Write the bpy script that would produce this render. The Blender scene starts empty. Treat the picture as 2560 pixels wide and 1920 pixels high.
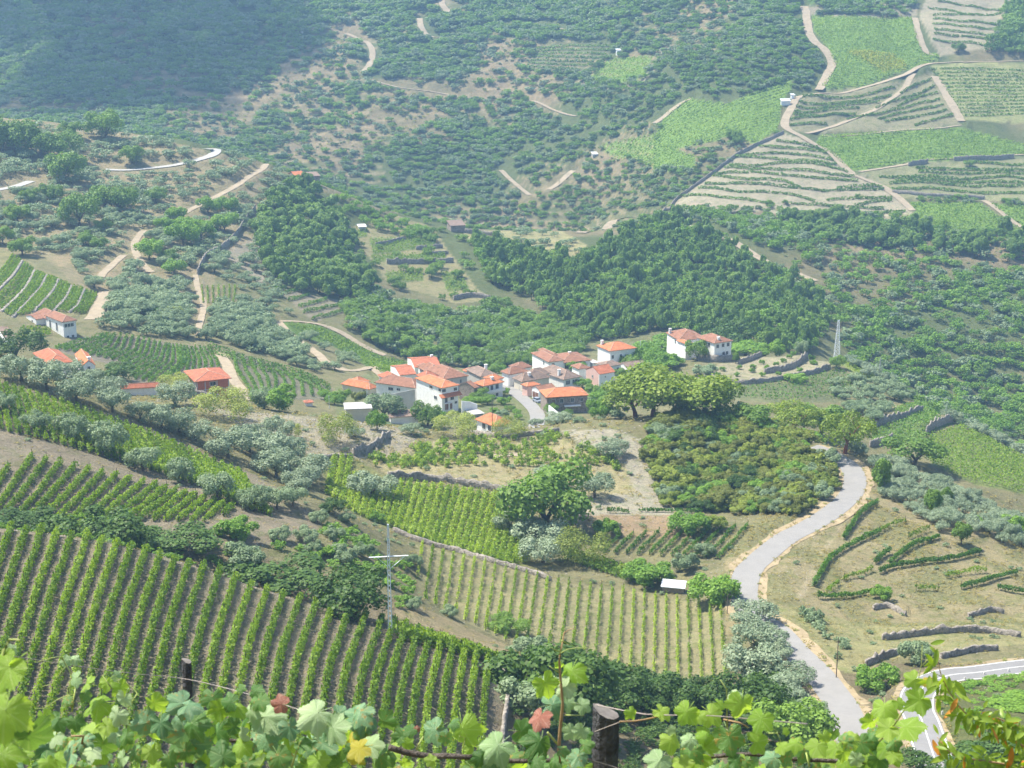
import bpy, math, random
import numpy as np
from mathutils import Vector, Matrix

random.seed(7)
RNG = np.random.default_rng(7)
SC = bpy.context.scene
COL = SC.collection
PI = math.pi
R = math.radians

# ------------------------------------------------------------------ camera
# The camera stands at eye height on a hillside path, at the world origin, looking along +Y and down.
W, H, F = 2560.0, 1920.0, 4060.0
PITCH = R(15.0)
CP, SP = math.cos(PITCH), math.sin(PITCH)
cd = bpy.data.cameras.new('camera')
cd.sensor_width = 36.0
cd.lens = 36.0 * F / W
cd.clip_start = 0.2
cd.clip_end = 12000.0
cd.dof.use_dof = True            # the near vines are a little soft
cd.dof.focus_distance = 320.0
cd.dof.aperture_fstop = 13.0
cam = bpy.data.objects.new('camera', cd)
COL.objects.link(cam)
cam.location = (0, 0, 0)
cam.rotation_euler = (PI / 2 - PITCH, 0, 0)
SC.camera = cam

# ------------------------------------------------------------------ light
SUN_EL = R(60.0)
SUN_TO = (-0.93, 0.36)                     # horizontal direction towards the sun: left and beyond
n_ = math.hypot(*SUN_TO)
SUN_TO = (SUN_TO[0] / n_, SUN_TO[1] / n_)
world = bpy.data.worlds.new('World')
SC.world = world
world.use_nodes = True
nt = world.node_tree
nt.nodes.clear()
wo = nt.nodes.new('ShaderNodeOutputWorld')
bg = nt.nodes.new('ShaderNodeBackground')
sky = nt.nodes.new('ShaderNodeTexSky')
sky.sky_type = 'NISHITA'
sky.sun_disc = False
sky.sun_elevation = SUN_EL
sky.sun_rotation = math.atan2(SUN_TO[0], SUN_TO[1])
sky.altitude = 300.0
sky.air_density = 1.0
sky.dust_density = 1.5
bg.inputs[1].default_value = 0.105
nt.links.new(sky.outputs[0], bg.inputs[0])
nt.links.new(bg.outputs[0], wo.inputs[0])
sd = bpy.data.lights.new('sun', 'SUN')
sd.energy = 4.0
sd.angle = R(0.55)
sd.color = (1.0, 0.94, 0.82)
sun = bpy.data.objects.new('sun', sd)
COL.objects.link(sun)
to = Vector((SUN_TO[0] * math.cos(SUN_EL), SUN_TO[1] * math.cos(SUN_EL), math.sin(SUN_EL)))
sun.rotation_euler = to.to_track_quat('Z', 'Y').to_euler()
sun.location = (0, 0, 200)

vs = SC.view_settings
vs.view_transform = 'Standard'
vs.look = 'None'
vs.gamma = 1.0
vs.use_curve_mapping = False
vs.exposure = 1.2
SC.render.engine = 'CYCLES'
cy = SC.cycles
cy.use_denoising = True
cy.max_bounces = 4
cy.diffuse_bounces = 2
cy.glossy_bounces = 1
cy.transmission_bounces = 3
cy.transparent_max_bounces = 6
cy.volume_bounces = 0
cy.use_adaptive_sampling = True
cy.adaptive_threshold = 0.03
cy.caustics_reflective = False
cy.caustics_refractive = False
# ------------------------------------------------------------------ survey of the land
# Directions read off the photograph plus a distance give points of the land; a thin-plate surface through them is the terrain.
ZT = {'s': (0, 0, 1.0), 'd': (0, 0, 0.8640625), 'A': (0, 0, 2.4578), 'B': (800, 0, 2.4578), 'C': (1660, 0, 2.4578),
      'D': (0, 560, 2.4578), 'E': (800, 560, 2.4578), 'G': (1660, 640, 2.4578), 'H': (0, 1280, 2.4578),
      'I': (800, 1280, 2.4578), 'J': (1660, 1280, 2.4578), 'K': (820, 820, 4.6083), 'L': (1230, 780, 3.3015),
      'M': (0, 740, 3.5677), 'N': (1900, 1080, 3.3515), 'O': (0, 1100, 2.4578), 'Q': (800, 1060, 2.4578),
      'a': (0, 1560, 4.6083), 'b': (440, 1560, 4.6083), 'c': (880, 1560, 4.6083), 'e': (1280, 1560, 4.6083),
      'f': (1720, 1560, 4.6083), 'g': (2080, 1560, 4.6083)}


def px(tag, pts):
    x0, y0, s = ZT[tag]
    a = np.asarray(pts, dtype=float).reshape(-1, 2)
    return np.stack([x0 + a[:, 0] / s, y0 + a[:, 1] / s], 1)


def ae(u, v):
    """bearing (x/y) and slope (z/y) of the line of sight through photo position u, v"""
    xc = (np.asarray(u, float) - W / 2) / F
    yc = -(np.asarray(v, float) - H / 2) / F
    dy = CP + yc * SP
    return xc / dy, (-SP + yc * CP) / dy


def uv_of(A, E):
    """photo position of a bearing and slope"""
    zc = CP - E * SP
    return W / 2 + F * A / zc, H / 2 - F * (SP + E * CP) / zc


def at(u, v, Y):
    A, E = ae(u, v)
    return Vector((float(A) * Y, Y, float(E) * Y))


CTRL = '''
0 1659 150;400 1659 152;800 1659 156;1080 1659 163;0 1500 165;400 1500 168;800 1500 176;1080 1500 190;0 1350 183;400 1370 187
0 1145 238;200 1168 236;400 1218 234;600 1285 232;850 1350 228;1000 1405 222;1085 1440 211;0 1240 204;200 1255 204;400 1300 205;600 1362 206;850 1430 203
0 1166 250;200 1190 249;400 1241 248;600 1310 246;850 1376 242;1000 1430 236
1130 1650 178;1135 1500 208;1300 1659 190;1300 1540 218;1500 1659 198;1500 1540 226;1700 1659 200;1700 1560 222;1180 1430 238
0 1105 262;230 1135 264;450 1165 264;650 1200 268;800 1200 280;870 1300 262;950 1350 258;1080 1400 250;700 1260 258;500 1215 256
0 1050 275;300 1070 285;600 1100 296;690 1085 308;0 950 298;300 1020 302;0 880 318;200 930 324;400 990 333;600 1045 338
0 805 348;150 830 353;300 878 358;450 930 363;600 988 366;700 1035 360
0 822 372;150 850 378;300 893 386
620 965 376;700 935 396;800 960 394;560 905 402;450 885 400
420 864 415;600 886 417;740 906 420;900 928 420;1100 936 417;1300 905 428;1420 892 434
600 905 445;740 928 450;900 950 450;1050 955 446;1165 926 452;1300 935 455
450 856 445;250 862 430;110 812 425;0 800 420
780 908 468;900 912 476;1050 905 486;1150 902 490;1250 900 490;1100 850 535;1200 812 570;1330 800 590;1350 832 560;920 815 580;1420 852 545
850 782 645;1000 772 665;1150 745 690;1300 735 720
1450 788 585;1550 780 592;1650 772 605;1750 778 610;1800 788 602;1600 822 562;1750 802 588
1550 772 650;1700 778 655;1500 705 725;1700 695 745;1600 852 545;1700 852 545;1650 882 512;1500 915 478;1700 918 478
1500 905 436;1650 925 430;1750 955 420;1400 905 432
1500 928 458;1680 945 452
1590 1010 397;1450 1092 368;1600 1116 362;1700 1122 350;1765 1080 366;1380 1000 394
850 1000 386;1100 1000 391;1300 1050 379;1100 950 411;850 1042 370;1090 1072 366
750 1050 361;900 1080 360;1000 1150 343;1150 1190 333;800 1120 338
900 1180 322;1050 1220 316;1200 1255 312;1350 1270 311;1500 1300 303
900 1290 288;1100 1400 262;1250 1330 288;1300 1470 254;1500 1400 276;1560 1480 258;1560 1320 296
1350 1200 330;1500 1180 335;1550 1130 350;1300 1130 350
1800 985 408;1862 1050 386;1700 1155 342;1600 1260 306;1610 1320 290;1700 1410 264;1800 1530 236;1860 1590 224
1750 1200 327;1760 1290 302;1850 1150 346;1900 1250 318;2000 1200 333;2100 1150 350;2212 1250 325;2000 1300 306;2212 1330 302
1900 1380 284;2100 1380 284;2212 1400 277;1800 1480 250;1900 1500 246;2212 1440 262;2100 1450 256;2000 1480 244;1950 1530 230;1970 1600 214;2010 1659 201
2100 1550 222;2212 1500 238;2212 1640 205;1880 1640 212
1900 1080 374;2000 1120 362;2100 1180 346;1830 972 412;1950 1015 410;2080 1075 402;2212 1145 388
1840 992 436;1950 1040 434;2080 1100 428;2212 1170 414
1900 950 500;2000 930 518;2100 1000 484;2200 1060 458;1950 900 540;1800 870 545;1830 785 602;1900 830 586;2000 880 568;2100 930 548;2212 990 522
1830 812 650;1950 880 640;2100 962 605;2212 1022 585
2000 850 720;2200 950 670;1900 700 790;2100 750 775;2212 800 760;1900 550 890;2100 600 870;2212 600 875;2000 480 945
1500 490 915;1760 620 835;1450 450 968;1700 460 960;1950 470 955;2200 480 945;1750 300 1065;2000 300 1070;2212 300 1075
1720 200 1135;1900 150 1172;2200 150 1172;1750 30 1262;2200 0 1290;1900 0 1285
0 740 480;140 725 540;150 745 528;300 815 480;300 735 548;460 795 510;600 842 502;690 845 525;500 752 562
0 640 580;100 600 625;0 560 655;200 660 578;300 650 625;450 680 625;600 720 625;700 762 605
300 560 695;450 560 715;600 620 705;700 690 665;780 722 662;0 450 735;200 450 765;400 450 795;550 500 785;650 600 735
0 350 815;200 350 850;400 370 850;560 400 855
0 258 900;130 272 905;250 287 910;450 320 905;570 357 908;650 387 905;720 412 918;850 462 928;950 490 925;1080 502 932;1250 507 935
0 290 990;250 322 1000;450 355 995;650 420 995;850 488 1005;1080 525 1000
0 250 1240;250 280 1210;450 310 1180;650 380 1135;850 450 1110;1080 490 1085;1250 490 1065;1400 478 980
720 480 865;850 530 855;1000 560 835;900 620 785;1050 650 765;1000 700 725;1150 560 845;1150 650 775;1300 600 805;1300 520 885;1450 600 825;1600 650 805;1700 560 865;1600 500 905;850 700 700
0 100 1420;300 200 1300;300 50 1470;600 300 1210;600 150 1340;600 0 1500;900 350 1180;900 200 1290;900 50 1420;1200 400 1120;1200 250 1220;1200 100 1330;1200 0 1430
1450 350 1060;1450 200 1170;1450 50 1310;1650 250 1100;1650 100 1205;0 0 1540;150 150 1370
0 -100 1680;500 -100 1640;1000 -100 1560;1400 -100 1450;1900 -100 1400;2212 -100 1420
0 -260 2000;700 -260 2000;1400 -260 1900;2212 -260 1800;0 -230 2500;1100 -230 2500;2212 -230 2500
-250 250 910;-250 560 650;-250 800 370;-250 1130 222;-250 1659 150;-250 0 1540;2450 0 1300;2450 480 945;2450 800 760;2450 1060 520;2450 1250 380;2450 1440 262;2450 1659 203
0 1850 118;500 1850 120;1100 1850 130;1600 1850 150;2212 1850 160;0 2050 88;1100 2050 92;2212 2050 100
'''


def tps_fit(P, z, lam=1e-4):
    n = len(P)
    d2 = ((P[:, None] - P[None]) ** 2).sum(2)
    K = 0.5 * d2 * np.log(d2 + 1e-12) + lam * np.eye(n)
    Q = np.hstack([np.ones((n, 1)), P])
    M = np.zeros((n + 3, n + 3))
    M[:n, :n] = K
    M[:n, n:] = Q
    M[n:, :n] = Q.T
    return np.linalg.solve(M, np.concatenate([z, np.zeros(3)]))


def tps_eval(P, c, X):
    n = len(P)
    out = np.empty(len(X))
    for i in range(0, len(X), 20000):
        x = X[i:i + 20000].astype(np.float32)
        d2 = (x[:, :1] - P[None, :, 0].astype(np.float32)) ** 2 + (x[:, 1:] - P[None, :, 1].astype(np.float32)) ** 2
        out[i:i + 20000] = (0.5 * d2 * np.log(d2 + 1e-12)) @ c[:n].astype(np.float32) + c[n] + x @ c[n + 1:]
    return out


def vnoise(x, y, seed=0):
    """smooth value noise in [-1, 1]"""
    xi = np.floor(x).astype(np.int64)
    yi = np.floor(y).astype(np.int64)
    fx = x - xi
    fy = y - yi
    fx = fx * fx * (3 - 2 * fx)
    fy = fy * fy * (3 - 2 * fy)

    def h(a, b):
        n = (a * 374761393 + b * 668265263 + seed * 982451653) & 0xffffffff
        n = ((n ^ (n >> 13)) * 1274126177) & 0xffffffff
        n = n ^ (n >> 16)
        return (n & 0xffff) / 32767.5 - 1.0
    return (h(xi, yi) * (1 - fx) + h(xi + 1, yi) * fx) * (1 - fy) + (h(xi, yi + 1) * (1 - fx) + h(xi + 1, yi + 1) * fx) * fy


def fbm(x, y, scale, oct=4, seed=0):
    s = np.zeros_like(np.asarray(x, float))
    a, t = 1.0, 0.0
    for k in range(oct):
        s += a * vnoise(x / scale * 2 ** k + 17.3 * k, y / scale * 2 ** k - 9.1 * k, seed + k)
        t += a
        a *= 0.5
    return s / t


pts = np.array([[float(q) for q in s.split()] for l in CTRL.strip().split('\n') for s in l.split(';')])
pu = px('d', pts[:, :2])
cA, cE = ae(pu[:, 0], pu[:, 1])
CPT = np.stack([cA, np.log(pts[:, 2])], 1)
CC = tps_fit(CPT, cE)

# the terrain grid runs along bearings (columns) and distances (rows)
AC = np.concatenate([np.linspace(-1.3, -0.42, 22)[:-1], np.linspace(-0.42, 0.42, 560), np.linspace(0.42, 1.3, 22)[1:]])
YR = np.concatenate([np.geomspace(1.2, 80, 50)[:-1], np.geomspace(80, 140, 50)[:-1], np.geomspace(140, 720, 520)[:-1],
                     np.geomspace(720, 1450, 230)[:-1], np.geomspace(1450, 2500, 40)])
RR = np.log(YR)
nA, nR = len(AC), len(YR)
GA, GR = np.meshgrid(AC, RR)
GY = np.exp(GR)
Xq = np.stack([np.clip(GA, -0.40, 0.40).ravel(), np.maximum(GR, math.log(88.0)).ravel()], 1)
# evaluate on a coarser lattice, then refine smoothly
ca = np.linspace(-0.41, 0.41, 150)
cr = np.linspace(math.log(86.0), math.log(2520.0), 340)
LA, LR = np.meshgrid(ca, cr)
LE = tps_eval(CPT, CC, np.stack([LA.ravel(), LR.ravel()], 1)).reshape(LA.shape)


def cubic_w(t):
    return np.stack([-0.5 * t + t ** 2 - 0.5 * t ** 3, 1 - 2.5 * t ** 2 + 1.5 * t ** 3, 0.5 * t + 2 * t ** 2 - 1.5 * t ** 3,
                     -0.5 * t ** 2 + 0.5 * t ** 3])


def lat_eval(A, Rr):
    fa = np.clip((A - ca[0]) / (ca[1] - ca[0]), 1, len(ca) - 2.001)
    fr = np.clip((Rr - cr[0]) / (cr[1] - cr[0]), 1, len(cr) - 2.001)
    ia, ir = fa.astype(int), fr.astype(int)
    wa, wr = cubic_w(fa - ia), cubic_w(fr - ir)
    s = 0.0
    for i in range(4):
        for j in range(4):
            s = s + wr[i] * wa[j] * LE[np.clip(ir + i - 1, 0, len(cr) - 1), np.clip(ia + j - 1, 0, len(ca) - 1)]
    return s


GE = lat_eval(Xq[:, 0], Xq[:, 1]).reshape(nR, nA)
# the near slope under the camera's feet, down to where the survey starts
near = np.interp(GY, [1.2, 3.5, 6.2, 6.8, 8.5, 12, 30, 60, 90, 120], [-1.85, -2.9, -4.15, -4.5, -6.6, -10.0, -24.0, -46.0, -66.0, -82.0]) / GY
tt = np.clip((GY - 70) / 45.0, 0, 1)
tt = tt * tt * (3 - 2 * tt)
GE = near * (1 - tt) + GE * tt
GX = GA * GY
GZ = GE * GY
# natural roughness of the ground, stronger far away and none close by
amp = np.interp(GY, [60, 150, 300, 500, 700, 1000, 1400, 2500], [0.0, 0.12, 0.35, 0.5, 1.2, 3.5, 7.0, 12.0])
GZ = GZ + amp * fbm(GX, GY, 26.0, 3, 3) * 0.6 + amp * fbm(GX, GY, 120.0, 3, 11) * 1.2 * np.clip((GY - 650) / 400, 0, 1)
GE = GZ / GY


def grid_frac(x, y):
    A = x / y
    fa = np.clip(np.interp(A, AC, np.arange(nA)), 0, nA - 1.001)
    fr = np.clip(np.interp(np.log(y), RR, np.arange(nR)), 0, nR - 1.001)
    return fa, fr


def hgt(x, y):
    """height of the land"""
    x = np.asarray(x, float)
    y = np.maximum(np.asarray(y, float), 1.21)
    fa, fr = grid_frac(x, y)
    ia, ir = fa.astype(int), fr.astype(int)
    ta, tr = fa - ia, fr - ir
    return ((GZ[ir, ia] * (1 - ta) + GZ[ir, ia + 1] * ta) * (1 - tr) + (GZ[ir + 1, ia] * (1 - ta) + GZ[ir + 1, ia + 1] * ta) * tr)


def cast(u, v, ymin=100.0, ymax=2500.0):
    """where the line of sight through photo position u, v meets the land"""
    A, E = ae(u, v)
    A, E = float(A), float(E)
    fa = float(np.interp(A, AC, np.arange(nA)))
    ia = min(int(fa), nA - 2)
    ta = fa - ia
    prof = (GZ[:, ia] * (1 - ta) + GZ[:, ia + 1] * ta) / YR
    i0 = int(np.searchsorted(YR, ymin))
    i1 = int(np.searchsorted(YR, ymax))
    hit = np.nonzero(prof[i0:i1] >= E)[0]
    if len(hit) == 0:
        k = i0 + int(np.argmax(prof[i0:i1]))
        y = float(YR[k])
    else:
        k = i0 + int(hit[0])
        if k == i0:
            y = float(YR[k])
        else:
            a, b = prof[k - 1] - E, prof[k] - E
            y = float(YR[k - 1] + (YR[k] - YR[k - 1]) * (-a) / (b - a + 1e-12))
    x = A * y
    return Vector((x, y, float(hgt(x, y))))


def castl(tag, pts, ymin=100.0, ymax=2500.0):
    return np.array([tuple(cast(p[0], p[1], ymin, ymax)) for p in px(tag, pts)])
# ------------------------------------------------------------------ helpers
def quads_mesh(name, V, Q, mats=(), midx=None, smooth=False):
    """mesh from an (n,3) array and an (m,4) or (m,3) array"""
    V = np.asarray(V, dtype=np.float32)
    Q = np.asarray(Q, dtype=np.int32)
    me = bpy.data.meshes.new(name)
    k = Q.shape[1]
    me.vertices.add(len(V))
    me.vertices.foreach_set('co', V.ravel())
    me.loops.add(Q.size)
    me.loops.foreach_set('vertex_index', Q.ravel())
    me.polygons.add(len(Q))
    me.polygons.foreach_set('loop_start', np.arange(0, Q.size, k, dtype=np.int32))
    me.polygons.foreach_set('loop_total', np.full(len(Q), k, dtype=np.int32))
    if midx is not None:
        me.polygons.foreach_set('material_index', np.asarray(midx, dtype=np.int32))
    if smooth:
        me.polygons.foreach_set('use_smooth', np.ones(len(Q), dtype=bool))
    for m in mats:
        me.materials.append(m)
    me.update(calc_edges=True)
    return me


class MB:
    """collects boxes, prisms and tubes for one mesh"""

    def __init__(s):
        s.v, s.f = [], []

    def add(s, V, Fs):
        o = len(s.v)
        s.v += [tuple(p) for p in V]
        s.f += [tuple(i + o for i in f) for f in Fs]
        return s

    def box(s, x0, x1, y0, y1, z0, z1):
        return s.add([(x0, y0, z0), (x1, y0, z0), (x1, y1, z0), (x0, y1, z0), (x0, y0, z1), (x1, y0, z1), (x1, y1, z1), (x0, y1, z1)],
                     [(0, 3, 2, 1), (4, 5, 6, 7), (0, 1, 5, 4), (1, 2, 6, 5), (2, 3, 7, 6), (3, 0, 4, 7)])

    def tube(s, pts, rad, n=6, cap=True):
        pts = [Vector(p) for p in pts]
        if not hasattr(rad, '__len__'):
            rad = [rad] * len(pts)
        o = len(s.v)
        for i, p in enumerate(pts):
            d = (pts[min(i + 1, len(pts) - 1)] - pts[max(i - 1, 0)])
            d = d.normalized() if d.length > 1e-9 else Vector((0, 0, 1))
            a = d.orthogonal().normalized() if abs(d.z) > 0.95 else d.cross(Vector((0, 0, 1))).normalized()
            b = d.cross(a)
            for k in range(n):
                t = 2 * PI * k / n
                s.v.append(tuple(p + (a * math.cos(t) + b * math.sin(t)) * rad[i]))
        for i in range(len(pts) - 1):
            for k in range(n):
                s.f.append((o + i * n + k, o + i * n + (k + 1) % n, o + (i + 1) * n + (k + 1) % n, o + (i + 1) * n + k))
        if cap:
            s.f.append(tuple(o + k for k in range(n))[::-1])
            s.f.append(tuple(o + (len(pts) - 1) * n + k for k in range(n)))
        return s

    def mesh(s, name, mat=None, smooth=False):
        me = bpy.data.meshes.new(name)
        me.from_pydata(s.v, [], s.f)
        if mat is not None:
            me.materials.append(mat)
        if smooth:
            me.polygons.foreach_set('use_smooth', np.ones(len(me.polygons), dtype=bool))
        me.update()
        return me

    def build(s, name, mat, parent=None, smooth=False):
        return ob(name, s.mesh(name, mat, smooth), parent)


def ob(name, data, parent=None, loc=None):
    o = bpy.data.objects.new(name, data)
    COL.objects.link(o)
    if parent is not None:
        o.parent = parent
    if loc is not None:
        o.location = loc
    return o


def tag(o, label, cat, group=None):
    o['label'] = label
    o['category'] = cat
    if group:
        o['group'] = group
    return o


def kind(o, k, label=None, cat=None):
    o['kind'] = k
    if label:
        o['label'] = label
    if cat:
        o['category'] = cat
    return o


# ------------------------------------------------------------------ materials
class N:
    def __init__(s, name):
        s.m = bpy.data.materials.new(name)
        s.m.use_nodes = True
        s.t = s.m.node_tree
        s.t.nodes.clear()
        s.out = s.t.nodes.new('ShaderNodeOutputMaterial')

    def n(s, typ, **kw):
        nd = s.t.nodes.new('ShaderNode' + typ)
        for k, v in kw.items():
            setattr(nd, k, v)
        return nd

    def l(s, a, b):
        s.t.links.new(a, b)

    def val(s, sock, v):
        sock.default_value = v

    def noise(s, scale, detail=4, rough=0.6, coord=None):
        nd = s.n('TexNoise')
        nd.inputs['Scale'].default_value = scale
        nd.inputs['Detail'].default_value = detail
        nd.inputs['Roughness'].default_value = rough
        if coord is not None:
            s.l(coord, nd.inputs['Vector'])
        return nd

    def ramp(s, fac, stops):
        nd = s.n('ValToRGB')
        e = nd.color_ramp.elements
        while len(e) < len(stops):
            e.new(0.5)
        for i, (p, c) in enumerate(stops):
            e[i].position = p
            e[i].color = (*c, 1.0) if len(c) == 3 else c
        s.l(fac, nd.inputs[0])
        return nd

    def mix(s, fac, a, b, blend='MIX'):
        nd = s.n('MixRGB', blend_type=blend)
        for sock, x in ((nd.inputs[0], fac), (nd.inputs[1], a), (nd.inputs[2], b)):
            if isinstance(x, (int, float)):
                sock.default_value = x
            elif isinstance(x, (tuple, list)):
                sock.default_value = (*x, 1.0) if len(x) == 3 else x
            else:
                s.l(x, sock)
        return nd.outputs[0]

    def math(s, op, a, b=0.0):
        nd = s.n('Math', operation=op)
        for sock, x in ((nd.inputs[0], a), (nd.inputs[1], b)):
            if isinstance(x, (int, float)):
                sock.default_value = x
            else:
                s.l(x, sock)
        return nd.outputs[0]

    def bsdf(s, color, rough=0.8, spec=0.3, normal=None, metallic=0.0):
        b = s.n('BsdfPrincipled')
        if isinstance(color, (tuple, list)):
            b.inputs['Base Color'].default_value = (*color, 1.0) if len(color) == 3 else color
        else:
            s.l(color, b.inputs['Base Color'])
        if isinstance(rough, (int, float)):
            b.inputs['Roughness'].default_value = rough
        else:
            s.l(rough, b.inputs['Roughness'])
        b.inputs['Specular IOR Level'].default_value = spec
        b.inputs['Metallic'].default_value = metallic
        if normal is not None:
            s.l(normal, b.inputs['Normal'])
        return b.outputs[0]

    def bump(s, h, strength, dist):
        b = s.n('Bump')
        b.inputs['Strength'].default_value = strength
        b.inputs['Distance'].default_value = dist
        s.l(h, b.inputs['Height'])
        return b.outputs[0]

    def done(s, shader):
        s.l(shader, s.out.inputs['Surface'])
        return s.m


def mat_plain(name, col, var=0.12, scale=1.5, rough=0.85, spec=0.2, bump=0.0, bscale=20.0):
    m = N(name)
    tc = m.n('TexCoord')
    ns = m.noise(scale, 5, 0.65, tc.outputs['Object'])
    dark = tuple(c * (1 - var) for c in col)
    lite = tuple(min(1, c * (1 + var)) for c in col)
    rp = m.ramp(ns.outputs[0], [(0.3, dark), (0.7, lite)])
    nrm = None
    if bump:
        nrm = m.bump(m.noise(bscale, 4, 0.6, tc.outputs['Object']).outputs[0], bump, 0.05)
    return m.done(m.bsdf(rp.outputs[0], rough, spec, nrm))


def mat_leaf(name, dark, lite, trans=0.3, rough=0.55, tcol=None, spec=0.25, world=0.0):
    """foliage: every leaf face and every tree gets its own tone"""
    dark, lite = (tuple(c * k for c, k in zip(q, (1.0, 1.0, 0.95) if 'olive' in name else (1.20, 1.10, 0.74))) for q in (dark, lite))
    m = N(name)
    g = m.n('NewGeometry')
    oi = m.n('ObjectInfo')
    r = m.math('ADD', m.math('MULTIPLY', g.outputs['Random Per Island'], 0.6), m.math('MULTIPLY', oi.outputs['Random'], 0.4))
    if world:
        ns = m.noise(world, 2, 0.5, g.outputs['Position'])
        r = m.math('ADD', m.math('MULTIPLY', r, 0.65), m.math('MULTIPLY', m.math('SUBTRACT', ns.outputs[0], 0.25), 0.7))
    rp = m.ramp(r, [(0.05, dark), (0.95, lite)])
    b = m.bsdf(rp.outputs[0], rough, spec)
    t = m.n('BsdfTranslucent')
    if tcol is None:
        hs = m.n('HueSaturation')
        hs.inputs['Saturation'].default_value = 1.15
        hs.inputs['Value'].default_value = 1.25
        m.l(rp.outputs[0], hs.inputs['Color'])
        m.l(hs.outputs[0], t.inputs[0])
    else:
        t.inputs[0].default_value = (*tcol, 1)
    mx = m.n('MixShader')
    mx.inputs[0].default_value = trans
    m.l(b, mx.inputs[1])
    m.l(t.outputs[0], mx.inputs[2])
    return m.done(mx.outputs[0])


def mat_ground(name):
    """soil and dry grass: colour of the place from the survey, broken up by stones, tufts and bare patches"""
    m = N(name)
    g = m.n('NewGeometry')
    at_ = m.n('Attribute', attribute_name='soil')
    n1 = m.noise(0.9, 5, 0.7, g.outputs['Position'])
    n2 = m.noise(0.11, 4, 0.6, g.outputs['Position'])
    n3 = m.noise(0.32, 4, 0.65, g.outputs['Position'])
    v = m.ramp(n1.outputs[0], [(0.25, (0.55, 0.55, 0.55)), (0.5, (1, 1, 1)), (0.75, (1.0, 1.0, 1.0))])
    c = m.mix(0.75, at_.outputs['Color'], v.outputs[0], 'MULTIPLY')
    t = m.ramp(n3.outputs[0], [(0.35, (1.12, 1.08, 1.0)), (0.50, (1.0, 1.0, 1.0)), (0.68, (0.66, 0.80, 0.50))])
    c = m.mix(0.8, c, t.outputs[0], 'MULTIPLY')
    t2 = m.ramp(n2.outputs[0], [(0.3, (0.85, 0.84, 0.84)), (0.7, (1.15, 1.13, 1.1))])
    c = m.mix(0.9, c, t2.outputs[0], 'MULTIPLY')
    n4 = m.noise(2.6, 4, 0.75, g.outputs['Position'])
    t4 = m.ramp(n4.outputs[0], [(0.32, (0.5, 0.52, 0.45)), (0.52, (1.0, 1.0, 1.0)), (0.72, (1.3, 1.28, 1.22))])
    c = m.mix(0.7, c, t4.outputs[0], 'MULTIPLY')
    nb = m.noise(0.7, 6, 0.75, g.outputs['Position'])
    nrm = m.bump(nb.outputs[0], 0.9, 0.8)
    return m.done(m.bsdf(c, 0.95, 0.1, nrm))


def mat_stone(name, col=(0.27, 0.24, 0.2)):
    m = N(name)
    g = m.n('NewGeometry')
    v = m.n('TexVoronoi')
    v.inputs['Scale'].default_value = 2.6
    m.l(g.outputs['Position'], v.inputs['Vector'])
    rp = m.ramp(v.outputs['Color'], [(0.0, tuple(c * 0.55 for c in col)), (1.0, tuple(c * 1.6 for c in col))])
    n = m.noise(1.1, 4, 0.6, g.outputs['Position'])
    c = m.mix(0.35, rp.outputs[0], m.ramp(n.outputs[0], [(0.35, (0.1, 0.09, 0.08)), (0.65, (0.42, 0.38, 0.33))]).outputs[0])
    nrm = m.bump(v.outputs['Distance'], 0.8, 0.15)
    return m.done(m.bsdf(c, 0.95, 0.15, nrm))


def mat_road(name, col, edge=0.06):
    m = N(name)
    g = m.n('NewGeometry')
    n1 = m.noise(0.35, 6, 0.75, g.outputs['Position'])
    n2 = m.noise(4.0, 3, 0.6, g.outputs['Position'])
    a = m.ramp(n1.outputs[0], [(0.3, tuple(c * (1 - edge * 2) for c in col)), (0.7, tuple(c * (1 + edge) for c in col))])
    c = m.mix(0.15, a.outputs[0], m.ramp(n2.outputs[0], [(0.3, (0.7, 0.7, 0.7)), (0.7, (1.2, 1.2, 1.2))]).outputs[0], 'MULTIPLY')
    return m.done(m.bsdf(c, 0.9, 0.2, m.bump(n2.outputs[0], 0.1, 0.02)))


def mat_tile(name, col, scale=5.0):
    """clay roof tiles: weathered courses"""
    m = N(name)
    tc = m.n('TexCoord')
    n1 = m.noise(0.8, 5, 0.7, tc.outputs['Object'])
    n2 = m.noise(3.5, 4, 0.7, tc.outputs['Object'])
    a = m.ramp(n1.outputs[0], [(0.3, tuple(c * 0.6 for c in col)), (0.55, col), (0.75, tuple(min(1, c * 1.22) for c in col))])
    c = m.mix(0.4, a.outputs[0], m.ramp(n2.outputs[0], [(0.3, (0.5, 0.47, 0.45)), (0.65, (1.2, 1.2, 1.2))]).outputs[0], 'MULTIPLY')
    return m.done(m.bsdf(c, 0.85, 0.2, m.bump(n2.outputs[0], 0.4, 0.05)))


M = {}
M['ground'] = mat_ground('ground_soil')
M['stone'] = mat_stone('dry_stone')
M['stone_light'] = mat_stone('pale_dry_stone', (0.34, 0.31, 0.27))
M['asphalt'] = mat_road('bleached_asphalt', (0.28, 0.27, 0.255))
M['asphalt2'] = mat_road('grey_asphalt', (0.25, 0.245, 0.24))
M['concrete_road'] = mat_road('pale_concrete_road', (0.40, 0.39, 0.36))
M['dirt'] = mat_road('beaten_earth', (0.36, 0.295, 0.205), 0.15)
M['verge'] = mat_road('sandy_verge', (0.38, 0.30, 0.18), 0.2)
M['line'] = mat_plain('road_paint', (0.75, 0.75, 0.72), 0.1, 2.0)
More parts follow.
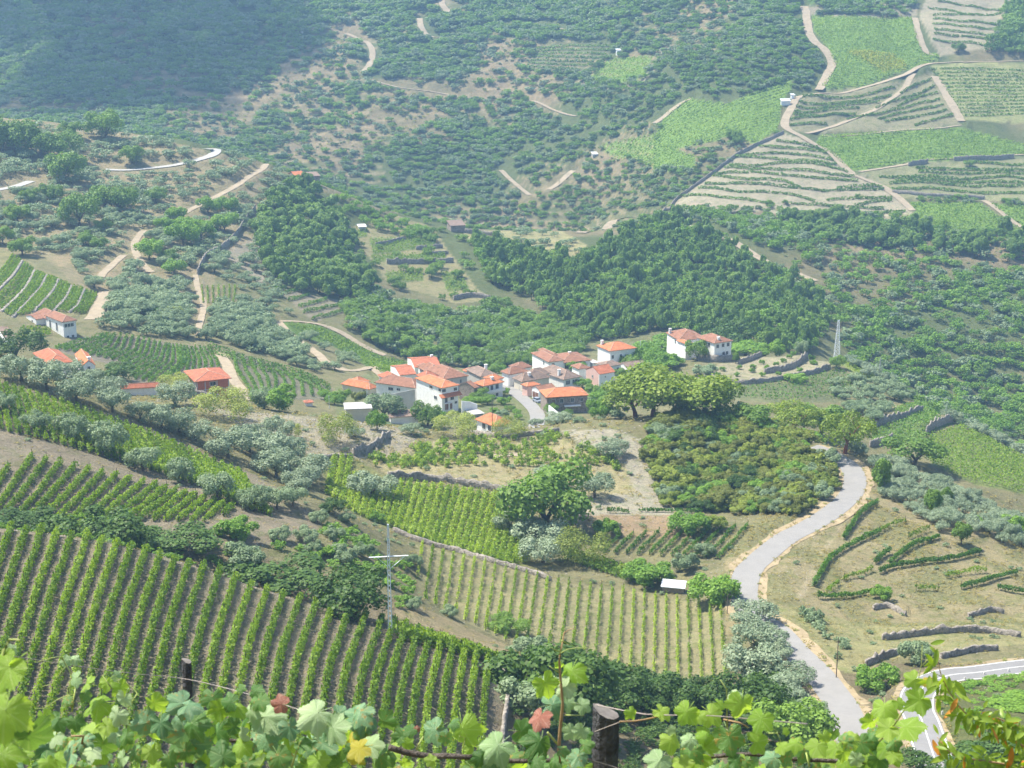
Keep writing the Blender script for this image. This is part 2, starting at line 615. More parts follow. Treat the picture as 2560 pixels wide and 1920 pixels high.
# ------------------------------------------------------------------ roads: lines on the land, levelled into it
def resample(P, step):
    """smooth polyline through points, evenly spaced"""
    P = np.asarray(P, float)
    if len(P) < 2:
        return P
    Q = np.vstack([2 * P[0] - P[1], P, 2 * P[-1] - P[-2]])
    out = []
    for i in range(1, len(Q) - 2):
        t = np.linspace(0, 1, 14, endpoint=False)[:, None]
        w = cubic_w(t)
        out.append(w[0] * Q[i - 1] + w[1] * Q[i] + w[2] * Q[i + 1] + w[3] * Q[i + 2])
    out = np.vstack(out + [Q[-2][None]])
    d = np.concatenate([[0], np.cumsum(np.linalg.norm(np.diff(out[:, :2], axis=0), axis=1))])
    n = max(2, int(d[-1] / step) + 1)
    s = np.linspace(0, d[-1], n)
    return np.stack([np.interp(s, d, out[:, k]) for k in range(out.shape[1])], 1)


def road_line(tag_, pts, step=1.5, ymin=100, ymax=2500, sm=15):
    p = castl(tag_, pts, ymin, ymax)
    c = resample(p, step)
    z = hgt(c[:, 0], c[:, 1])
    k = np.ones(sm) / sm
    zp = np.pad(z, sm // 2, mode='edge')
    c[:, 2] = np.convolve(zp, k, 'valid')[:len(z)]
    return c


ROADM = np.zeros((nR, nA), bool)


def level(c, half, bank, keep=0.9):
    """cut and fill the land to carry a road of this half width"""
    global GE
    x0, x1, y0, y1 = c[:, 0].min() - 15, c[:, 0].max() + 15, c[:, 1].min() - 15, c[:, 1].max() + 15
    m = (GX > x0) & (GX < x1) & (GY > y0) & (GY < y1)
    ii = np.nonzero(m.ravel())[0]
    if len(ii) == 0:
        return
    gx, gy = GX.ravel()[ii], GY.ravel()[ii]
    best = np.full(len(ii), 1e9)
    bz = np.zeros(len(ii))
    for k in range(0, len(c), 64):
        cc = c[k:k + 64]
        d = (gx[:, None] - cc[None, :, 0]) ** 2 + (gy[:, None] - cc[None, :, 1]) ** 2
        j = d.argmin(1)
        dd = d[np.arange(len(ii)), j]
        b = dd < best
        best[b] = dd[b]
        bz[b] = cc[j[b], 2]
    d = np.sqrt(best)
    t = np.clip((d - half) / bank, 0, 1)
    t = t * t * (3 - 2 * t)
    ROADM.ravel()[ii[d < half + keep]] = True
    zf = GZ.ravel()
    zf[ii] = np.where(t < 1, (bz - 0.12) * (1 - t) + zf[ii] * t, zf[ii])
    GE = GZ / GY


def ribbon(name, c, half, mat, lift=0.05, offs=None, wob=0.0, seed=0):
    """a strip of surface laid along a line"""
    d = np.gradient(c[:, :2], axis=0)
    d /= np.linalg.norm(d, axis=1)[:, None] + 1e-9
    nrm = np.stack([d[:, 1], -d[:, 0]], 1)
    off = np.array([-1, -0.5, 0, 0.5, 1.0]) * half if offs is None else np.asarray(offs, float)
    n, k = len(c), len(off)
    V = np.zeros((n, k, 3))
    s = np.arange(n) * 1.0
    for j, o in enumerate(off):
        oo = o
        if wob and j in (0, k - 1):
            oo = o * (1 + wob * fbm(s, s * 0 + j * 31.7, 6.0, 3, seed))
        V[:, j, :2] = c[:, :2] + nrm * (oo if np.isscalar(oo) else oo[:, None])
        V[:, j, 2] = c[:, 2] + lift
    idx = np.arange(n * k).reshape(n, k)
    Q = np.stack([idx[:-1, :-1], idx[:-1, 1:], idx[1:, 1:], idx[1:, :-1]], -1).reshape(-1, 4)
    return ob(name, quads_mesh(name, V.reshape(-1, 3), Q, [mat], smooth=True))


MAIN = [(2030, 1116), (2052, 1124), (2082, 1138), (2119, 1163), (2135, 1187), (2136, 1214), (2118, 1247), (2079, 1280), (2025, 1313), (1966, 1346),
        (1918, 1382), (1875, 1422), (1859, 1463), (1864, 1508), (1890, 1540), (1946, 1583), (1996, 1632), (2054, 1696), (2098, 1757), (2128, 1829), (2150, 1900), (2170, 1990)]
LOWER = [(2850, 1640), (2700, 1650), (2560, 1667), (2449, 1679), (2373, 1690), (2322, 1708), (2296, 1734), (2292, 1766), (2305, 1805), (2323, 1853), (2342, 1916), (2370, 2000)]
STREET = [('E', (1150, 985)), ('E', (1195, 1030)), ('E', (1250, 1075)), ('E', (1300, 1120)), ('E', (1335, 1170)), ('E', (1330, 1235)), ('E', (1310, 1290))]
ROADS = []
main_c = road_line('s', MAIN, 1.2, 150, 440)
level(main_c, 3.8, 3.5)
low_c = road_line('s', LOWER, 1.2, 100, 330)
level(low_c, 3.4, 3.0)
TRACKS = [  # tag, points, half width, kind, ymin, ymax
    ('A', [(1265, 915), (1315, 918), (1322, 940), (1270, 968), (1150, 1000), (950, 1033), (770, 1050), (650, 1040)], 3.0, 'concrete_road', 700, 950),
    ('A', [(-60, 1172), (0, 1165), (100, 1145), (190, 1110)], 2.6, 'concrete_road', 600, 950),
    ('D', [(880, 40), (830, 110), (840, 190), (885, 260), (930, 300)], 1.6, 'dirt', 500, 900),
    ('A', [(1640, 1010), (1590, 1050), (1470, 1130), (1380, 1180), (1310, 1220), (1190, 1280), (1110, 1320)], 1.9, 'dirt', 600, 930),
    ('D', [(760, 190), (690, 250), (640, 300), (600, 350)], 1.7, 'dirt', 500, 900),
    ('D', [(650, 415), (625, 480), (590, 540), (555, 590)], 2.8, 'dirt', 450, 800),
    ('D', [(1340, 780), (1385, 850), (1420, 930), (1480, 1010), (1545, 1080)], 1.8, 'dirt', 460, 700),
    ('D', [(1200, 310), (1215, 400), (1250, 500), (1225, 620), (1215, 680)], 1.2, 'dirt', 480, 800),
    ('E', [(-250, 590), (-130, 600), (0, 615), (130, 668), (250, 738), (400, 820)], 1.7, 'dirt', 560, 760),
    ('E', [(-260, 600), (-180, 690), (-100, 740), (-30, 790), (60, 860), (200, 900), (320, 890), (395, 945)], 1.7, 'dirt', 520, 760),
    ('C', [(860, 30), (875, 100), (890, 190), (930, 260), (990, 310), (1032, 390), (1000, 470), (950, 560)], 4.0, 'dirt', 980, 1500),
    ('C', [(1840, 378), (1640, 390), (1480, 460), (1330, 510), (1180, 552), (950, 570), (840, 588), (790, 650), (745, 740), (765, 800), (900, 872), (1000, 925), (1080, 1000), (1160, 1070), (1250, 1110), (1330, 1140), (1390, 1180), (1470, 1240), (1530, 1300)], 3.2, 'dirt', 900, 1500),
    ('C', [(1530, 445), (1470, 550), (1380, 620), (1290, 680), (1120, 745), (960, 800), (870, 822)], 2.8, 'dirt', 900, 1500),
    ('C', [(1660, 460), (1720, 560), (1780, 660), (1825, 755)], 3.6, 'dirt', 900, 1500),
    ('C', [(1830, 765), (1620, 795), (1400, 806), (960, 832)], 2.0, 'dirt', 900, 1500),
    ('C', [(2300, 945), (2212, 950), (1980, 965), (1640, 980), (1500, 1010), (1360, 1035), (1200, 1060)], 2.6, 'dirt', 900, 1500),
    ('C', [(1540, 105), (1570, 230), (1610, 320), (1660, 350)], 3.0, 'dirt', 900, 1500),
    ('C', [(2300, 375), (2212, 380), (1990, 380), (1830, 385)], 3.4, 'dirt', 900, 1500),
    ('C', [(1960, 1230), (2080, 1310), (2200, 1405)], 2.4, 'dirt', 880, 1500),
    ('C', [(130, 1385), (330, 1450), (480, 1520), (560, 1575), (690, 1642), (820, 1684), (930, 1735)], 2.8, 'dirt', 780, 1000),
    ('C', [(-60, 770), (80, 652), (165, 598)], 3.0, 'dirt', 900, 1500),
    ('B', [(2330, 1250), (2212, 1290), (2050, 1312), (1940, 1335), (1780, 1390), (1600, 1430)], 3.0, 'dirt', 850, 1200),
    ('B', [(735, -30), (755, 30), (778, 65), (745, 98)], 3.6, 'dirt', 1100, 2000),
    ('B', [(610, 110), (625, 170), (690, 235), (810, 222)], 3.4, 'dirt', 1100, 2000),
    ('B', [(940, 187), (1130, 155), (1300, 152), (1500, 182)], 2.2, 'dirt', 1050, 2000),
    ('B', [(160, 205), (245, 248), (285, 262), (322, 330), (300, 400), (265, 450)], 3.4, 'dirt', 1100, 2000),
    ('B', [(295, 488), (500, 540), (750, 575), (1020, 605)], 1.8, 'dirt', 1050, 2000),
    ('B', [(1285, 618), (1420, 670), (1570, 715)], 2.4, 'dirt', 1000, 2000),
    ('B', [(1110, 1040), (1190, 1120), (1290, 1205)], 2.4, 'dirt', 950, 2000),
    ('B', [(1405, 1175), (1490, 1110), (1556, 1035)], 3.4, 'dirt', 950, 2000),
    ('A', [(300, -30), (315, 5), (345, 38)], 3.2, 'dirt', 1200, 2400),
    ('A', [(1430, 55), (1490, 100), (1570, 112)], 2.4, 'dirt', 1100, 2400),
    ('L', [(-10, 1200), (60, 1180), (150, 1175), (300, 1180)], 1.5, 'dirt', 380, 450),
]


def terrace(tag_, pts, h, y0, y1, reach=7.0):
    """lift the ground behind a retaining wall"""
    global GE
    c = resample(castl(tag_, pts, y0, y1), 0.8)
    m = (GX > c[:, 0].min() - 4) & (GX < c[:, 0].max() + 4) & (GY > c[:, 1].min() - 3) & (GY < c[:, 1].max() + 4 * reach)
    ii = np.nonzero(m.ravel())[0]
    gx, gy = GX.ravel()[ii], GY.ravel()[ii]
    d = (gx[:, None] - c[None, :, 0]) ** 2 + (gy[:, None] - c[None, :, 1]) ** 2
    j = d.argmin(1)
    dist = np.sqrt(d[np.arange(len(ii)), j])
    behind = (gy - c[j, 1]) * 1.0 + (gx - c[j, 0]) * -c[j, 0] / c[j, 1] > 0.15
    end = np.minimum(j, len(c) - 1 - j) * 0.8
    lift = h * np.exp(-(dist / reach) ** 2) * np.clip(end / 3.0, 0.15, 1) * behind
    GZ.ravel()[ii] += lift
    GE = GZ / GY


for t_, p_, h_, y0_, y1_ in [('J', [(1340, 785), (1500, 768), (1750, 742), (2000, 742), (2190, 768)], 1.2, 240, 320), ('J', [(1240, 945), (1330, 905), (1490, 855)], 0.9, 220, 300), ('J', [(1285, 600), (1380, 585), (1485, 640)], 0.8, 260, 330),
                             ('J', [(1870, 650), (1990, 610), (2090, 625)], 0.8, 260, 330), ('J', [(1700, 900), (1900, 860), (2050, 850)], 0.9, 230, 300), ('Q', [(415, 335), (700, 352), (900, 382), (1160, 428)], 1.3, 330, 400),
                             ('G', [(615, 725), (740, 705), (830, 665), (880, 628)], 1.8, 540, 640), ('G', [(240, 745), (420, 785), (600, 775), (800, 745), (1020, 690)], 1.2, 530, 640), ('G', [(1290, 1050), (1450, 1005), (1590, 955)], 1.8, 450, 620),
                             ('G', [(1610, 1095), (1680, 1045), (1770, 1020)], 2.0, 450, 620), ('E', [(410, 242), (620, 240), (820, 235)], 2.0, 690, 940), ('Q', [(205, 195), (330, 148), (430, 78)], 1.2, 350, 440)]:
    terrace(t_, p_, h_, y0_, y1_)
street_c = road_line('s', [tuple(px(t, p)[0]) for t, p in STREET], 1.2, 445, 620)
level(street_c, 2.9, 2.5)
track_c = []
TRACKS = [(a, b, c * 0.78 if e >= 880 else c, d, e, f) for a, b, c, d, e, f in TRACKS]
for t_, p_, h_, k_, y0_, y1_ in TRACKS:
    c = road_line(t_, p_, 2.0, y0_, y1_, 9)
    level(c, h_ + 0.5, 3.0 if y0_ < 700 else 5.0, 0.9 if y0_ < 460 else (4.0 if y0_ < 760 else 4.6))
    track_c.append(c)

# ------------------------------------------------------------------ ground colours read from the photograph, per plot
GU, GV = uv_of(GA, GE)


def in_poly(P, u, v):
    P = np.asarray(P)
    r = np.zeros(np.shape(u), bool)
    j = len(P) - 1
    for i in range(len(P)):
        xi, yi = P[i]
        xj, yj = P[j]
        if yi != yj:
            r ^= ((yi > v) != (yj > v)) & (u < (xj - xi) * (v - yi) / (yj - yi) + xi)
        j = i
    return r


def zone(tag_, pts, y0, y1):
    P = px(tag_, pts)
    return in_poly(P, GU, GV) & (GY > y0) & (GY < y1)


SOIL = np.zeros((nR, nA, 3))
SOIL[:] = (0.27, 0.245, 0.145)
nz = fbm(GX, GY, 22.0, 4, 21)[..., None]
nw = fbm(GX, GY, 70.0, 4, 41)[..., None]
far = np.clip((GY - 640) / 150, 0, 1)[..., None]
scrub = np.where(nw > 0.08, np.array([0.33, 0.245, 0.17]), np.array([0.12, 0.13, 0.07]))
t = np.clip((nw - 0.02) / 0.4, 0, 1)
scrub = np.array([0.14, 0.165, 0.075]) * (1 - t) + np.array([0.30, 0.235, 0.16]) * t
SOIL = SOIL * (1 - far) + scrub * far


def paint(tag_, pts, y0, y1, col, k=1.0):
    m = zone(tag_, pts, y0, y1)
    SOIL[m] = SOIL[m] * (1 - k) + np.array(col) * k
    return m


BARE = zone('A', [(640, 120), (900, 100), (950, 560), (620, 580), (680, 400)], 1000, 2200) | zone('A', [(950, 780), (1150, 480), (1800, 220), (1950, 160), (1900, 430), (1560, 700), (1450, 850)], 1000, 2200) \
    | zone('B', [(310, 480), (1050, 450), (1180, 540), (1050, 620), (800, 700), (700, 760), (860, 900), (600, 900), (420, 760), (310, 800)], 930, 2200) | zone('B', [(980, 200), (1100, 200), (1190, 560), (1060, 560)], 930, 2000) \
    | zone('A', [(0, 610), (650, 600), (640, 690), (0, 690)], 1000, 2200)
SOIL[BARE] = SOIL[BARE] * 0.35 + np.array([0.30, 0.225, 0.155]) * 0.65
FIELD1 = [(-80, 1135), (0, 1140), (200, 1163), (400, 1213), (600, 1280), (850, 1346), (1000, 1400), (1088, 1438), (1096, 1560), (1100, 1720), (-80, 1720)]
paint('d', [(-80, 1000), (2300, 1000), (2300, 1720), (-80, 1720)], 90, 262, (0.25, 0.205, 0.14))
paint('d', FIELD1, 90, 244, (0.30, 0.255, 0.20))
FIELD2 = [(895, 1175), (1060, 1218), (1210, 1258), (1400, 1282), (1560, 1308), (1578, 1480), (1560, 1530), (1400, 1470), (1120, 1400), (1000, 1340), (905, 1290)]
paint('d', FIELD2, 240, 330, (0.35, 0.315, 0.19))
paint('d', [(860, 1290), (1000, 1350), (1130, 1410), (1130, 1440), (1000, 1380), (850, 1330)], 235, 300, (0.38, 0.31, 0.2))
paint('d', [(-80, 800), (100, 850), (320, 920), (560, 1030), (700, 1120), (660, 1180), (300, 1170), (-80, 1120)], 262, 372, (0.31, 0.26, 0.205))
paint('Q', [(20, 200), (210, 210), (460, 360), (1120, 440), (1290, 760), (1290, 870), (1150, 880), (850, 800), (560, 705), (430, 645), (220, 560), (30, 430)], 310, 385, (0.27, 0.27, 0.12))
paint('Q', [(300, 200), (780, 90), (1380, 40), (1640, 160), (1900, 240), (1950, 440), (1550, 440), (1240, 420), (420, 330)], 360, 430, (0.42, 0.36, 0.22))
paint('Q', [(-500, -80), (430, 0), (600, 100), (430, 200), (0, 215), (-300, 100), (-700, -100)], 365, 440, (0.40, 0.35, 0.28))
paint('Q', [(1480, 40), (1800, 30), (2050, 130), (2080, 300), (2200, 480), (2300, 620), (1560, 600), (1550, 440), (1940, 430), (1880, 260), (1640, 150)], 340, 445, (0.45, 0.40, 0.33))
paint('Q', [(1580, 560), (2250, 560), (2280, 700), (1700, 700)], 320, 380, (0.40, 0.29, 0.2))
paint('N', [(420, 90), (600, 150), (1100, 480), (2300, 800), (2300, 1700), (-300, 1700), (-300, 900), (250, 600), (560, 380)], 250, 415, (0.36, 0.305, 0.19))
paint('J', [(650, 560), (1300, 700), (2300, 640), (2300, 800), (1400, 900), (1200, 1000), (1000, 960)], 235, 310, (0.36, 0.33, 0.18))
paint('J', [(1750, 980), (2300, 930), (2300, 1700), (1750, 1650), (1650, 1200)], 100, 262, (0.17, 0.18, 0.08))
paint('N', [(980, 430), (1500, 380), (2300, 640), (2300, 900), (1900, 900), (1100, 640)], 330, 415, (0.39, 0.32, 0.21))
paint('N', [(770, 690), (700, 800), (620, 900), (520, 1050), (430, 1250), (360, 1420), (290, 1400), (380, 1240), (480, 1040), (580, 890), (690, 760)], 280, 380, (0.44, 0.365, 0.25))
# slopes left of the village
paint('D', [(-60, 150), (60, 170), (270, 280), (600, 430), (620, 480), (560, 560), (160, 600), (-60, 660)], 560, 720, (0.30, 0.27, 0.15))
paint('d', [(-80, 240), (250, 280), (560, 350), (640, 400), (560, 480), (480, 560), (430, 700), (250, 690), (100, 560), (-80, 520)], 560, 930, (0.33, 0.275, 0.18))
paint('M', [(490, 480), (640, 380), (930, 345), (1240, 370), (1560, 430), (1830, 450), (1960, 520), (1980, 660), (1700, 700), (1500, 710), (1200, 790), (1150, 640), (900, 590), (620, 520)], 450, 620, (0.27, 0.23, 0.20))
paint('D', [(1430, 780), (1640, 850), (2040, 1010), (2040, 1080), (1560, 1080)], 450, 640, (0.25, 0.23, 0.18))
paint('D', [(1340, 180), (1520, 60), (1800, 240), (1680, 330), (1600, 380), (1480, 260)], 600, 800, (0.36, 0.31, 0.26))
paint('D', [(1680, 390), (2080, 470), (2130, 540), (1930, 600)], 560, 760, (0.33, 0.28, 0.22))
paint('E', [(-280, 590), (0, 620), (400, 815), (540, 845), (400, 950), (330, 900), (60, 740), (-120, 700)], 560, 760, (0.14, 0.22, 0.06))
# terraces above the village
paint('E', [(30, 60), (450, -60), (700, 20), (800, 180), (960, 390), (1060, 470), (830, 490), (700, 440), (430, 380), (300, 200)], 690, 930, (0.33, 0.29, 0.17))
for p in ([(300, 90), (560, 90), (720, 140), (330, 190)], [(310, 200), (760, 180), (790, 230), (330, 230)], [(400, 300), (640, 290), (640, 350), (420, 360)], [(740, 290), (860, 300), (920, 400), (780, 420)], [(530, 40), (650, 20), (720, 130), (580, 130)], [(60, 50), (290, 30), (290, 80), (90, 90)]):
    paint('E', p, 690, 930, (0.17, 0.24, 0.07), 0.8)
paint('E', [(880, 40), (1480, 40), (1640, 130), (1650, 200), (960, 160), (900, 80)], 760, 940, (0.38, 0.34, 0.19))
# the big vineyard slope, upper right
VY = (880, 1500)
paint('C', [(740, 820), (880, 860), (960, 930), (1130, 1050), (1230, 1090), (1350, 1140), (1400, 1190), (1480, 1230), (1530, 1300), (1500, 1380), (1200, 1350), (600, 1300), (80, 1300), (60, 1250), (300, 1050), (560, 890)], *VY, (0.43, 0.37, 0.29))
paint('C', [(850, 580), (1450, 500), (1640, 450), (1830, 760), (1600, 800), (880, 820), (770, 790), (790, 650)], *VY, (0.32, 0.29, 0.19))
paint('C', [(1640, 400), (1900, 380), (2300, 390), (2300, 760), (1850, 740)], *VY, (0.36, 0.36, 0.18))
paint('C', [(1200, 1060), (1500, 1000), (2300, 960), (2300, 1240), (1450, 1220), (1350, 1150)], *VY, (0.31, 0.30, 0.18))
paint('C', [(1560, 100), (1640, -60), (2300, -80), (2120, 40), (1980, 300), (1700, 350)], *VY, (0.42, 0.36, 0.28))
paint('C', [(870, 40), (1560, 20), (1560, 100), (880, 100)], *VY, (0.36, 0.31, 0.25))
LIME, GREEN = (0.22, 0.33, 0.08), (0.16, 0.27, 0.07)
F_BIG = [(905, 95), (1520, 110), (1590, 330), (1700, 340), (1640, 385), (1440, 445), (1220, 535), (985, 552), (962, 535), (1050, 420), (1010, 290), (930, 200)]
F_LOW = [(960, 838), (1400, 812), (1830, 785), (2000, 830), (2300, 920), (2300, 945), (1500, 1000), (1200, 1050), (1130, 1040), (1040, 960), (930, 885)]
F_RIGHT = [(1510, 1245), (1940, 1250), (2170, 1400), (2250, 1450), (2050, 1440), (1750, 1430), (1570, 1340)]
F_RIGHT2 = [(2000, 1255), (2300, 1270), (2300, 1430), (2210, 1395)]
F_TOP = [(880, -40), (1540, -40), (1530, 18), (880, 18)]
F_TERR = [(0, 725), (150, 605), (380, 640), (780, 480), (790, 540), (730, 620), (700, 790), (560, 890), (430, 830), (300, 870), (0, 930), (-60, 850)]
F_MID = [(1760, 370), (2050, 340), (1990, 480), (1790, 520), (1620, 512)]
F_STRIP = [(1250, 430), (1330, 300), (1470, 240), (1840, 290), (1740, 350), (1640, 440), (1500, 460)]
F_SIDE = [(1690, 900), (2080, 820), (2130, 900), (2300, 960), (2300, 1060), (2080, 1040), (1920, 980), (1830, 980)]
for t_, p_, c_ in (('C', F_BIG, LIME), ('C', F_LOW, LIME), ('C', F_RIGHT, LIME), ('C', F_RIGHT2, LIME), ('C', F_TOP, GREEN), ('C', F_TERR, LIME), ('B', F_MID, LIME), ('B', F_STRIP, (0.17, 0.18, 0.10)), ('B', F_SIDE, LIME)):
    paint(t_, p_, 860, 1600, c_)
paint('B', [(1560, 510), (1640, 500), (1800, 525), (1960, 500), (2080, 370), (2070, 280), (2200, 290), (2060, 430), (1950, 545), (1600, 560)], 950, 1500, (0.42, 0.35, 0.28))
paint('C', [(1090, 300), (1400, 330), (1510, 410), (1350, 450), (1230, 370)], *VY, (0.33, 0.37, 0.06))
# right-hand valley plots
paint('G', [(1400, 940), (1560, 900), (1720, 1000), (1780, 1030), (1600, 1090), (1450, 1010)], 470, 620, (0.16, 0.22, 0.08))
paint('G', [(1280, 1080), (1600, 950), (1700, 1000), (1620, 1090), (1280, 1170)], 440, 620, (0.16, 0.22, 0.08))
F_GRAPE = [(1640, 1100), (1830, 1045), (2000, 1130), (2300, 1290), (2300, 1480), (1900, 1400), (1640, 1280), (1600, 1150)]
paint('G', F_GRAPE, 430, 600, (0.23, 0.27, 0.10))
paint('G', [(250, 690), (700, 560), (900, 590), (1060, 640), (1020, 690), (800, 740), (420, 775)], 540, 640, (0.42, 0.37, 0.27))
paint('G', [(380, 800), (800, 770), (1060, 690), (1220, 760), (1100, 900), (700, 900), (390, 880)], 490, 620, (0.22, 0.23, 0.13))
paint('G', [(1060, 650), (1180, 640), (1440, 760), (1480, 820), (1400, 800), (1200, 740)], 540, 640, (0.3, 0.36, 0.11))
# village ground
paint('E', [(100, 1000), (340, 900), (1100, 860), (1320, 780), (1980, 760), (1980, 960), (1640, 1160), (1400, 1240), (100, 1240)], 448, 640, (0.24, 0.25, 0.13))

# old terraces: tan banks and greener steps follow the contours
STEP = (GZ + 1.2 * fbm(GX, GY, 60.0, 3, 8)) / 4.2
STEPF = np.abs(STEP - np.floor(STEP) - 0.5) * 2
old = ((GY > 930) & (nw[..., 0] > -0.05)) | zone('d', [(-80, 265), (470, 325), (640, 395), (430, 690), (250, 690), (100, 550), (-80, 520)], 560, 925)
old &= ~zone('C', [(-60, 700), (150, 590), (800, 460), (860, 0), (2400, -80), (2400, 1460), (1500, 1400), (60, 1320), (-60, 1300)], 860, 1600)
tb_ = np.clip((STEPF - 0.62) / 0.2, 0, 1)[..., None] * old[..., None] * 0.75
SOIL = SOIL * (1 - tb_) + np.array([0.40, 0.31, 0.21]) * tb_
STEP2 = (GZ + 0.6 * fbm(GX, GY, 30.0, 3, 9)) / 2.1
STEP2 = np.abs(STEP2 - np.floor(STEP2) - 0.5) * 2
rs = zone('N', [(420, 90), (600, 150), (1100, 480), (2300, 800), (2300, 1700), (-300, 1700), (-300, 900), (250, 600), (560, 380)], 250, 415)
tb_ = np.clip((STEP2 - 0.55) / 0.2, 0, 1)[..., None] * rs[..., None] * 0.45
SOIL = SOIL * (1 - tb_) + np.array([0.18, 0.205, 0.085]) * tb_

# ------------------------------------------------------------------ the land itself
idx = np.arange(nR * nA).reshape(nR, nA)
Q = np.stack([idx[:-1, :-1], idx[:-1, 1:], idx[1:, 1:], idx[1:, :-1]], -1).reshape(-1, 4)
SOIL *= np.array([0.76, 0.79, 0.73])
me = quads_mesh('terrain', np.stack([GX, GY, GZ], -1).reshape(-1, 3), Q, [M['ground']], smooth=True)
ca_ = me.color_attributes.new('soil', 'FLOAT_COLOR', 'POINT')
ca_.data.foreach_set('color', np.concatenate([SOIL.reshape(-1, 3), np.ones((nR * nA, 1))], 1).astype(np.float32).ravel())
kind(ob('terrain', me), 'structure')
# the slope behind and beside the camera
bx = np.linspace(-400, 400, 41)
by = np.array([1.2, 0.0, -2.0, -6, -20, -60, -160])
BX, BY = np.meshgrid(bx, by)
BZ = np.where(BY > 0.5, -1.87, -1.72 - 0.55 * BY * 0.75)
BX[0] = np.clip(bx, -400, 400)
ib = np.arange(BX.size).reshape(BX.shape)
Qb = np.stack([ib[:-1, :-1], ib[1:, :-1], ib[1:, 1:], ib[:-1, 1:]], -1).reshape(-1, 4)
me = quads_mesh('hillside', np.stack([BX, BY, BZ], -1).reshape(-1, 3), Qb, [M['ground']])
ca_ = me.color_attributes.new('soil', 'FLOAT_COLOR', 'POINT')
ca_.data.foreach_set('color', np.tile(np.array([0.3, 0.25, 0.17, 1], np.float32), BX.size))
kind(ob('hillside', me), 'structure')

# ------------------------------------------------------------------ road surfaces
kind(ribbon('road_verge', main_c, 4.2, M['verge'], -0.05, wob=0.35, seed=5), 'structure')
kind(ribbon('road', main_c, 2.8, M['asphalt'], 0.02, wob=0.06, seed=9), 'structure')
kind(ribbon('road_verge', low_c, 3.5, M['verge'], -0.05, wob=0.2, seed=6), 'structure')
lowroad = kind(ribbon('road', low_c, 2.75, M['asphalt2'], 0.02), 'structure')
for o_ in (-2.45, 2.45):
    ribbon('edge_line', low_c, 0, M['line'], 0.035, [o_ - 0.10, o_ + 0.10]).parent = lowroad
ribbon('centre_line', low_c, 0, M['line'], 0.035, [-0.09, 0.09]).parent = lowroad
kind(ribbon('street', street_c, 2.4, M['asphalt'], 0.03, wob=0.05, seed=3), 'structure')
for c, (t_, p_, h_, k_, y0_, y1_) in zip(track_c, TRACKS):
    w_ = 0.05 if y0_ < 480 else (0.12 if y0_ < 700 else 0.3)
    kind(ribbon('road' if k_ == 'concrete_road' else 'dirt_track', c, h_, M[k_], w_, wob=0.05 if k_ == 'concrete_road' else 0.25, seed=int(h_ * 100)), 'structure')
# ------------------------------------------------------------------ leaves, vine rows and walls
M['vine'] = mat_leaf('vine_leaves', (0.08, 0.17, 0.025), (0.27, 0.41, 0.075), 0.4)
M['vine_lime'] = mat_leaf('young_vine_leaves', (0.15, 0.27, 0.04), (0.37, 0.50, 0.12), 0.4)
M['vine_far'] = mat_leaf('distant_vine_leaves', (0.06, 0.15, 0.03), (0.18, 0.32, 0.07), 0.3)
M['vine_dark'] = mat_leaf('dark_vine_leaves', (0.05, 0.13, 0.03), (0.14, 0.28, 0.06), 0.35)
M['stem'] = mat_plain('vine_wood', (0.12, 0.085, 0.055), 0.3, 3.0)


def leaf_quads(P, Nm, size, rng, aspect=1.0):
    """square leaves at P facing Nm"""
    n = len(P)
    Nm = Nm / (np.linalg.norm(Nm, axis=1)[:, None] + 1e-9)
    r = rng.normal(size=(n, 3))
    a = np.cross(Nm, r)
    a /= np.linalg.norm(a, axis=1)[:, None] + 1e-9
    b = np.cross(Nm, a)
    s = np.asarray(size).reshape(-1, 1) * 0.5
    a = a * s
    b = b * s * aspect
    V = np.stack([P - a - b * 0.6, P + a * 0.6 - b, P + a + b * 0.6, P - a * 0.6 + b], 1).reshape(-1, 3)
    return V, np.arange(4 * n).reshape(n, 4)


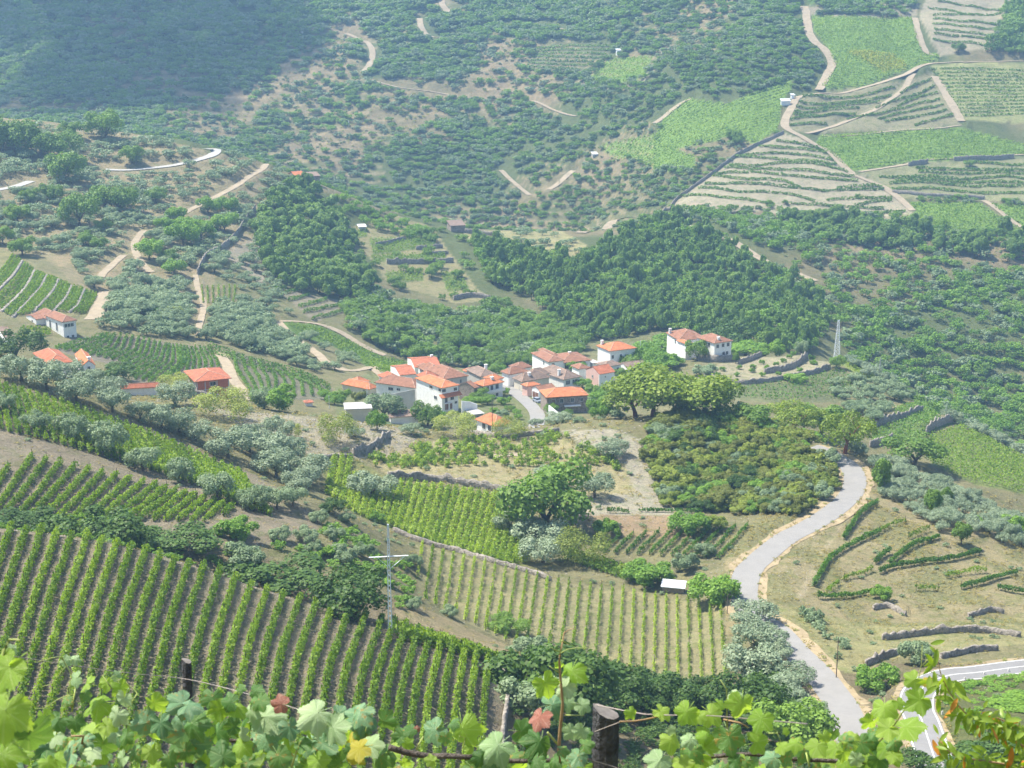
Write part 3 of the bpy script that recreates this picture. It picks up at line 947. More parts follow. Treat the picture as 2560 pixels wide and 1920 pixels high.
def vine_row_mesh(name, c, h=1.5, w=0.28, dens=26, size=0.24, h0=0.45, gap=0.15, mat='vine', seed=0, stems=True, stem_gap=1.3, posts=True):
    rng = np.random.default_rng(seed)
    d = np.concatenate([[0], np.cumsum(np.linalg.norm(np.diff(c, axis=0), axis=1))])
    L = d[-1]
    n = max(8, int(L * dens))
    s = rng.random(n) * L
    # plants: lumps along the row, some missing
    pl = 0.5 + 0.5 * np.sin(2 * PI * s / 1.15 + rng.random() * 6)
    nz = fbm(s, s * 0 + seed * 3.7, 3.0, 3, seed % 50)
    keep = (nz > -1 + 2 * gap * 0.9) & (rng.random(n) < 0.55 + 0.45 * pl)
    s = s[keep]
    nz = nz[keep]
    n = len(s)
    if n < 4:
        s = np.linspace(0, L, 8)
        nz = np.zeros(8)
        n = 8
    base = np.stack([np.interp(s, d, c[:, k]) for k in range(3)], 1)
    i = np.clip(np.searchsorted(d, s) - 1, 0, len(c) - 2)
    t = c[i + 1] - c[i]
    t /= np.linalg.norm(t, axis=1)[:, None] + 1e-9
    side = np.stack([t[:, 1], -t[:, 0], np.zeros(n)], 1)
    q = rng.normal(size=n).clip(-2, 2) * 0.5
    hh = h * (0.84 + 0.36 * nz) * (0.9 + 0.2 * rng.random(n))
    fz = rng.random(n) ** 0.75
    z = h0 + (hh - h0) * fz
    P = base + side * (q * w * (1.15 - 0.5 * np.abs(fz - 0.5)))[:, None]
    P[:, 2] += z
    Nm = side * np.sign(q)[:, None] * 0.8 + rng.normal(size=(n, 3)) * 0.55 + np.array([0, 0, 0.55])
    V, Qd = leaf_quads(P, Nm, size * (0.7 + 0.7 * rng.random(n)), rng)
    mi = np.zeros(len(Qd), int)
    if stems:
        k = max(2, int(L / stem_gap))
        ss = (np.arange(k) + 0.3 + 0.4 * rng.random(k)) / k * L
        B = np.stack([np.interp(ss, d, c[:, j]) for j in range(3)], 1)
        r = 0.035
        off = np.array([[r, 0], [-r * 0.5, r * 0.87], [-r * 0.5, -r * 0.87]])
        VB = np.repeat(B, 6, 0)
        VB[:, :2] += np.tile(np.vstack([off, off * 0.7]), (k, 1)) + np.repeat(rng.normal(size=(k, 2)) * 0.0, 6, 0)
        VB[:, 2] += np.tile(np.array([-0.1] * 3 + [h0 + 0.25] * 3), k)
        o = len(V) + np.arange(k)[:, None] * 6
        QB = np.concatenate([o + np.array([[0, 1, 4, 3]]), o + np.array([[1, 2, 5, 4]]), o + np.array([[2, 0, 3, 5]])], 0)
        kp = max(2, int(L / 6.0)) if posts else 0
        if kp:
            sp_ = np.linspace(0.2, L - 0.2, kp)
            B2 = np.stack([np.interp(sp_, d, c[:, j]) for j in range(3)], 1)
            VP = np.repeat(B2, 6, 0)
            VP[:, :2] += np.tile(np.vstack([off, off]) * 1.5, (kp, 1))
            VP[:, 2] += np.tile(np.array([-0.1] * 3 + [h + 0.3] * 3), kp)
            o2 = len(V) + len(VB) + np.arange(kp)[:, None] * 6
            VB = np.vstack([VB, VP])
            QB = np.vstack([QB, o2 + np.array([[0, 1, 4, 3]]), o2 + np.array([[1, 2, 5, 4]]), o2 + np.array([[2, 0, 3, 5]])])
        V = np.vstack([V, VB])
        Qd = np.vstack([Qd, QB])
        mi = np.concatenate([mi, np.ones(len(QB), int)])
    o = c[0].copy()
    return quads_mesh(name, V - o, Qd, [M[mat], M['stem']], mi), o


NROW = [0]


def vine_row(c, label, group, **kw):
    NROW[0] += 1
    me, o = vine_row_mesh('vine_row', c, seed=NROW[0], **kw)
    r = ob('vine_row', me, None, Vector(o))
    return tag(r, label, 'vine row', group)


ORDS = 'first second third fourth fifth sixth seventh eighth ninth tenth eleventh twelfth'.split()
COUNT = {}


def nth(label, group, where):
    """labels that single a row out by counting from an end of its plot"""
    COUNT[group] = k = COUNT.get(group, 0) + 1
    o = ORDS[k - 1] if k <= 12 else '%d%s' % (k, {1: 'st', 2: 'nd', 3: 'rd'}.get(k % 10 if k // 10 != 1 else 0, 'th'))
    return '%s, %s %s' % (label, o, where)


def on_land(p, step):
    c = resample(p, step)
    c[:, 2] = hgt(c[:, 0], c[:, 1])
    return c


def fan(tagged, counts, poly, y0, y1, lo=0.0, hi=0.0, pts=9, jitter=0.0):
    """rows between guide lines; every row keeps the longest run inside the plot"""
    G = []
    for t_, p_ in tagged:
        g = px(t_, p_)
        d = np.concatenate([[0], np.cumsum(np.linalg.norm(np.diff(g, axis=0), axis=1))])
        s = np.linspace(0, d[-1], 24)
        G.append(np.stack([np.interp(s, d, g[:, 0]), np.interp(s, d, g[:, 1])], 1))
    lines = []
    for k in range(len(G) - 1):
        n = counts[k]
        for i in range(n + (1 if k == len(G) - 2 else 0)):
            lines.append(G[k] + (G[k + 1] - G[k]) * (i / n))
    for i in range(1, int(lo) + 1):
        lines.insert(0, G[0] - (G[1] - G[0]) * (i / counts[0]))
    for i in range(1, int(hi) + 1):
        lines.append(G[-1] + (G[-1] - G[-2]) * (i / counts[-1]))
    out = []
    P = px(*poly) if poly else None
    for l in lines:
        if P is not None:
            # extend a little and clip
            ext = np.vstack([l[0] + (l[0] - l[1]) * np.arange(12, 0, -1)[:, None], l, l[-1] + (l[-1] - l[-2]) * np.arange(1, 13)[:, None]])
            s = np.linspace(0, len(ext) - 1, 120)
            e = np.stack([np.interp(s, np.arange(len(ext)), ext[:, 0]), np.interp(s, np.arange(len(ext)), ext[:, 1])], 1)
            m = in_poly(P, e[:, 0], e[:, 1])
            if m.sum() < 6:
                continue
            # longest run
            best, cur, b0, c0 = 0, 0, 0, 0
            for i_, v_ in enumerate(m):
                if v_:
                    if cur == 0:
                        c0 = i_
                    cur += 1
                    if cur > best:
                        best, b0 = cur, c0
                else:
                    cur = 0
            e = e[b0:b0 + best]
        else:
            e = l
        s = np.linspace(0, len(e) - 1, pts)
        e = np.stack([np.interp(s, np.arange(len(e)), e[:, 0]), np.interp(s, np.arange(len(e)), e[:, 1])], 1)
        w = np.array([tuple(cast(q[0], q[1], y0, y1)) for q in e])
        ok = (w[:, 1] > y0 + 0.5) & (w[:, 1] < y1 - 0.5)
        w = w[ok]
        if len(w) < 3:
            continue
        jump = np.linalg.norm(np.diff(w[:, :2], axis=0), axis=1)
        if jump.max() > 40:
            cut = int(np.argmax(jump)) + 1
            w = w[:cut] if cut > len(w) / 2 else w[cut:]
            if len(w) < 3:
                continue
        out.append(on_land(w, 1.0))
    return out


# nearest vineyard, lower left
for c in fan([('s', [(191, 1322), (134, 1483), (73, 1687), (4, 1920)]), ('s', [(520, 1400), (466, 1560), (425, 1740), (385, 1920)]), ('s', [(960, 1545), (905, 1700), (870, 1920)]), ('s', [(1221, 1655), (1209, 1788), (1201, 1920)])],
             [9, 11, 9], ('d', FIELD1), 100, 243, lo=7, pts=16):
    vine_row(c, nth('leafy vine row of the nearest vineyard', 'vine rows of the nearest vineyard', 'from the left'), 'vine rows of the nearest vineyard', h=1.7, w=0.42, dens=90, size=0.24, h0=0.2, gap=0.13)
for k, dy in enumerate((0, 26, 52)):
    c = on_land(castl('I', [(470, 720 + dy), (700, 780 + dy), (900, 835 + dy), (1090, 890 + dy * 0.7)], 150, 238), 1.0)
    vine_row(c, nth('thick row along the rim of the nearest vineyard', 'rim rows of the nearest vineyard', 'from the top'), 'rim rows of the nearest vineyard', h=1.8, w=0.6, dens=80, size=0.32, h0=0.2, gap=0.02)
# straw-coloured vineyard in the middle
for c in fan([('I', [(700, 195), (665, 420), (630, 640)]), ('I', [(1400, 420), (1370, 620), (1330, 860)]), ('s', [(1800, 1505), (1806, 1600), (1812, 1690)])], [11, 16], ('d', FIELD2), 236, 330, lo=1):
    vine_row(c, nth('thin vine row of the straw coloured middle vineyard', 'vine rows of the straw coloured vineyard', 'from the left'), 'vine rows of the straw coloured vineyard', h=1.5, w=0.30, dens=26, size=0.25, h0=0.2, gap=0.3, mat='vine_lime' if len(c) % 2 else 'vine')
# bright plot above it
F_LITE = [(20, 205), (212, 212), (218, 330), (425, 430), (462, 352), (1110, 440), (1095, 580), (1190, 660), (1290, 770), (1300, 860), (1150, 872), (850, 790), (560, 700), (430, 640), (220, 560), (30, 430)]
for c in fan([('Q', [(90, 200), (70, 330), (40, 480)]), ('Q', [(700, 380), (650, 560), (600, 720)]), ('Q', [(1330, 560), (1290, 700), (1240, 880)])], [13, 14], ('Q', F_LITE), 305, 388):
    vine_row(c, nth('lush yellow green row of the bright plot', 'vine rows of the bright plot', 'from the left'), 'vine rows of the bright plot', h=1.75, w=0.75, dens=62, size=0.33, h0=0.1, gap=0.03, mat='vine_lime')
# terrace plot below the village: separate bush vines
BUSHV = []
for k_, c in enumerate(fan([('Q', [(330, 190), (800, 110), (1400, 60), (1560, 95)]), ('Q', [(330, 250), (1000, 190), (1640, 180), (1850, 240)]), ('Q', [(430, 310), (1100, 310), (1500, 340), (1945, 410)])], [6, 6], None, 360, 440, pts=14)):
    rg_ = np.random.default_rng(k_)
    for q in range(0, len(c) - 1):
        if rg_.random() < 0.62 and fbm(np.array([c[q, 0]]), np.array([c[q, 1]]), 7.0, 2, 5)[0] > -0.28:
            BUSHV.append(c[q] + np.array([rg_.normal() * 0.3, rg_.normal() * 0.3, 0]))


def bush_vine_mesh(seed, mat):
    rng = np.random.default_rng(seed)
    n = 62
    d = rng.normal(size=(n, 3))
    d /= np.linalg.norm(d, axis=1)[:, None]
    P = d * (0.35 + 0.65 * rng.random(n) ** 0.5)[:, None] * np.array([0.75, 0.75, 0.5]) + np.array([0, 0, 0.85])
    P[:, 2] += 0.25 * rng.normal(size=n)
    V, Qd = leaf_quads(P, d + rng.normal(size=d.shape) * 0.5 + np.array([0, 0, 0.4]), 0.30 * (0.7 + 0.7 * rng.random(n)), rng)
    st = MB().tube([(0, 0, -0.2), (0.04, 0, 0.5), (0, 0.03, 0.9)], [0.05, 0.04, 0.02], 4, False)
    mi = np.concatenate([np.zeros(len(Qd), int), np.ones(len(st.f), int)])
    return quads_mesh('bush_vine', np.vstack([V, np.array(st.v)]), np.vstack([Qd, np.array(st.f) + len(V)]), [M[mat], M['stem']], mi)


BVM = [bush_vine_mesh(i, 'vine' if i % 3 else 'vine_lime') for i in range(6)]
for q, p in enumerate(BUSHV[:300]):
    o = ob('bush_vine', BVM[q % 6], None, Vector(p))
    o.rotation_euler = (0, 0, q * 1.7)
    s_ = 0.8 + 0.5 * ((q * 37) % 10) / 10
    o.scale = (s_, s_, s_)
    tag(o, 'bushy single vine on the dry terrace plot below the village', 'vine', 'bush vines of the terrace plot')
for dy in (0, 22, 44):
    c = on_land(castl('Q', [(1500, 790 + dy), (1700, 850 + dy), (1900, 915 + dy), (2050, 965 + dy)], 280, 345), 1.0)
    vine_row(c, nth('dense row edging the straw coloured vineyard', 'edge rows above the straw coloured vineyard', 'from the top'), 'edge rows above the straw coloured vineyard', h=1.7, w=0.8, dens=50, size=0.34, h0=0.1, gap=0.05)
# small plot beside the road
for c in fan([('Q', [(1740, 800), (1790, 745), (1850, 690)]), ('s', [(1765, 1398), (1800, 1362), (1838, 1318)])], [9], None, 300, 362, hi=1):
    vine_row(c, nth('short slanting row in the small plot beside the road', 'vine rows of the small plot', 'from the left'), 'vine rows of the small plot', h=1.4, w=0.4, dens=34, size=0.3, h0=0.25, gap=0.2, mat='vine_dark')
for p in ([(1760, 545), (1900, 550)], [(1960, 540), (2230, 545), (2350, 550)]):
    vine_row(on_land(castl('Q', p, 330, 390), 1.0), nth('short level vine row on the ledge under the scrub mound', 'vine rows on the ledge', 'from the left'), 'vine rows on the ledge', h=1.3, w=0.4, dens=40, size=0.3, h0=0.3, gap=0.12, mat='vine_dark')
# terraces right of the road
TERR = [[(985, 610), (860, 680), (775, 790), (700, 905)], [(1000, 850), (830, 930), (700, 1000), (590, 1080), (520, 1180), (455, 1300)], [(1220, 765), (1090, 800), (1000, 850)],
        [(1500, 890), (1300, 960), (1180, 1040), (1080, 1120)], [(1090, 1020), (1030, 1050), (965, 1110)], [(1845, 1020), (1600, 1080), (1350, 1110), (1100, 1150), (1000, 1195)],
        [(940, 1165), (850, 1205), (700, 1250), (555, 1370)], [(480, 1400), (700, 1395), (850, 1372), (1060, 1355)], [(1300, 1335), (1400, 1330), (1500, 1340)],
        [(1680, 1320), (1850, 1280), (2000, 1230), (2150, 1200)], [(1990, 1320), (2100, 1345), (2240, 1365)], [(1240, 900), (1340, 860), (1420, 830)], [(1560, 1230), (1760, 1190), (1900, 1180)]]
for i, p in enumerate(TERR):
    thin = i in (2, 8, 11, 12, 6)
    vine_row(on_land(castl('N', p, 270, 412), 1.0), ['short hedge like vine row nearest the road bend', 'long curving vine hedge above the pale farm path', 'thin broken continuation of the long curving hedge', 'slanting vine hedge in the middle of the dry terraces', 'short thick vine hedge left of the middle one', 'longest straight vine hedge on the dry terraces', 'thin vine row bending down to the pale path', 'lowest vine hedge of the dry terraces at the left', 'thin gappy vine row right of the young tree', 'vine hedge rising to the right edge of the dry terraces', 'vine hedge at the right edge below the rising one', 'thin yellowish row above the middle hedge', 'thin yellowish row below the longest hedge'][i],
             'clipped vine rows right of the road' if not thin else 'thin vine rows right of the road', h=1.6, w=0.52 if not thin else 0.4, dens=100 if not thin else 36, size=0.27, h0=0.5, gap=0.02 if not thin else 0.3, mat='vine_dark' if not thin else 'vine')
# slope with olive trees on the left
F3A = [(-60, 812), (0, 830), (100, 862), (200, 893), (320, 935), (440, 988), (560, 1042), (640, 1092), (690, 1135), (640, 1135), (600, 1122), (480, 1082), (430, 1052), (300, 1012), (150, 967), (0, 930), (-60, 912)]
for c in fan([('D', [(30, 985), (70, 1110), (105, 1240)]), ('D', [(760, 1220), (850, 1380), (960, 1570)]), ('O', [(1440, 170), (1560, 340), (1690, 510)])], [15, 14], ('d', F3A), 285, 370, lo=3):
    vine_row(c, nth('vine row running down the olive dotted left slope', 'vine rows on the olive dotted slope', 'from the left'), 'vine rows on the olive dotted slope', h=1.7, w=0.55, dens=64, size=0.32, h0=0.15, gap=0.06)
F3B = [(-30, 220), (200, 110), (400, 150), (700, 220), (950, 280), (1300, 372), (1440, 420), (1320, 512), (800, 502), (450, 560), (-30, 510)]
for c in fan([('O', [(-60, 480), (40, 350), (130, 215)]), ('O', [(700, 500), (830, 400), (960, 290)]), ('O', [(1330, 512), (1385, 460), (1440, 415)])], [9, 8], ('O', F3B), 258, 310, lo=1):
    vine_row(c, nth('patchy slanting row at the foot of the olive slope', 'slanting rows at the foot of the olive dotted slope', 'from the left'), 'slanting rows at the foot of the olive dotted slope', h=1.6, w=0.5, dens=58, size=0.31, h0=0.1, gap=0.2)
# contour vineyard beyond the brick house
for c in fan([('M', [(500, 480), (700, 420), (930, 355)]), ('M', [(800, 530), (960, 470), (1030, 355)]), ('M', [(1060, 590), (1210, 500), (1240, 375)]), ('M', [(1200, 750), (1430, 590), (1480, 440)]),
              ('M', [(1400, 780), (1600, 620), (1580, 450)]), ('M', [(1660, 690), (1690, 580), (1670, 470)]), ('M', [(1950, 660), (1940, 590), (1850, 470)])], [4, 4, 5, 3, 3, 5], None, 452, 625, pts=12):
    vine_row(c, nth('curving vine row behind the brick house', 'curving rows of the contour vineyard', 'from the left'), 'curving rows of the contour vineyard', h=1.6, w=0.5, dens=20, size=0.42, h0=0.1, gap=0.03, mat='vine_far', stems=False)
for c in fan([('D', [(1435, 800), (1455, 900), (1565, 1070)]), ('D', [(1640, 870), (1700, 960), (1690, 1055)]), ('D', [(1900, 940), (1960, 1000), (1975, 1060)])], [4, 5], None, 452, 640):
    vine_row(c, nth('vine row right of the pale farm track', 'vine rows right of the farm track', 'from the left'), 'vine rows right of the farm track', h=1.6, w=0.5, dens=20, size=0.42, h0=0.1, gap=0.03, mat='vine_far', stems=False)
for dy in (0, 22, 44):
    vine_row(on_land(castl('D', [(1290, 745 + dy), (1500, 825 + dy), (1800, 900 + dy), (2030, 1000 + dy)], 452, 660), 1.5), nth('long row along the slope edge beside the farm track', 'upper edge rows beside the farm track', 'from the top'), 'upper edge rows beside the farm track', h=1.6, w=0.6, dens=18, size=0.42, h0=0.1, gap=0.02, mat='vine_far', stems=False)
# stepped vineyard, far left
WL = [[(60, 185), (20, 240), (-30, 300)], [(135, 230), (70, 330), (-20, 420)], [(210, 290), (150, 400), (10, 540)], [(285, 320), (230, 410), (80, 575)], [(355, 345), (310, 430), (205, 545)], [(435, 385), (400, 460), (330, 540)], [(515, 405), (480, 490), (425, 545)], [(600, 440), (570, 500), (530, 555)]]
for i in range(len(WL) - 1):
    a, b = np.array(WL[i], float), np.array(WL[i + 1], float)
    for f in (0.28, 0.5, 0.72, 0.9):
        p = a + (b - a) * f
        vine_row(on_land(castl('D', p, 540, 740), 1.5), nth('vine row of the stepped vineyard above the white farmhouse', 'vine rows of the stepped vineyard', 'from the left'), 'vine rows of the stepped vineyard', h=1.6, w=0.5, dens=16, size=0.45, h0=0.1, gap=0.03, mat='vine', stems=False)
for dy in (0, 20, 40, 60):
    vine_row(on_land(castl('D', [(130, 650 + dy), (220, 640 + dy), (310, 650 + dy * 0.5)], 500, 640), 1.5), nth('short garden vine row before the white farmhouse', 'garden rows of the white farmhouse', 'from the top'), 'garden rows of the white farmhouse', h=1.4, w=0.6, dens=14, size=0.45, h0=0.1, gap=0.03, mat='vine', stems=False)
for p in ([(1680, 405), (1770, 390)], [(1710, 435), (1840, 410)], [(1770, 475), (1900, 440)], [(1830, 515), (2010, 465)], [(1860, 550), (2100, 495)], [(1920, 590), (2110, 540)]):
    q = np.array(p, float)
    vine_row(on_land(castl('D', [q[0], q.mean(0) + (0, 2), q[1]], 560, 790), 1.5), nth('green vine hedge on the terraces below the dark wood', 'vine hedges below the dark wood', 'from the top'), 'vine hedges below the dark wood', h=1.8, w=0.6, dens=20, size=0.45, h0=0.0, gap=0.02, mat='vine_far', stems=False)
for k in range(7):
    vine_row(on_land(castl('D', [(1240 + k * 34, 385), (1245 + k * 33, 440), (1250 + k * 30, 490)], 560, 800), 1.5), nth('little vine row in the clearing among the olives', 'rows in the clearing among the olives', 'from the left'), 'rows in the clearing among the olives', h=1.4, w=0.4, dens=12, size=0.4, h0=0.1, gap=0.1, mat='vine', stems=False)
# contour rows on the big slope, upper right
FAR = [('C', p) for p in (
    [(850, 600), (1050, 605), (1250, 585), (1420, 540)], [(830, 630), (1050, 640), (1250, 620), (1400, 590)], [(810, 660), (1000, 665), (1200, 640), (1330, 630)], [(800, 690), (1000, 682), (1200, 665)],
    [(790, 703), (960, 717), (1180, 707)], [(775, 740), (900, 722), (1130, 710)], [(770, 775), (900, 762), (1000, 765)],
    [(1450, 580), (1550, 525), (1640, 492)], [(1300, 670), (1450, 612), (1660, 532)], [(1430, 660), (1560, 602), (1680, 572)], [(1120, 740), (1300, 705), (1500, 660), (1700, 612)],
    [(1320, 735), (1500, 692), (1720, 645)], [(1350, 752), (1540, 722), (1740, 677)], [(1540, 775), (1650, 742), (1780, 707)],
    [(690, 870), (850, 890), (980, 930)], [(580, 905), (800, 915), (1000, 942)], [(470, 962), (700, 945), (900, 960), (1040, 990)], [(430, 967), (620, 975), (860, 990), (1060, 1015)],
    [(390, 1020), (600, 1020), (760, 1005), (1000, 1025), (1130, 1060)], [(370, 1035), (620, 1042), (900, 1055), (1170, 1090)], [(310, 1075), (500, 1065), (800, 1085), (1190, 1112)], [(300, 1082), (500, 1105), (720, 1115), (830, 1152)],
    [(250, 1135), (450, 1132), (700, 1147), (900, 1167), (1100, 1172), (1350, 1167)], [(1050, 1165), (1200, 1147), (1340, 1152)], [(210, 1160), (450, 1182), (750, 1197), (930, 1240)],
    [(120, 1210), (350, 1217), (550, 1237), (680, 1260)], [(1000, 1235), (1150, 1225), (1400, 1222)], [(770, 1255), (1000, 1267), (1350, 1285)], [(1160, 1270), (1300, 1242), (1400, 1237)], [(1230, 1335), (1350, 1312), (1480, 1302)],
    [(1540, 1035), (1800, 1045), (2260, 1050)], [(1320, 1090), (1700, 1095), (2260, 1107)], [(1380, 1135), (1800, 1142), (2260, 1152)], [(1400, 1170), (1800, 1180), (2260, 1195)], [(1900, 1000), (2260, 1012)], [(1560, 1060), (1800, 1070), (2260, 1078)], [(1420, 1115), (1800, 1122), (2260, 1130)],
    [(1650, 120), (1850, 137), (2060, 157)], [(1650, 150), (1850, 167), (2035, 187)], [(1660, 185), (1850, 202), (2030, 222)], [(1660, 210), (1840, 227), (2010, 247)], [(1650, 245), (1830, 265), (1990, 287)],
    [(1650, 97), (1850, 92), (2085, 82)], [(1680, 8), (1900, 42), (2100, 72)], [(1620, 50), (1750, 70), (1830, 90)])]
for t_, p_ in FAR:
    kf = FAR.index((t_, p_))
    gz = ('stripes between the two upper tracks' if kf < 7 else 'stripes right of the slanting track' if kf < 14 else 'big striped slope' if kf < 30 else 'stripes under the long green plot' if kf < 37 else 'pale stripes at the top right corner')
    vine_row(on_land(castl(t_, p_, 880, 1500), 2.0), nth('contour row of the ' + gz, gz, 'from the top'), gz, h=1.9, w=0.95, dens=12, size=0.75, h0=0.0, gap=0.0, mat='vine_far', stems=False)
for c in fan([('C', [(1640, 425), (1900, 425), (2260, 440)]), ('C', [(1840, 715), (2000, 712), (2260, 700)])], [13], None, 880, 1500):
    vine_row(c, nth('level vine row on the straw plot at the right edge', 'level rows at the right edge', 'from the top'), 'level rows at the right edge', h=1.6, w=0.8, dens=7, size=0.7, h0=0.0, gap=0.05, mat='vine_far', stems=False)
for c in fan([('B', [(1330, 300), (1500, 285), (1840, 285)]), ('B', [(1260, 425), (1400, 445), (1560, 455)])], [7], None, 950, 1600):
    vine_row(c, nth('faint vine row on the shaded striped plot far up', 'rows of the shaded striped plot', 'from the top'), 'rows of the shaded striped plot', h=1.8, w=1.0, dens=6, size=0.9, h0=0.0, gap=0.0, mat='vine_far', stems=False)


def carpet(name, tag_, poly, y0, y1, ang, spacing, label, mat='vine_far', dens=3.0, size=0.8, h=1.4):
    """a plot whose vines stand too close to count from here: rows joined into one mass"""
    m = zone(tag_, poly, y0, y1)
    x, y = GX[m], GY[m]
    if len(x) == 0:
        return None
    rng = np.random.default_rng(len(x))
    area = (x.max() - x.min()) * (y.max() - y.min())
    n = int(area / spacing * dens)
    n = min(n, 60000)
    X = rng.uniform(x.min(), x.max(), n)
    Y = rng.uniform(y.min(), y.max(), n)
    ca2, sa2 = math.cos(ang), math.sin(ang)
    q = -X * sa2 + Y * ca2
    q2 = np.round(q / spacing) * spacing + rng.normal(size=n) * 0.22
    X, Y = X - (q2 - q) * sa2, Y + (q2 - q) * ca2
    Y = np.maximum(Y, 50)
    Z = hgt(X, Y)
    U_, V_ = uv_of(X / Y, Z / Y)
    k = in_poly(px(tag_, poly), U_, V_) & (Y > y0) & (Y < y1)
    X, Y, Z = X[k], Y[k], Z[k]
    P = np.stack([X, Y, Z + h * (0.25 + 0.7 * rng.random(len(X)))], 1)
    Nm = rng.normal(size=P.shape) * 0.6 + np.array([0, -0.2, 0.8])
    V, Qd = leaf_quads(P, Nm, size * (0.7 + 0.6 * rng.random(len(P))), rng)
    return kind(ob(name, quads_mesh(name, V, Qd, [M[mat]])), 'stuff', label, 'vines')


M['vine_carpet'] = mat_leaf('vine_plot_leaves', (0.14, 0.26, 0.05), (0.27, 0.41, 0.10), 0.3, world=0.03)
M['vine_yellow'] = mat_leaf('yellow_vine_leaves', (0.30, 0.36, 0.05), (0.42, 0.46, 0.08), 0.3)
carpet('vineyard_plot', 'C', F_BIG, 900, 1500, R(-8), 2.4, 'large bright green vineyard plot ringed by pale tracks', 'vine_carpet')
carpet('vineyard_plot', 'C', [(1090, 300), (1400, 330), (1510, 410), (1350, 450), (1230, 370)], 900, 1500, R(-8), 2.4, 'yellowish band of vines inside the large green plot', 'vine_yellow', size=0.9, h=1.6)
carpet('vineyard_plot', 'C', F_LOW, 900, 1500, R(8), 2.4, 'long green vineyard plot below the striped slopes', 'vine_carpet')
carpet('vineyard_plot', 'C', F_RIGHT, 850, 1300, R(20), 2.4, 'green vineyard plot beside the wood at the right edge', 'vine_carpet')
carpet('vineyard_plot', 'C', F_RIGHT2, 850, 1300, R(20), 2.4, 'green corner plot right of the slanting track', 'vine_carpet')
carpet('vineyard_plot', 'C', F_TERR, 900, 1500, R(25), 3.0, 'light green terraced plot left of the striped vineyards', 'vine_carpet')
carpet('vineyard_plot', 'C', F_TOP, 1000, 1600, R(0), 2.4, 'dark green strip of vines at the top edge', 'vine_far')
carpet('vineyard_plot', 'B', F_MID, 950, 1600, R(15), 2.4, 'isolated bright green field in the middle of the far slope', 'vine_carpet')
carpet('vineyard_plot', 'B', F_SIDE, 900, 1500, R(20), 3.2, 'green terraces with a winding path left of the striped vineyards', 'vine_carpet')
carpet('vineyard_plot', 'G', F_GRAPE, 430, 620, R(-22), 2.2, 'sloping vineyard of fine diagonal rows below the olive ridge', 'vine', dens=5, size=0.5)
carpet('vineyard_plot', 'G', [(1400, 940), (1560, 900), (1720, 1000), (1600, 1090), (1280, 1170), (1280, 1080), (1500, 1000)], 450, 620, R(-20), 2.0, 'green terrace strips between dark walls on the right', 'vine_far', dens=5, size=0.5)
carpet('vineyard_plot', 'G', [(400, 810), (800, 775), (1060, 700), (1210, 770), (1080, 880), (700, 890), (400, 870)], 490, 620, R(5), 2.2, 'hazy vineyard below the garden terrace', 'vine_far', dens=3, size=0.5)
carpet('vineyard_plot', 'G', [(1080, 650), (1180, 645), (1440, 765), (1380, 780), (1200, 735)], 540, 640, R(-15), 2.0, 'sunny yellow green strip of vines beside the steel mast', 'vine_lime', dens=4, size=0.5)
carpet('vineyard_plot', 'E', [(-220, 610), (0, 640), (380, 820), (530, 848), (400, 940), (330, 890), (60, 735)], 560, 760, R(-25), 2.0, 'deep green vineyard strip between two tracks behind the village', 'vine', dens=5, size=0.55)
for lab, p in (('upper left terrace of vines above the village', [(60, 50), (290, 30), (290, 80), (90, 90)]), ('middle terrace of vines above the village', [(300, 90), (560, 90), (720, 140), (330, 190)]), ('long narrow terrace of vines above the village', [(310, 200), (760, 180), (790, 230), (330, 230)]),
               ('lower terrace of vines above the village', [(400, 300), (640, 290), (640, 350), (420, 360)]), ('sunny terrace of vines beside the slanting footpath', [(740, 290), (860, 300), (920, 400), (780, 420)]), ('upper right terrace of vines by the stone hut', [(530, 40), (650, 20), (720, 130), (580, 130)])):
    carpet('vineyard_plot', 'E', p, 690, 930, R(3), 2.2, lab, 'vine', dens=4, size=0.6)


# ------------------------------------------------------------------ dry-stone walls
def stone_wall(tag_, pts, h, label, y0=100, y1=2500, mat='stone', thick=0.5, seed=0, up=0.15):
    c = on_land(castl(tag_, pts, y0, y1), 0.9)
    n = len(c)
    rng = np.random.default_rng(seed + n)
    d = np.gradient(c[:, :2], axis=0)
    d /= np.linalg.norm(d, axis=1)[:, None] + 1e-9
    nr = np.stack([d[:, 1], -d[:, 0]], 1)
    top = c[:, 2] + h * (0.85 + 0.3 * rng.random(n)) + up
    V = np.zeros((n, 6, 3))
    for j, (o_, f) in enumerate(((-0.62, 0), (-0.55, 0.55), (-0.42, 1), (0.42, 1), (0.55, 0.5), (0.62, 0))):
        V[:, j, :2] = c[:, :2] + nr * (o_ * thick + rng.normal(size=n) * 0.06)[:, None]
        V[:, j, 2] = (c[:, 2] - 0.8) * (1 - f) + top * f + (rng.normal(size=n) * 0.08 if f else 0)
    V = V.reshape(-1, 3)
    ix = np.arange(n * 6).reshape(n, 6)
    Qd = np.stack([ix[:-1, :-1], ix[1:, :-1], ix[1:, 1:], ix[:-1, 1:]], -1).reshape(-1, 4)
    caps = np.array([[0, 1, 2, 3], [0, 3, 4, 5]])
    Qd = np.vstack([Qd, caps, ix[-1][caps[:, ::-1]]])
    o = c[0].copy()
    return tag(ob('stone_wall', quads_mesh('stone_wall', V - o, Qd, [M[mat]]), None, Vector(o)), label, 'wall')


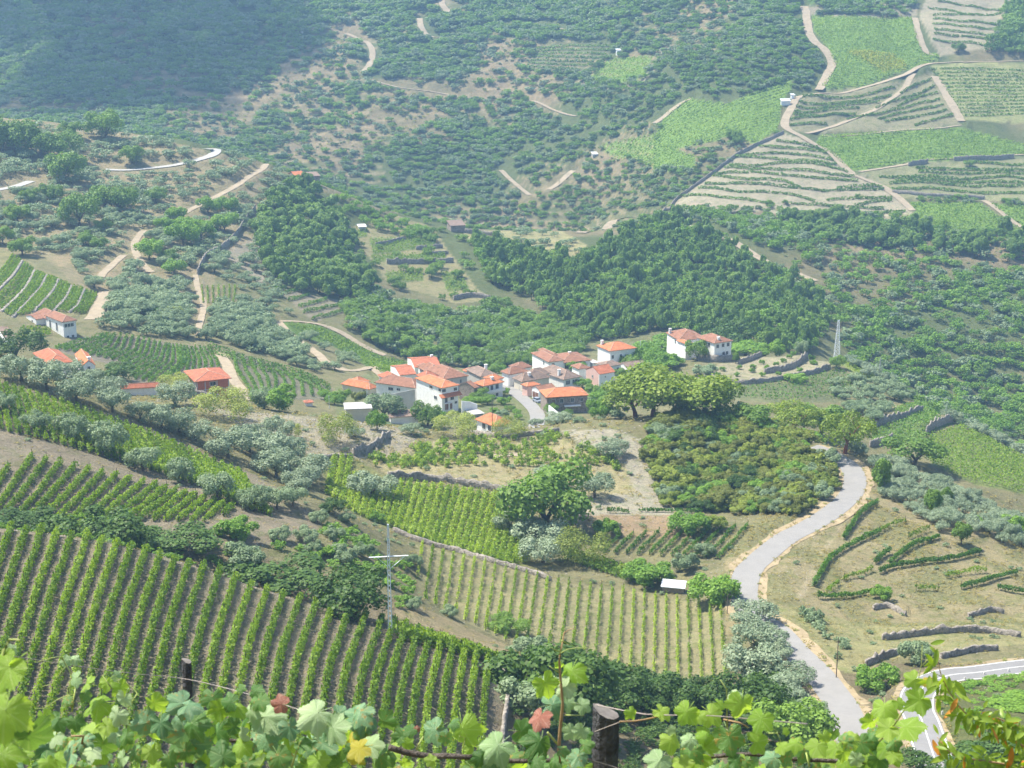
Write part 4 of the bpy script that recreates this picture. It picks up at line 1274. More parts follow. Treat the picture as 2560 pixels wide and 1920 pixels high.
WALLS = [
    ('Q', [(-20, 218), (90, 212), (200, 208)], 0.9, 'low stone wall at the top of the bright plot', 340, 430),
    ('Q', [(205, 195), (330, 148), (430, 78)], 1.6, 'dark slanting stone wall on the bare ground below the village', 350, 440),
    ('Q', [(415, 335), (700, 352), (900, 382), (1160, 428)], 1.5, 'long stone terrace wall between the terrace plot and the bright plot', 330, 400),
    ('Q', [(450, 660), (650, 738), (850, 790), (1050, 850), (1200, 892), (1330, 932), (1420, 965)], 0.9, 'stone wall along the top of the straw coloured vineyard', 280, 350),
    ('Q', [(930, 55), (1080, 85), (1300, 70), (1470, 45)], 1.0, 'broken stone wall behind the terrace plot near the village', 380, 440),
    ('I', [(1000, 905), (1070, 910), (1130, 970), (1155, 1060), (1152, 1160), (1135, 1260), (1125, 1360), (1120, 1480), (1118, 1600)], 0.7, 'curved dry stone wall at the right end of the nearest vineyard', 100, 232),
    ('J', [(1340, 785), (1500, 768), (1750, 742), (2000, 742), (2190, 768)], 0.9, 'long dark retaining wall on the dry bank above the lower road', 240, 320),
    ('J', [(1240, 945), (1330, 905), (1490, 855)], 0.9, 'short dark wall beside the bushes above the lower road bend', 220, 300),
    ('J', [(1285, 600), (1380, 585), (1485, 640)], 0.9, 'dark tumbled wall in the middle of the dry bank', 260, 330),
    ('J', [(1870, 650), (1990, 610), (2090, 625)], 0.8, 'tumbled wall at the right of the dry bank', 260, 330),
    ('J', [(1700, 900), (1900, 860), (2050, 850)], 0.9, 'shadowy stone bank directly above the lower road', 230, 300),
    ('G', [(1290, 1050), (1450, 1005), (1590, 955)], 2.0, 'upper grey terrace wall among the green strips on the right', 450, 620),
    ('G', [(1610, 1095), (1680, 1045), (1770, 1020)], 2.4, 'grey wall at the corner of the diagonal vineyard', 450, 620),
    ('G', [(1265, 1175), (1400, 1125)], 2.0, 'lower grey terrace wall beside the road end', 430, 600),
    ('G', [(615, 725), (740, 705), (830, 665), (880, 628)], 2.0, 'curved stone wall across the garden terrace', 540, 640),
    ('G', [(240, 745), (420, 785), (600, 775), (800, 745), (1020, 690)], 1.4, 'long retaining wall below the garden terrace', 530, 640),
    ('G', [(460, 665), (560, 632), (625, 605)], 1.8, 'short wall below the villa lawn', 545, 650),
    ('L', [(1215, 500), (1360, 475), (1530, 450)], 2.2, 'grey garden wall left of the villa grounds', 540, 620),
    ('L', [(1700, 400), (1850, 415), (2010, 400)], 2.4, 'shaded retaining wall under the villa', 545, 640),
    ('E', [(340, 135), (430, 118), (525, 98)], 1.8, 'dark wall on the vine terraces, first below the shed', 690, 940),
    ('E', [(590, 158), (670, 152), (755, 148)], 2.0, 'dark wall at the right end of the vine terraces', 690, 940),
    ('E', [(660, 192), (790, 185)], 2.0, 'second dark wall at the right end of the vine terraces', 690, 940),
    ('E', [(410, 242), (620, 240), (820, 235)], 2.2, 'long dark wall across the vine terraces', 690, 940),
    ('E', [(820, 470), (930, 450), (1045, 462)], 2.2, 'lowest wall of the vine terraces beside the footpath', 690, 940),
    ('E', [(890, 55), (980, 62), (1060, 72)], 2.2, 'stone wall on the yellow ridge beside the hut', 760, 960),
    ('A', [(1570, 1290), (1500, 1380), (1440, 1470), (1340, 1550), (1270, 1590), (1215, 1690)], 2.6, 'dark stone wall winding down the olive hillside', 600, 930),
    ('C', [(735, 822), (560, 900), (430, 970), (300, 1070), (160, 1170), (60, 1250), (-20, 1330)], 2.0, 'straight stone wall along the left edge of the striped slope', 880, 1300),
    ('C', [(1500, 1020), (1560, 1010), (1620, 1000)], 2.5, 'dark bank wall at the end of the long green plot', 880, 1300),
    ('C', [(1780, 985), (2000, 980), (2150, 970)], 2.5, 'dark bank wall under the right end of the long green plot', 880, 1300),
    ('C', [(1400, 1185), (1600, 1205), (1780, 1215), (1970, 1222)], 2.0, 'dark bank above the green plot at the right edge', 880, 1300),
    ('M', [(1600, 850), (1720, 840), (1850, 865), (1960, 885)], 1.2, 'rubble wall in front of the brick house', 395, 445),
    ('D', [(1680, 470), (1780, 480)], 0.8, 'tiny wall among the olives', 560, 780),
]
for t_, p_, h_, l_, y0_, y1_ in WALLS[:-1]:
    stone_wall(t_, p_, h_, l_, y0_, y1_, seed=int(h_ * 10))
for i, p in enumerate(WL[1:7]):
    stone_wall('D', p, 0.5, ['leftmost', 'second', 'third', 'fourth', 'fifth', 'rightmost'][i] + ' low step wall of the stepped vineyard', 540, 740, mat='stone_light', thick=1.3)
# ------------------------------------------------------------------ trees and shrubs
M['olive'] = mat_leaf('olive_leaves', (0.13, 0.20, 0.095), (0.35, 0.44, 0.25), 0.25, 0.5, world=0.02)
M['olive_bright'] = mat_leaf('silvery_olive_leaves', (0.16, 0.225, 0.13), (0.38, 0.455, 0.30), 0.2, 0.5)
M['oak'] = mat_leaf('oak_leaves', (0.06, 0.135, 0.03), (0.23, 0.39, 0.095), 0.3, world=0.02)
M['darkoak'] = mat_leaf('dark_oak_leaves', (0.03, 0.075, 0.02), (0.10, 0.19, 0.055), 0.25)
M['pine'] = mat_leaf('pine_needles', (0.065, 0.15, 0.04), (0.24, 0.39, 0.12), 0.3, world=0.03)
M['cork'] = mat_leaf('cork_oak_leaves', (0.085, 0.155, 0.022), (0.25, 0.355, 0.075), 0.3)
M['lush'] = mat_leaf('lush_leaves', (0.08, 0.19, 0.03), (0.24, 0.42, 0.09), 0.32)
M['shrub_y'] = mat_leaf('yellow_scrub_leaves', (0.115, 0.185, 0.035), (0.29, 0.365, 0.09), 0.3)
M['feather'] = mat_leaf('feathery_leaves', (0.13, 0.19, 0.05), (0.34, 0.42, 0.14), 0.3)
M['shrub_b'] = mat_leaf('brown_scrub_leaves', (0.09, 0.13, 0.035), (0.21, 0.25, 0.075), 0.25)
M['dry'] = mat_leaf('dry_scrub', (0.20, 0.18, 0.08), (0.38, 0.36, 0.17), 0.2)
M['purple'] = mat_leaf('purple_leaves', (0.02, 0.012, 0.03), (0.06, 0.03, 0.07), 0.2)
M['bark'] = mat_plain('bark', (0.13, 0.10, 0.075), 0.3, 6.0)
M['cork_bark'] = mat_plain('stripped_cork_trunk', (0.25, 0.075, 0.04), 0.35, 3.0)


def crown_mesh(name, mat, n, seed, z0=0.2, lobes=9, flat=1.0, leaf=0.09, cone=0.0, spread=0.5, trunk=None, hollow=0.72):
    """unit crown, about one wide and reaching z = 1: leaf clumps over many lobes"""
    rng = np.random.default_rng(seed)
    C, Rd = [], []
    zc = (1 + z0) / 2
    hz = (1 - z0) / 2
    for k in range(lobes):
        if k == 0:
            C.append((0, 0, zc))
            Rd.append(0.30)
            continue
        a = 2 * PI * (k * 0.382 + rng.random() * 0.25)
        u = rng.uniform(-0.75, 0.8)
        rr = math.sqrt(max(0.05, 1 - u * u)) * spread * 0.62 * (1 - cone * (u * 0.5 + 0.5)) * rng.uniform(0.75, 1.1)
        r = rng.uniform(0.15, 0.25) * (1 - 0.4 * cone * (u * 0.5 + 0.5))
        C.append((rr * math.cos(a), rr * math.sin(a), zc + u * (hz - r * flat * 0.8)))
        Rd.append(r)
    C, Rd = np.array(C), np.array(Rd)
    pr = Rd ** 2
    pr /= pr.sum()
    m = int(n * 1.9)
    k = rng.choice(lobes, m, p=pr)
    d = rng.normal(size=(m, 3))
    d /= np.linalg.norm(d, axis=1)[:, None]
    d[:, 2] = np.where((d[:, 2] < -0.2) & (rng.random(m) < 0.6), -d[:, 2], d[:, 2])
    P = C[k] + d * (Rd[k] * rng.uniform(0.62, 1.18, m))[:, None] * np.array([1, 1, flat])
    dist = np.linalg.norm((P[:, None] - C[None]) / np.array([1, 1, flat]), axis=2) / Rd[None]
    dist[np.arange(m), k] = 9
    ok = dist.min(1) > hollow
    P, d, k = P[ok][:n], d[ok][:n], k[ok][:n]
    Nm = d + rng.normal(size=d.shape) * 0.45 + np.array([0, 0, 0.25])
    V, Qd = leaf_quads(P, Nm, leaf * (0.6 + 0.9 * rng.random(len(P))), rng)
    V[:, 2] = np.maximum(V[:, 2], 0.0)
    mi = np.zeros(len(Qd), int)
    mats = [M[mat]]
    if trunk:
        tm = MB().tube([(0, 0, -0.1), (0.015, 0.01, z0 * 0.6), (0, 0, zc)], [0.045, 0.035, 0.02], 5, False)
        o = len(V)
        V = np.vstack([V, np.array(tm.v)])
        Qd = np.vstack([Qd, np.array(tm.f) + o])
        mi = np.concatenate([mi, np.ones(len(tm.f), int)])
        mats.append(M[trunk])
    return quads_mesh(name, V, Qd, mats, mi)


def trunk_mesh(name, mat, seed, top=0.5, r=0.045, limbs=4, lean=0.04, z0=0.2, reach=0.26):
    rng = random.Random(seed)
    mb = MB()
    f = (rng.uniform(-lean, lean), rng.uniform(-lean, lean), z0)
    mb.tube([(0, 0, -0.12), (f[0] * 0.4, f[1] * 0.4, z0 * 0.5), f], [r * 1.25, r, r * 0.85], 7)
    for i in range(limbs):
        a = 2 * PI * (i / limbs) + rng.uniform(-0.4, 0.4)
        e = (f[0] + math.cos(a) * reach, f[1] + math.sin(a) * reach, top + rng.uniform(-0.05, 0.12))
        mid = (f[0] + math.cos(a) * reach * 0.45, f[1] + math.sin(a) * reach * 0.45, z0 + (top - z0) * 0.6)
        mb.tube([f, mid, e], [r * 0.6, r * 0.42, r * 0.2], 5)
    return mb.mesh(name, M[mat], True)


KINDS = {  # name, crown settings, trunk settings
    'olive': ('olive_tree', dict(mat='olive', z0=0.14, lobes=15, leaf=0.085, spread=0.85), dict(mat='bark', z0=0.22, r=0.05)),
    'silver': ('olive_tree', dict(mat='olive_bright', z0=0.1, lobes=16, leaf=0.08, spread=0.9), dict(mat='bark', z0=0.2, r=0.05)),
    'oak': ('oak_tree', dict(mat='oak', z0=0.12, lobes=14, leaf=0.085, spread=0.85), dict(mat='bark', z0=0.16, r=0.045)),
    'dark': ('holm_oak', dict(mat='darkoak', z0=0.06, lobes=15, leaf=0.085, spread=0.95), dict(mat='bark', z0=0.12, r=0.045)),
    'lush': ('leafy_tree', dict(mat='lush', z0=0.12, lobes=15, leaf=0.085, spread=0.9), dict(mat='bark', z0=0.16, r=0.045)),
    'tall': ('fruit_tree', dict(mat='oak', z0=0.15, lobes=11, leaf=0.1, spread=0.62, cone=0.4), dict(mat='bark', z0=0.2, r=0.04)),
    'pine': ('pine_tree', dict(mat='pine', z0=0.22, lobes=11, leaf=0.11, spread=0.75, cone=0.45), dict(mat='bark', z0=0.3, r=0.035)),
    'cork': ('cork_oak', dict(mat='cork', z0=0.27, lobes=22, leaf=0.075, spread=1.05, flat=0.8), dict(mat='cork_bark', z0=0.28, r=0.05, top=0.66, limbs=5, lean=0.1, reach=0.3)),
    'bush': ('bush', dict(mat='lush', z0=0.0, lobes=11, leaf=0.1, spread=0.9), None),
    'feather': ('feathery_bush', dict(mat='feather', z0=0.0, lobes=13, leaf=0.055, spread=0.9), None),
    'yellow': ('shrub', dict(mat='shrub_y', z0=0.0, lobes=9, leaf=0.11, spread=0.9), None),
    'brown': ('shrub', dict(mat='shrub_b', z0=0.0, lobes=9, leaf=0.11, spread=0.9), None),
    'grey': ('shrub', dict(mat='olive', z0=0.0, lobes=9, leaf=0.1, spread=0.9), None),
    'darkbush': ('bush', dict(mat='darkoak', z0=0.0, lobes=12, leaf=0.09, spread=0.95), None),
    'purple': ('plum_tree', dict(mat='purple', z0=0.25, lobes=10, leaf=0.1, spread=0.8), dict(mat='bark', z0=0.3, r=0.04)),
    'dry': ('dry_scrub', dict(mat='dry', z0=0.0, lobes=5, leaf=0.16, spread=0.9), None),
}
CROWN, TRUNK, SMALL = {}, {}, {}
for j, (k, (nm, cs, ts)) in enumerate(KINDS.items()):
    CROWN[k] = [crown_mesh('crown', n=(4200 if k != 'dry' else 300), seed=100 + j * 10 + i, **{**cs, 'leaf': cs['leaf'] * 0.5}) for i in range(3)]
    TRUNK[k] = [trunk_mesh('trunk', seed=j * 7 + i, **ts) for i in range(2)] if ts else None
    sm = dict(cs)
    sm['leaf'] = cs['leaf'] * 1.15
    SMALL[k] = [crown_mesh(nm, n=420 if k != 'dry' else 26, seed=500 + j * 10 + i, trunk=ts['mat'] if ts else None, **sm) for i in range(4)]


def depth_of(p):
    return p[1] * CP - p[2] * SP


def tree_at(k, p, w, h, label, group=None, rot=None, small=False, cat=None):
    nm = KINDS[k][0]
    rot = random.uniform(0, 2 * PI) if rot is None else rot
    cat = cat or ('bush' if TRUNK[k] is None else 'tree')
    if small or TRUNK[k] is None:
        me = random.choice(SMALL[k] if small else CROWN[k])
        o = ob(nm, me, None, Vector(p))
        o.rotation_euler = (0, 0, rot)
        o.scale = (w, w, h)
        return tag(o, label, cat, group)
    o = ob(nm, None, None, Vector(p))
    o.rotation_euler = (0, 0, rot)
    o.scale = (w, w, h)
    o.empty_display_size = 0.2
    ob('trunk', random.choice(TRUNK[k]), o)
    ob('crown', random.choice(CROWN[k]), o)
    return tag(o, label, cat, group)


def tree_px(k, tag_, x, y, wz, label, ratio=0.85, y0=100, y1=2500, group=None, rot=None):
    """a tree whose foot shows at x, y of the photograph (zoom tag) and whose crown is wz wide there"""
    u, v = px(tag_, [(x, y)])[0]
    p = cast(u, v, y0, y1)
    w = wz / ZT[tag_][2] / F * depth_of(p)
    return tree_at(k, p, w, w * ratio, label, group, rot)


# --- single trees that can be told apart
S = [
    # cork oaks on the knoll behind the village street
    ('cork', 'L', 1500, 855, 620, 'broad cork oak with bare red trunk, biggest crown on the knoll', 0.66, 380, 450),
    ('cork', 'L', 1740, 880, 420, 'cork oak with orange red stripped trunk at the right of the knoll', 0.86, 380, 450),
    ('cork', 'L', 1190, 850, 400, 'leftmost spreading cork oak of the knoll group', 0.74, 380, 450),
    ('cork', 'L', 1330, 860, 430, 'cork oak filling the middle of the knoll group', 0.8, 380, 450),
    ('cork', 'L', 1620, 850, 400, 'cork oak half hidden between the two red trunks of the knoll', 0.86, 400, 450),
    ('lush', 'L', 890, 880, 165, 'small round green tree left of the cork oaks', 1.05, 380, 460),
    ('cork', 'G', 810, 1100, 240, 'cork oak with red trunk behind the scrub mound', 0.85, 400, 480),
    ('oak', 'G', 960, 1110, 270, 'dark green oak between two cork oaks behind the mound', 0.75, 400, 480),
    ('cork', 'G', 1110, 1215, 240, 'cork oak with dark red trunk where the road vanishes', 1.05, 390, 450),
    ('oak', 'G', 490, 1050, 270, 'rounded green oak behind the scrub mound', 0.6, 400, 490),
    ('oak', 'N', 1290, 275, 420, 'wide dark oak standing alone below the diagonal vineyard', 0.62, 380, 520),
    # middle ground
    ('oak', 'Q', 1390, 655, 480, 'large bushy dark green walnut tree in the middle of the plots', 0.92, 300, 400),
    ('silver', 'Q', 1370, 855, 215, 'silvery olive with a dark shadow above the straw coloured vineyard', 0.82, 290, 350),
    ('silver', 'Q', 1345, 740, 250, 'silvery olive right behind the shadowed olive', 0.65, 300, 370),
    ('silver', 'Q', 1165, 650, 150, 'left silvery olive at the foot of the walnut tree', 0.85, 300, 370),
    ('silver', 'Q', 1260, 690, 130, 'small silvery olive between its two neighbours under the walnut', 0.8, 300, 370),
    ('silver', 'Q', 320, 445, 220, 'round silvery olive at the end of the long terrace wall', 0.72, 320, 400),
    ('silver', 'Q', 1800, 205, 150, 'silvery olive on the stony path beside the terrace plot', 0.75, 360, 440),
    ('silver', 'Q', 1690, 450, 170, 'silvery olive at the lower right corner of the terrace plot', 0.9, 340, 420),
    ('silver', 'Q', 1420, 345, 170, 'silvery olive peeping over the walnut tree', 0.5, 350, 420),
    ('feather', 'Q', 1610, 850, 260, 'feathery light green bush right of the silvery olives', 0.85, 290, 360),
    ('bush', 'Q', 1760, 690, 130, 'round green bush on the red bank', 0.85, 310, 380),
    ('bush', 'Q', 2010, 970, 230, 'green bramble bush at the lower edge of the small plot', 0.6, 280, 340),
    ('bush', 'J', 300, 560, 230, 'green bush beside the road and the tin shed', 0.85, 270, 330),
    ('bush', 'J', 150, 130, 190, 'dark green bush at the top of the small plot', 0.75, 320, 380),
    ('yellow', 'J', 315, 110, 110, 'yellow green bush beside the dark bush at the mound foot', 0.95, 320, 380),
    ('grey', 'J', 260, 270, 110, 'grey green shrub at the edge of the small plot', 0.9, 300, 370),
    ('grey', 'J', 130, 360, 130, 'grey green shrub below the small plot', 0.9, 290, 350),
    # gully
    ('dark', 'I', 215, 650, 400, 'big dark holm oak beside the power pole', 0.72, 225, 300),
    ('dark', 'I', 1430, 1230, 600, 'huge dark holm oak in the gully behind the tall vine shoot', 0.85, 200, 260),
    ('dark', 'I', 1830, 1250, 360, 'dark holm oak in the gully right of the huge one', 0.8, 195, 260),
    ('dark', 'I', 2080, 1240, 330, 'greyer dark oak at the foot of the straw coloured vineyard', 0.8, 195, 270),
    ('dark', 'J', 240, 1230, 260, 'dark oak under the vineyard corner', 0.8, 195, 270),
    ('dark', 'J', 500, 1290, 380, 'dark spreading oak left of the road', 0.75, 190, 260),
    ('oak', 'J', 790, 1440, 400, 'broad green oak at the roadside bottom', 0.8, 185, 240),
    ('grey', 'I', 1290, 1340, 330, 'grey green thicket in the gully', 0.8, 190, 260),
    ('grey', 'I', 1270, 880, 170, 'grey shrub at the lower left of the straw coloured vineyard', 0.8, 230, 290),
    ('oak', 'I', 1150, 740, 190, 'small green tree among the straw coloured rows', 0.6, 235, 300),
    ('silver', 'J', 545, 690, 230, 'silvery olive at the road edge, topmost of the roadside group', 0.62, 250, 320),
    ('silver', 'J', 570, 860, 250, 'silvery olive at the roadside, second from the top', 0.7, 235, 300),
    ('silver', 'J', 530, 1030, 260, 'pale silvery olive left of a bare trunk by the road', 0.85, 215, 280),
    ('silver', 'J', 700, 900, 150, 'grey olive leaning over the road', 0.8, 225, 290),
    ('silver', 'J', 785, 1080, 210, 'silvery olive beside the asphalt, third from the bottom', 0.7, 205, 270),
    ('silver', 'J', 770, 1170, 220, 'silvery olive beside the asphalt, second from the bottom', 0.65, 200, 260),
    ('olive', 'J', 900, 1250, 150, 'grey olive nearest to the camera on the road edge', 0.7, 195, 250),
    # below the olive dotted slope
    ('darkbush', 'H', 620, 240, 400, 'dark domed pine bush above the nearest vineyard', 0.68, 244, 290),
    ('darkbush', 'H', 790, 270, 210, 'dark bush touching the domed pine bush', 0.8, 244, 290),
    ('darkbush', 'H', 180, 120, 330, 'dark green thicket at the left edge above the nearest vineyard', 0.4, 244, 290),
    ('darkbush', 'H', 1060, 240, 380, 'low rounded bramble thicket against the stone bank', 0.38, 244, 290),
    ('bush', 'H', 1450, 150, 190, 'green bush at the end of the stone bank', 0.7, 225, 300),
    ('darkbush', 'H', 1690, 460, 430, 'broad bramble bush left of the big holm oak', 0.42, 244, 290),
    ('grey', 'H', 1500, 330, 190, 'grey green bush left of the broad bramble', 0.8, 244, 290),
    ('darkbush', 'O', 2040, 445, 120, 'clipped dark round bush beside the bright plot', 0.75, 280, 370),
    ('bush', 'Q', 340, 600, 80, 'small dark bush below the bright plot', 0.8, 280, 370),
    # around the bare ground and the village front
    ('feather', 'D', 1390, 1200, 290, 'wide feathery light green bush on the bare ground', 0.68, 370, 430),
    ('bush', 'D', 1700, 1140, 200, 'round dark green bush on the bare ground', 0.8, 380, 440),
    ('olive', 'D', 1620, 1090, 150, 'grey olive behind the round dark bush', 0.9, 395, 460),
    ('silver', 'D', 1710, 1310, 150, 'silvery olive on the bare slope below the dark bush', 0.9, 360, 430),
    ('feather', 'D', 1810, 1310, 80, 'small feathery shrub on the bare slope', 1.1, 360, 430),
    ('feather', 'E', 100, 1350, 200, 'sparse yellow green shrub above the dark slanting wall', 1.0, 360, 440),
    ('silver', 'E', 215, 1310, 90, 'small silvery olive above the dark slanting wall', 0.8, 360, 440),
    ('lush', 'E', 350, 1265, 100, 'small bright green tree before the white garage', 1.2, 385, 450),
    ('olive', 'E', 400, 1200, 190, 'tall grey green olive in front of the village houses', 0.85, 400, 480),
    ('oak', 'E', 660, 1240, 150, 'loose green tree in front of the three storey white house', 1.05, 400, 480),
    ('feather', 'E', 840, 1310, 230, 'wide feathery grey green bush below the village', 0.68, 385, 440),
    ('feather', 'E', 1170, 1310, 160, 'dome shaped olive green bush in front of the orange roof', 0.8, 385, 440),
    ('silver', 'E', 560, 1295, 100, 'silvery shrub at the village edge', 0.7, 385, 440),
    ('silver', 'E', 1460, 1225, 130, 'pale olive bush beside the village street mouth', 0.6, 400, 460),
    ('silver', 'E', 1325, 1245, 70, 'small pale bush in the street mouth', 0.8, 400, 460),
    ('oak', 'L', 490, 850, 110, 'dark green shrub at the corner of the brick fronted house', 0.9, 455, 520),
    ('grey', 'L', 1010, 860, 170, 'grey green bush beside the small round tree', 0.7, 410, 480),
    ('brown', 'K', 370, 855, 150, 'leafless purplish brown tree by the village street lamp', 1.0, 455, 520),
    ('oak', 'K', 150, 860, 190, 'dark green tree at the left end of the village', 0.9, 445, 520),
    # villa grounds
    ('dark', 'L', 1925, 262, 330, 'big domed dark tree behind the villa', 0.8, 590, 680),
    ('lush', 'L', 1390, 350, 330, 'bright green spreading tree left of the villa', 0.55, 570, 640),
    ('lush', 'L', 1270, 320, 150, 'green tree behind the white house with the hipped orange roof', 0.9, 580, 650),
    ('oak', 'L', 1690, 405, 160, 'upright green tree in front of the villa', 1.15, 560, 620),
    ('oak', 'L', 1150, 430, 150, 'green tree touching the white house with the hipped orange roof', 0.75, 560, 610),
    ('bush', 'L', 1370, 460, 310, 'long green hedge bush under the villa trees', 0.33, 550, 610),
    ('purple', 'L', 1790, 392, 110, 'small dark purple plum tree at the villa corner', 0.85, 560, 620),
    ('bush', 'L', 1872, 400, 55, 'small ball shaped shrub right of the purple tree', 1.1, 560, 620),
    ('tall', 'L', 2012, 425, 70, 'narrow dark shrub at the villa lawn', 1.4, 550, 620),
    ('oak', 'L', 740, 490, 140, 'green tree behind the grey roofed houses', 0.85, 540, 600),
    ('oak', 'L', 1060, 550, 100, 'green tree between the pink gabled house and its neighbour', 0.9, 510, 580),
    ('grey', 'L', 1760, 520, 170, 'grey green bush at the left end of the garden terrace', 0.55, 530, 600),
    ('bush', 'G', 675, 615, 120, 'dark green bush behind the garden terrace', 0.9, 560, 640),
    ('lush', 'G', 500, 590, 240, 'sunny yellow green arbour beside the villa', 0.35, 570, 640),
    ('oak', 'G', 1060, 690, 80, 'dark green tree at the tip of the garden terrace', 1.1, 560, 640),
    ('olive', 'G', 845, 595, 75, 'pale conical tree behind the garden terrace', 1.2, 570, 640),
    ('olive', 'G', 710, 560, 55, 'small pale tree left of the conical one', 1.1, 580, 660),
    ('bush', 'G', 810, 770, 110, 'dark bush on the retaining wall of the garden terrace', 0.5, 520, 600),
    # left hillside oaks
    ('oak', 'A', 650, 855, 200, 'round bright green oak on the skyline of the olive hill', 0.92, 780, 940),
    ('oak', 'A', 440, 855, 120, 'smaller oak on the skyline left of the round oak', 0.95, 780, 940),
    ('oak', 'A', 100, 930, 240, 'large oak at the left edge of the olive hill top', 0.95, 740, 940),
    ('oak', 'A', 20, 930, 160, 'oak cut by the left edge on the olive hill top', 1.1, 740, 940),
    ('lush', 'D', 920, 220, 140, 'round green oak beside the narrow footpath', 0.95, 560, 800),
    ('oak', 'D', 1030, 240, 100, 'green oak right of the round oak by the footpath', 0.9, 560, 800),
    ('lush', 'D', 1070, 310, 120, 'green oak below the footpath oaks', 0.8, 560, 780),
    ('feather', 'M', 1530, 190, 150, 'light green round shrub in the dense olive grove', 0.75, 540, 700),
    ('bush', 'M', 1380, 180, 150, 'dark green hedge bush in the dense olive grove', 0.55, 540, 700),
    ('dark', 'M', 160, 560, 330, 'tall dark tree in front of the left edge house', 0.8, 410, 480),
    ('darkbush', 'M', 1060, 740, 260, 'broad dark bush between the red roofed houses', 0.6, 415, 480),
    ('feather', 'M', 1570, 830, 260, 'feathery light olive left of the brick house', 0.65, 395, 450),
    # near right
    ('tall', 'N', 1010, 505, 180, 'tall leafy fruit tree beside the road bend', 1.75, 340, 410),
    ('tall', 'N', 1445, 700, 160, 'leafy fruit tree among the right hand olives', 1.5, 320, 400),
    ('tall', 'N', 1685, 950, 170, 'dark leafy fruit tree below the olives', 1.25, 300, 370),
    ('tall', 'N', 1555, 595, 110, 'slim light fruit tree on the olive slope', 1.3, 330, 410),
    ('bush', 'N', 1825, 790, 90, 'little round green tree on the olive slope', 1.0, 310, 390),
    ('bush', 'N', 2160, 860, 210, 'green bush at the right edge below the olive ridge', 0.9, 300, 400),
    ('bush', 'N', 1010, 1400, 140, 'bushy young tree at the lowest vine row of the terraces', 0.85, 270, 340),
    ('grey', 'J', 1560, 930, 180, 'grey green bush above the lower road bend', 0.95, 220, 290),
    ('bush', 'J', 1300, 1090, 200, 'green shrub between the two roads', 0.8, 200, 270),
    ('darkbush', 'J', 2040, 1500, 380, 'dark bush below the lower road at the right', 0.42, 180, 240),
    ('darkbush', 'J', 1620, 1610, 260, 'dark bush at the bottom beside the lower road', 0.5, 170, 215),
    ('bush', 'J', 2150, 1190, 260, 'green undergrowth bush inside the lower road bend', 0.25, 200, 262),
]
for k, t_, x, y, w, lab, ra, y0_, y1_ in S:
    tree_px(k, t_, x, y, w, lab, ra, y0_, y1_)

# olives on the near left slope
for x, y, w in sorted([(130, 965, 200), (290, 1020, 190), (400, 915, 170), (475, 1095, 190), (560, 970, 150), (690, 1155, 165), (690, 1030, 140), (860, 1205, 130), (990, 1255, 165), (1100, 1280, 160), (1205, 1330, 150), (1400, 1435, 210), (1080, 1115, 170), (1530, 1400, 190)]):
    tree_px('silver', 'D', x, y, w * 1.0, nth('silvery olive on the crest of the left slope', 'crest', 'from the left'), 0.88, 310, 420, 'olives along the left crest')
for t_, x, y, w in [('O', 1640, 130, 220), ('O', 1700, 230, 210), ('O', 1760, 150, 200), ('O', 1840, 318, 170), ('O', 1900, 262, 210)]:
    tree_px('silver', t_, x, y, w, nth('silvery olive on the crest of the left slope', 'crest', 'from the left'), 0.85, 290, 400, 'olives along the left crest')
for t_, x, y, w in [('D', 20, 1145, 120), ('D', 230, 1270, 130), ('D', 440, 1330, 170), ('D', 650, 1410, 200), ('O', 880, 190, 160), ('O', 1100, 258, 150), ('O', 1330, 370, 180), ('O', 1560, 430, 160), ('O', 1700, 425, 150), ('O', 1800, 405, 130)]:
    tree_px('olive', t_, x, y, w, nth('round headed grey olive among the left vine rows', 'amid', 'from the left'), 1.0, 270, 350, 'olives among the left vine rows')
for t_, x, y, w in [('O', 1950, 505, 95), ('O', 2130, 505, 85), ('O', 1710, 615, 105), ('O', 1880, 625, 115), ('O', 2050, 615, 105), ('O', 1920, 695, 95), ('O', 2080, 705, 75), ('I', 270, 280, 110), ('I', 110, 250, 80), ('I', 570, 330, 100), ('I', 790, 640, 80), ('I', 565, 590, 80), ('I', 160, 320, 110)]:
    tree_px('grey', t_, x, y, w, 'grey shrub on the rough bank behind the power pole', 0.9, 235, 340, 'grey shrubs on the rough bank')
for x, y, w in [(400, 1115, 210), (370, 980, 200), (250, 960, 180), (810, 1005, 120), (320, 1235, 120), (180, 1245, 100), (490, 1385, 210), (740, 1300, 190), (640, 1290, 170), (960, 1245, 110), (110, 1365, 120), (640, 1425, 90), (530, 1505, 95), (610, 1540, 90), (20, 1500, 120), (140, 1570, 130)]:
    tree_px('oak', 'A', x, y, w, 'dark green oak scattered among the olives of the left hillside', 0.95, 560, 900, 'oaks among the left hillside olives')
for x, y, w in [(1010, 1425, 100), (1130, 1505, 160), (1235, 1475, 140), (1380, 1425, 130), (1280, 1315, 120), (1400, 1310, 110), (1085, 1370, 110), (1130, 1430, 110)]:
    tree_px('lush', 'A', x, y, w, 'leafy green oak in the close cluster on the left hillside', 0.95, 560, 900, 'cluster of oaks on the left hillside')
# young trees on the garden terrace
for x, y in [(325, 740), (445, 740), (360, 705), (460, 695), (545, 690), (540, 715), (600, 665), (628, 695), (688, 675), (735, 655), (770, 630), (795, 612), (605, 740), (705, 735), (833, 712), (910, 640), (912, 665), (908, 615), (925, 670)]:
    tree_px('bush', 'G', x, y, 30, 'little round fruit tree on the bare garden terrace', 1.0, 540, 645, 'young fruit trees on the garden terrace')

